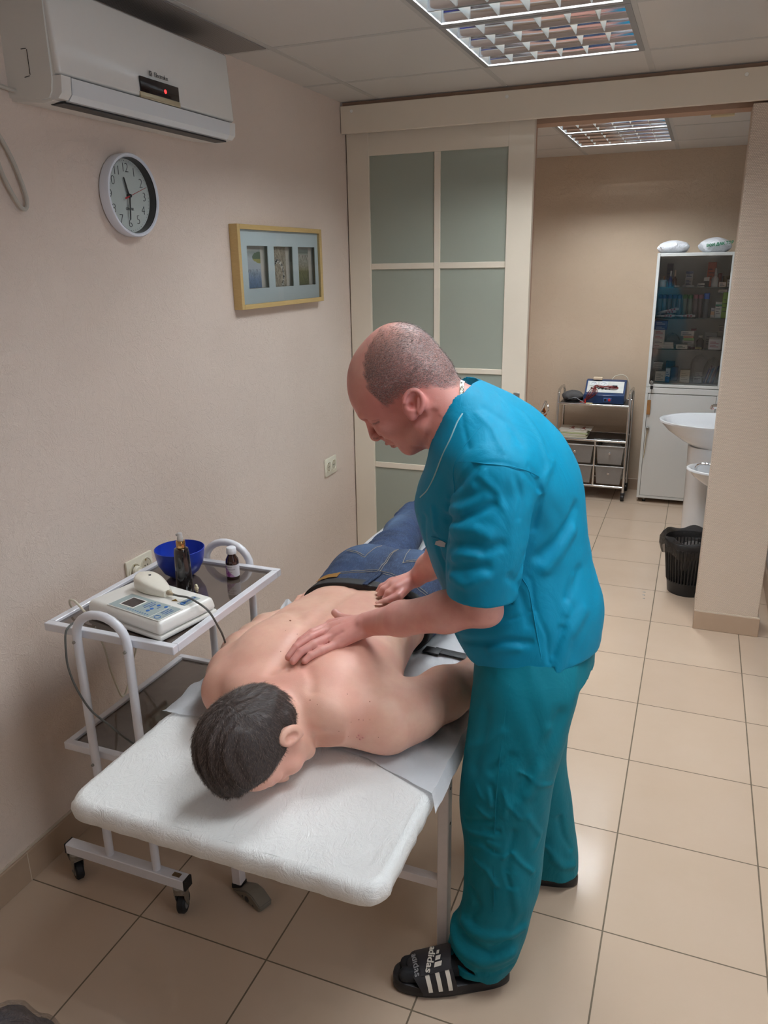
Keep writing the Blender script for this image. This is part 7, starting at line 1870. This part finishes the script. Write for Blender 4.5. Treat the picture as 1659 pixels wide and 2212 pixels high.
# tunic
sh = Sdf()
TOR = [(.815, 1.366, -.052, .150, .176), (.88, 1.348, -.052, .170, .178), (.95, 1.337, -.050, .180, .172), (1.03, 1.306, -.050, .184, .164), (1.10, 1.286, -.052, .188, .166), (1.17, 1.274, -.056, .190, .174), (1.26, 1.278, -.065, .166, .190), (1.33, 1.268, -.075, .134, .180), (1.385, 1.247, -.085, .098, .140), (1.425, 1.213, -.095, .064, .095), (1.452, 1.175, -.105, .050, .070)]
sh.loft('z', TOR, k=0.02, pw=2.15)
sh.cap((1.27, -.13, 1.33), (1.305, -.232, 1.285), .082, .078, .06); sh.cap((1.25, -.05, 1.33), (1.255, .095, 1.275), .080, .078, .06)
SL = [(1.036, 1.291, -.254, .076, .076), (1.10, 1.294, -.256, .079, .078), (1.18, 1.300, -.250, .081, .078), (1.25, 1.305, -.240, .079, .072), (1.31, 1.305, -.222, .070, .062)]
sh.loft('z', SL, k=0.014, pw=2.0)
sh.chain([(1.255, .105, 1.27), (1.215, .125, 1.16), (1.175, .133, 1.09)], [.080, .078, .078], .04, .03)
sh.loft('z', [(1.00, 1.291, -.254, .069, .069), (1.06, 1.291, -.254, .068, .068), (1.105, 1.292, -.254, .060, .060)], k=0.003, op='S')
sh.cap((1.165, .134, 1.045), (1.195, .129, 1.12), .068, .062, .004, op='S')
sh.loft('z', [(.79, 1.370, -.052, .140, .166), (.85, 1.356, -.052, .152, .166), (.865, 1.35, -.052, .146, .160)], k=0.003, op='S')
_c = A3((1.199, -.112, 1.395)); _n = A3((-.89, 0, .45)); _n /= np.linalg.norm(_n)
def neckhole(P):
    q = P - _c; h = q @ _n; r = np.linalg.norm(q - h[:, None] * _n, axis=1)
    return np.maximum(r - (.079 + .25 * np.clip(h, 0, .3)), -h)
sh.add(neckhole, (1.0, -.26, 1.28), (1.28, .04, 1.56), .003, 'S')
sh.cap((1.09, -.118, 1.335), (1.135, -.112, 1.275), .045, .030, .006, op='S')
sh.cap((1.09, -.112, 1.30), (1.112, -.106, 1.24), .030, .014, .006, op='S')
FT = [(8,-9,[(1.203,-0.219,1.175),(1.257,-0.305,1.209),(1.29,-0.312,1.228),(1.32,-0.309,1.246)]),(12,6,[(1.208,-0.228,1.198),(1.261,-0.301,1.232),(1.305,-0.312,1.261)]),(11,5,[(1.215,-0.239,1.226),(1.253,-0.293,1.261),(1.279,-0.305,1.278)]),(14,7,[(1.234,-0.299,1.185),(1.289,-0.324,1.199),(1.316,-0.326,1.19)]),(12,-6,[(1.227,-0.283,1.151),(1.273,-0.321,1.164),(1.31,-0.324,1.161),(1.339,-0.312,1.169)]),(14,7,[(1.245,-0.314,1.091),(1.277,-0.33,1.084),(1.314,-0.334,1.105)]),(12,-6,[(1.229,-0.3,1.106),(1.278,-0.336,1.123),(1.315,-0.337,1.126)]),(12,5,[(1.243,-0.319,1.129),(1.26,-0.32,1.143),(1.297,-0.33,1.147)]),(12,5,[(1.395,-0.212,1.252),(1.399,-0.202,1.282),(1.407,-0.165,1.306)]),(7,-4,[(1.376,-0.251,1.314),(1.384,-0.234,1.284),(1.392,-0.213,1.257)]),(16,-8,[(1.394,-0.187,1.108),(1.417,-0.172,1.129),(1.439,-0.15,1.159),(1.451,-0.116,1.196)]),(16,6,[(1.405,-0.182,1.079),(1.433,-0.165,1.117),(1.456,-0.136,1.15)]),(8,-5,[(1.367,-0.277,1.087),(1.376,-0.256,1.12),(1.384,-0.209,1.172),(1.395,-0.213,1.244)]),(4,-4,[(1.377,-0.251,1.118),(1.382,-0.199,1.047),(1.389,-0.204,1.002),(1.422,-0.214,0.939),(1.429,-0.213,0.877)]),(4,-4,[(1.328,-0.218,0.96),(1.366,-0.213,0.978),(1.392,-0.204,0.992)]),(10,-7,[(1.213,-0.17,0.88),(1.271,-0.216,0.901),(1.331,-0.223,0.918),(1.386,-0.219,0.921)]),(12,5,[(1.303,-0.225,0.893),(1.361,-0.231,0.91)]),(18,7,[(1.445,-0.203,0.857),(1.457,-0.185,0.931),(1.481,-0.142,0.977)]),(14,-6,[(1.455,-0.164,1.013),(1.468,-0.122,1.058)]),(4,-3,[(1.262,-0.27,1.344),(1.245,-0.242,1.366),(1.229,-0.214,1.399)]),(4,-3.5,[(1.279,-0.296,1.316),(1.305,-0.297,1.328),(1.334,-0.291,1.327),(1.352,-0.281,1.318),(1.379,-0.258,1.289),(1.395,-0.212,1.252)]),(7,-5,[(1.281,-0.296,1.317),(1.251,-0.29,1.282),(1.216,-0.241,1.232),(1.202,-0.22,1.179)]),(8,-5,[(1.136,-0.188,1.162),(1.13,-0.142,1.084)]),(8,4,[(1.17,-0.203,1.193),(1.173,-0.195,1.144)]),(9,-6,[(1.171,-0.189,1.118),(1.178,-0.186,1.081),(1.191,-0.188,1.052)]),(8,3,[(1.259,-0.21,1.403),(1.298,-0.233,1.378),(1.329,-0.273,1.347)]),(9,-3,[(1.271,-0.193,1.411),(1.322,-0.204,1.384),(1.355,-0.229,1.349)]),(10,4,[(1.338,-0.133,1.393),(1.378,-0.16,1.352),(1.401,-0.179,1.314)]),(10,-4,[(1.354,-0.302,1.101),(1.363,-0.207,1.017),(1.382,-0.209,0.96)]),(8,3,[(1.297,-0.305,1.3),(1.33,-0.31,1.273),(1.339,-0.304,1.241)]),(7,-3,[(1.354,-0.285,1.3),(1.369,-0.281,1.258),(1.368,-0.291,1.219)]),(10,4,[(1.45,-0.187,0.962),(1.459,-0.156,1.01),(1.459,-0.137,1.051)]),(8,-4,[(1.435,-0.206,0.894),(1.447,-0.194,0.94),(1.454,-0.182,0.972)]),(6,3,[(1.265,-0.3,1.275),(1.287,-0.305,1.299),(1.301,-0.302,1.31)]),(6,-3,[(1.245,-0.287,1.275),(1.27,-0.3,1.302),(1.285,-0.299,1.313)])]
for w_, h_, p_ in FT: sh.fold(p_, w_ * .00082, h_ * .00125)
SF = []
def sf(pts, w, h): sh.fold(pts, w, h)
# sleeve and shoulder creases
sh.noise(lambda P: 0.0012 * np.sin(P[:, 2] * 38 + 4 * np.sin(P[:, 0] * 19 + P[:, 1] * 12)) * np.sin(P[:, 0] * 34 + P[:, 1] * 29 + 2 * np.sin(P[:, 2] * 21)))
sh.add(lambda P: .830 + .11 * np.clip(P[:, 0] - 1.25, 0, .3) + .003 * np.sin(P[:, 0] * 20 + P[:, 1] * 17) - P[:, 2], (-9,) * 3, (9,) * 3, .002, 'I')
sh.ell((1.437, -.225, .845), (.0045, .03, .028), .002, op='S')
shirt, Vs, Fs = sdf_obj('tunic', sh, (1.02, -.36, .81), (1.56, .24, 1.50), 0.0034, M_TEAL, th, smooth=1)
# trousers
tr2 = Sdf()
tr2.loft('z', [(.80, 1.372, -.065, .135, .170), (.88, 1.366, -.055, .132, .155), (.93, 1.35, -.05, .12, .145)], k=.03, pw=2.2)
LL = [(.045, 1.300, -.236, .083, .074), (.12, 1.318, -.234, .088, .078), (.22, 1.338, -.228, .086, .080), (.34, 1.350, -.222, .091, .084), (.46, 1.343, -.214, .100, .088), (.58, 1.349, -.204, .106, .094), (.70, 1.362, -.180, .113, .098), (.82, 1.372, -.155, .116, .096), (.90, 1.36, -.13, .10, .08)]
RL = [(.040, 1.412, .142, .074, .068), (.12, 1.402, .138, .080, .072), (.26, 1.378, .125, .082, .076), (.42, 1.352, .100, .088, .080), (.56, 1.350, .065, .095, .086), (.70, 1.362, .022, .105, .094), (.84, 1.375, -.005, .115, .100)]
tr2.loft('z', LL, k=.03, pw=2.1); tr2.loft('z', RL, k=.04, pw=2.1)
tr2.loft('z', [(.02, 1.298, -.236, .074, .065), (.08, 1.310, -.234, .076, .066), (.13, 1.32, -.234, .066, .056)], k=.003, op='S')
tr2.ell((1.262, -.292, .083), (.052, .030, .0085), .004, rot=[[.93, -.20, -.30], [.2, .98, 0], [.30, 0, .95]], op='S')
tr2.loft('z', [(.02, 1.412, .142, .069, .063), (.07, 1.405, .139, .066, .058)], k=.003, op='S')
def tf(pts, w, h): tr2.fold(pts, w, h)
rs_ = random.Random(11)
FP = [(12,5,[(1.267,-0.245,0.654),(1.312,-0.27,0.689),(1.347,-0.267,0.726)]),(10,-5,[(1.329,-0.284,0.633),(1.353,-0.282,0.656),(1.371,-0.279,0.676)]),(5,4,[(1.298,-0.283,0.587),(1.306,-0.287,0.573),(1.315,-0.293,0.562)]),(6,4,[(1.263,-0.269,0.455),(1.302,-0.29,0.464),(1.337,-0.3,0.473)]),(6,-4,[(1.268,-0.275,0.481),(1.309,-0.295,0.503),(1.336,-0.3,0.511)]),(5,4,[(1.301,-0.292,0.534),(1.329,-0.295,0.52)]),(5,-4,[(1.321,-0.301,0.487),(1.353,-0.308,0.492)]),(5,4,[(1.373,-0.301,0.561),(1.398,-0.295,0.532)]),(5,5,[(1.392,-0.285,0.643),(1.413,-0.283,0.631),(1.428,-0.272,0.616)]),(5,4,[(1.427,-0.272,0.612),(1.449,-0.223,0.59)]),(6,4,[(1.415,-0.285,0.531),(1.434,-0.249,0.467),(1.423,-0.261,0.439)]),(5,5,[(1.366,-0.305,0.424),(1.383,-0.298,0.44),(1.406,-0.281,0.402),(1.428,-0.271,0.378)]),(6,5,[(1.298,-0.292,0.392),(1.328,-0.305,0.383),(1.35,-0.304,0.347)]),(8,-5,[(1.384,-0.295,0.493),(1.378,-0.298,0.447),(1.373,-0.298,0.391)]),(18,-7,[(1.461,-0.23,0.765),(1.441,-0.255,0.713),(1.42,-0.278,0.66),(1.389,-0.295,0.591)]),(16,6,[(1.442,-0.251,0.739),(1.428,-0.272,0.671),(1.412,-0.286,0.59)]),(14,9,[(1.272,-0.285,0.197),(1.32,-0.309,0.195),(1.373,-0.305,0.207),(1.411,-0.27,0.216)]),(8,-8,[(1.271,-0.292,0.169),(1.315,-0.312,0.158),(1.342,-0.311,0.151),(1.384,-0.301,0.186)]),(8,5,[(1.406,0.058,0.171),(1.437,0.07,0.131)]),(12,7,[(1.429,0.069,0.131),(1.453,0.078,0.103),(1.479,0.11,0.091)]),(8,-5,[(1.438,0.066,0.268),(1.447,0.075,0.208),(1.47,0.098,0.149)]),(5,-4,[(1.331,-0.289,0.601),(1.341,-0.297,0.564),(1.339,-0.299,0.535)]),(5,4,[(1.326,-0.292,0.586),(1.332,-0.298,0.551)]),(5,4,[(1.358,-0.295,0.597),(1.367,-0.3,0.559),(1.362,-0.305,0.531)]),(5,-4,[(1.326,-0.303,0.443),(1.349,-0.304,0.436)]),(5,4,[(1.328,-0.3,0.457),(1.351,-0.3,0.453)]),(5,-4,[(1.373,-0.301,0.378),(1.382,-0.303,0.351)]),(6,4,[(1.283,-0.288,0.425),(1.312,-0.301,0.437)]),(10,-5,[(1.293,-0.291,0.302),(1.309,-0.299,0.273),(1.295,-0.295,0.223)]),(10,5,[(1.394,-0.303,0.339),(1.4,-0.29,0.273),(1.389,-0.295,0.232)]),(14,-5,[(1.305,-0.252,0.758),(1.304,-0.265,0.694),(1.288,-0.274,0.623)])]
for w_, h_, p_ in FP: tr2.fold(p_, w_ * .0009, h_ * .00115)
tf([(1.235, -.24, .155), (1.27, -.295, .125), (1.33, -.305, .12), (1.38, -.28, .15)], .016, .013)
tf([(1.30, -.31, .075), (1.34, -.30, .085), (1.38, -.27, .10)], .006, -.004)
tr2.noise(lambda P: 0.0020 * np.sin(P[:, 2] * 30 + 3 * np.sin(P[:, 0] * 25 + P[:, 1] * 15)) * np.sin(P[:, 0] * 30 + P[:, 1] * 33))
tr2.plane((0, 0, .046), (0.10, 0, -1), .002) if False else None
trou, Vt, Ft = sdf_obj('trousers', tr2, (1.19, -.345, .030), (1.52, .235, .935), 0.0038, M_TEAL2, th, smooth=1)
# cuffs: sewn hem bands, feet in black socks
M_SOCK2 = mat('black_sock', rgb(24, 24, 28), 0.85, bump=0.3)
def foot(c, ang, nm):
    s_ = Sdf(); ca, sa = math.cos(ang), math.sin(ang)
    def W(x, y, z): return (c[0] + ca * x - sa * y, c[1] + sa * x + ca * y, z)
    s_.chain([W(-.005, 0, .20), W(-.002, 0, .105), W(-.004, 0, .060)], [.036, .038, .036], .02, .02)
    s_.cap(W(.0, 0, .060), W(.16, .004, .048), .033, .020, .03); s_.cap(W(.13, -.020, .050), W(.195, -.016, .045), .020, .016, .02); s_.cap(W(.13, .02, .050), W(.20, .018, .045), .020, .017, .02)
    s_.plane((0, 0, .030), (0, 0, -1), .004)
    lo_ = (min(W(-.06, 0, 0)[0], W(.24, 0, 0)[0]) - .06, min(W(-.06, 0, 0)[1], W(.24, 0, 0)[1]) - .06, .02); hi_ = (max(W(-.06, 0, 0)[0], W(.24, 0, 0)[0]) + .06, max(W(-.06, 0, 0)[1], W(.24, 0, 0)[1]) + .06, .20)
    return sdf_obj('sock', s_, lo_, hi_, .0045, M_SOCK2, th, smooth=1)
FA = math.radians(180 + 23.5)
foot((1.322, -.250), FA, 'l'); FA2 = math.radians(180 + 4); foot((1.425, .138), FA2, 'r')
def slipper(c, ang, detail):
    Mx = T3(c[0], c[1], 0.0) @ Matrix.Rotation(ang, 4, 'Z')      # +x towards the toe, +y left of it
    root = bpy.data.objects.new('slipper', None); COL.objects.link(root); root.parent = th; root.location = Vector((c[0], c[1], 0)) - Vector(th.location); root.empty_display_size = .02
    L = .288
    def outline(off=0):
        pts = []
        for i in range(64):
            a = 2 * PI * i / 64; x = .5 * L * math.cos(a); f = (x / L + .5)
            wd_ = (.041 + .012 * sstep(.25, .75, f)) * (abs(math.sin(a)) ** .72) * (1 if math.sin(a) > 0 else -1)
            pts.append((x * (1 - off * 8) , wd_ * (1 - off * 16)))
        return pts
    bm = B(); rings = []
    for off, z in ((.004, .001), (0, .006), (0, .020), (.002, .030), (.010, .0325), (.03, .029)):
        o = outline(off)
        rings.append([bm.verts.new((x, y, z + .004 * max(0, (x - .08) / .06) * (z > .01) + .003 * max(0, (-x - .1) / .04) * (z > .01))) for x, y in o])
    for a, b_ in zip(rings, rings[1:]):
        for i in range(64): bm.faces.new((a[i], a[(i + 1) % 64], b_[(i + 1) % 64], b_[i]))
    bm.faces.new(list(reversed(rings[0]))); bm.faces.new(rings[-1]); bm.transform(Mx)
    obj('sole', bm, mat('slipper_black', rgb(24, 22, 26), 0.5, bump=0.2, bscale=400), root, world=True, smooth=50)
    def arch(x, t, lift=0):
        f = max(0, min(1, (x + .010) / .115)); hh = .098 - .036 * f; ww = .052 + .0035 * f
        a = PI * t; 
        return (x, -(ww + lift) * math.cos(a) * (1 if True else 1), .016 + (hh - .016 + lift) * (math.sin(a) ** .75))
    bm = B(); n1, n2 = 14, 30; rows = []
    for i in range(n1 + 1):
        r = []
        for j in range(n2 + 1):
            t = j / n2; sw_ = .012 * math.sin(PI * t)
            x0_, x1_ = -.012 + .020 * math.sin(PI * t), .098 + .012 * math.sin(PI * t) - .025 * abs(2 * t - 1)
            r.append(bm.verts.new(arch(x0_ + (x1_ - x0_) * i / n1, t)))
        rows.append(r)
    for a, b_ in zip(rows, rows[1:]):
        for j in range(n2): bm.faces.new((a[j], b_[j], b_[j + 1], a[j + 1]))
    bmesh.ops.recalc_face_normals(bm, faces=bm.faces); bmesh.ops.solidify(bm, geom=list(bm.faces), thickness=.004); bm.transform(Mx)
    st_ = obj('strap', bm, mat('strap_black', rgb(28, 26, 30), 0.55), root, world=True, smooth=50)
    M_STR = mat('white_stripe', rgb(222, 214, 202), 0.45, noise=0.04)
    def patch(name, m, fx0, fx1, t0, t1, lift, n=12, th_=.0012, shape=None, par=root):
        bm = B(); rows = []
        for j in range(n + 1):
            t = t0 + (t1 - t0) * j / n; a, b_ = fx0(t), fx1(t); r = []
            for i in range(5): r.append(bm.verts.new(arch(a + (b_ - a) * i / 4, t, lift)))
            rows.append(r)
        for a, b_ in zip(rows, rows[1:]):
            for i in range(4): bm.faces.new((a[i], a[i + 1], b_[i + 1], b_[i]))
        bmesh.ops.recalc_face_normals(bm, faces=bm.faces); bmesh.ops.solidify(bm, geom=list(bm.faces), thickness=th_); bm.transform(Mx)
        return obj(name, bm, m, par, world=True, smooth=50)
    if not detail: return root
    # t runs from the wearer's right (0) to left (1); the left side faces the viewer
    for k in range(3):
        xo = .010 + .024 * k
        patch('stripe', M_STR, lambda t: xo + .012 * (t - .75) * -3, lambda t: xo + .010 + .012 * (t - .75) * -3, .62, .97, .0008)
        patch('stripe', M_STR, lambda t: .018 + .022 * k, lambda t: .028 + .022 * k, .16, .38, .0022)
    fl = patch('closure_flap', mat('flap_black', rgb(30, 27, 32), 0.5), lambda t: .002 + .02 * (t - .5), lambda t: .084 - .03 * (t - .5), .30, .74, .0034, 14, .003)
    def wraptext(txt, size, xc, tc, rot, m, lift, name, par):
        me = text_mesh(txt, size, Matrix.Rotation(rot, 4, 'Z'), depth=.0006, bold=size * .012)
        arc = .115   # metres of strap per unit t
        for v in me.vertices:
            x = xc + v.co.x; t = tc + v.co.y / arc; p = arch(x, min(.99, max(.01, t)), lift + v.co.z * 2); v.co = p
        me.transform(Mx); return obj(name, me, m, par, world=True, smooth=0)
    def bars(s):
        bm = B()
        for k in range(3):
            h_ = s * (.30 + .26 * k); x0 = s * (-.85 + .62 * k); v = [bm.verts.new((x0, s * .60, 0)), bm.verts.new((x0 + s * .44, s * .60, 0)), bm.verts.new((x0 + s * .44 - h_ * .35, s * .60 + h_, 0)), bm.verts.new((x0 - h_ * .35, s * .60 + h_, 0))]
            bm.faces.new(v)
        bmesh.ops.subdivide_edges(bm, edges=list(bm.edges), cuts=2, use_grid_fill=True); me = bpy.data.meshes.new('b'); bm.to_mesh(me); bm.free(); return me
    def wrapme(me, xc, tc, rot, lift, name, m, par):
        me.transform(Matrix.Rotation(rot, 4, 'Z'))
        for v in me.vertices:
            x = xc + v.co.x; t = tc + v.co.y / .150; v.co = arch(x, min(.99, max(.01, t)), lift + v.co.z * 2)
        me.transform(Mx); return obj(name, me, m, par, world=True, smooth=0)
    wrapme(text_mesh('adidas', .0225, Matrix.Identity(4), depth=.0008, bold=.0004), .052, .545, PI / 2 - .32, .0060, 'lettering', M_STR, fl)
    wrapme(bars(.0200), .052, .545, PI / 2 - .32, .0066, 'emblem', M_STR, fl)
    wrapme(text_mesh('adidas', .0220, Matrix.Identity(4), depth=.0008, bold=.0002), .088, .55, PI / 2 + .1, .0008, 'front_lettering', mat('grey_print', rgb(150, 148, 150), .5), st_)
    return root
slipper((1.243, -.284), FA, True); slipper((1.345, .133), FA2, False)
# neck chain
bm = B(); ring = [tuple(p) for p in t_.project([(1.205, -.115, 1.455), (1.212, -.150, 1.445), (1.215, -.178, 1.420), (1.209, -.192, 1.390), (1.197, -.195, 1.360), (1.182, -.186, 1.330), (1.164, -.165, 1.300), (1.144, -.13, 1.275)])]
cp = catmull(ring, 9)
for i, p in enumerate(cp):
    q = cp[min(i + 1, len(cp) - 1)] - cp[max(i - 1, 0)]
    if q.length < 1e-6: continue
    d = q.normalized(); out = Vector((p.x - 1.185, p.y + .113, (p.z - 1.375))) ; out = (out - d * out.dot(d)).normalized(); w2 = d.cross(out)
    pts = [p + out * .0018 + d * (.0032 * math.cos(a)) + w2 * (.0042 * math.sin(a)) for a in np.linspace(0, 2 * PI, 8, endpoint=False)]
    tube(bm, pts, .0012, 5, closed=True)
obj('neck_chain', bm, mat('silver_chain', rgb(208, 200, 186), 0.22, metal=1), th, world=True)

# piping on the tunic's overlap, pocket with white tag, seams
def on(sd, pts, off=.001):
    return [tuple(p) for p in sd.project([tuple(q) for q in catmull(pts, 6)])]
bm = tube(B(), on(sh, [(1.232, -.20, 1.392), (1.215, -.23, 1.345), (1.185, -.225, 1.29), (1.150, -.205, 1.235), (1.122, -.175, 1.205)]), .0016, 6)
obj('piping', bm, mat('pale_piping', rgb(150, 190, 196), 0.6), shirt, world=True)
bm = B(); pp = on(sh, [(1.165, -.205, 1.113), (1.180, -.212, 1.120), (1.195, -.216, 1.118)]); pq = on(sh, [(1.160, -.200, 1.103), (1.176, -.208, 1.104), (1.190, -.214, 1.106)])
A_r = [bm.verts.new((p[0] - .002, p[1] - .0035, p[2])) for p in pp]; B_r = [bm.verts.new((p[0] - .002, p[1] - .0035, p[2])) for p in pq]
for i in range(len(A_r) - 1): bm.faces.new((A_r[i], A_r[i + 1], B_r[i + 1], B_r[i]))
bmesh.ops.solidify(bm, geom=list(bm.faces), thickness=.001); obj('pocket_tag', bm, mat('white_tag', rgb(226, 230, 232), 0.5), shirt, world=True, label='small white tag at the chest pocket')
bm = tube(B(), on(sh, [(1.150, -.195, 1.118), (1.185, -.213, 1.122), (1.215, -.225, 1.112)]), .0022, 6); obj('pocket_edge', bm, M_TEAL, shirt, world=True)
bm = tube(B(), on(sh, [(1.28, -.23, 1.395), (1.255, -.25, 1.345), (1.235, -.26, 1.29), (1.232, -.28, 1.22)]), .0011, 5)
tube(bm, on(sh, [(1.245, -.26, 1.31), (1.30, -.30, 1.325), (1.35, -.27, 1.31), (1.385, -.22, 1.285)]), .0011, 5)
tube(bm, on(sh, [(1.370, -.22, 1.10), (1.385, -.215, 1.02), (1.395, -.21, .96), (1.41, -.21, .885)]), .0012, 5)
obj('seam', bm, M_TEAL, shirt, world=True)
bm = tube(B(), on(tr2, [(1.350, -.27, .84), (1.345, -.29, .66), (1.343, -.30, .46), (1.348, -.30, .30), (1.345, -.30, .20)]), .0011, 5); obj('seam', bm, M_TEAL2, trou, world=True)
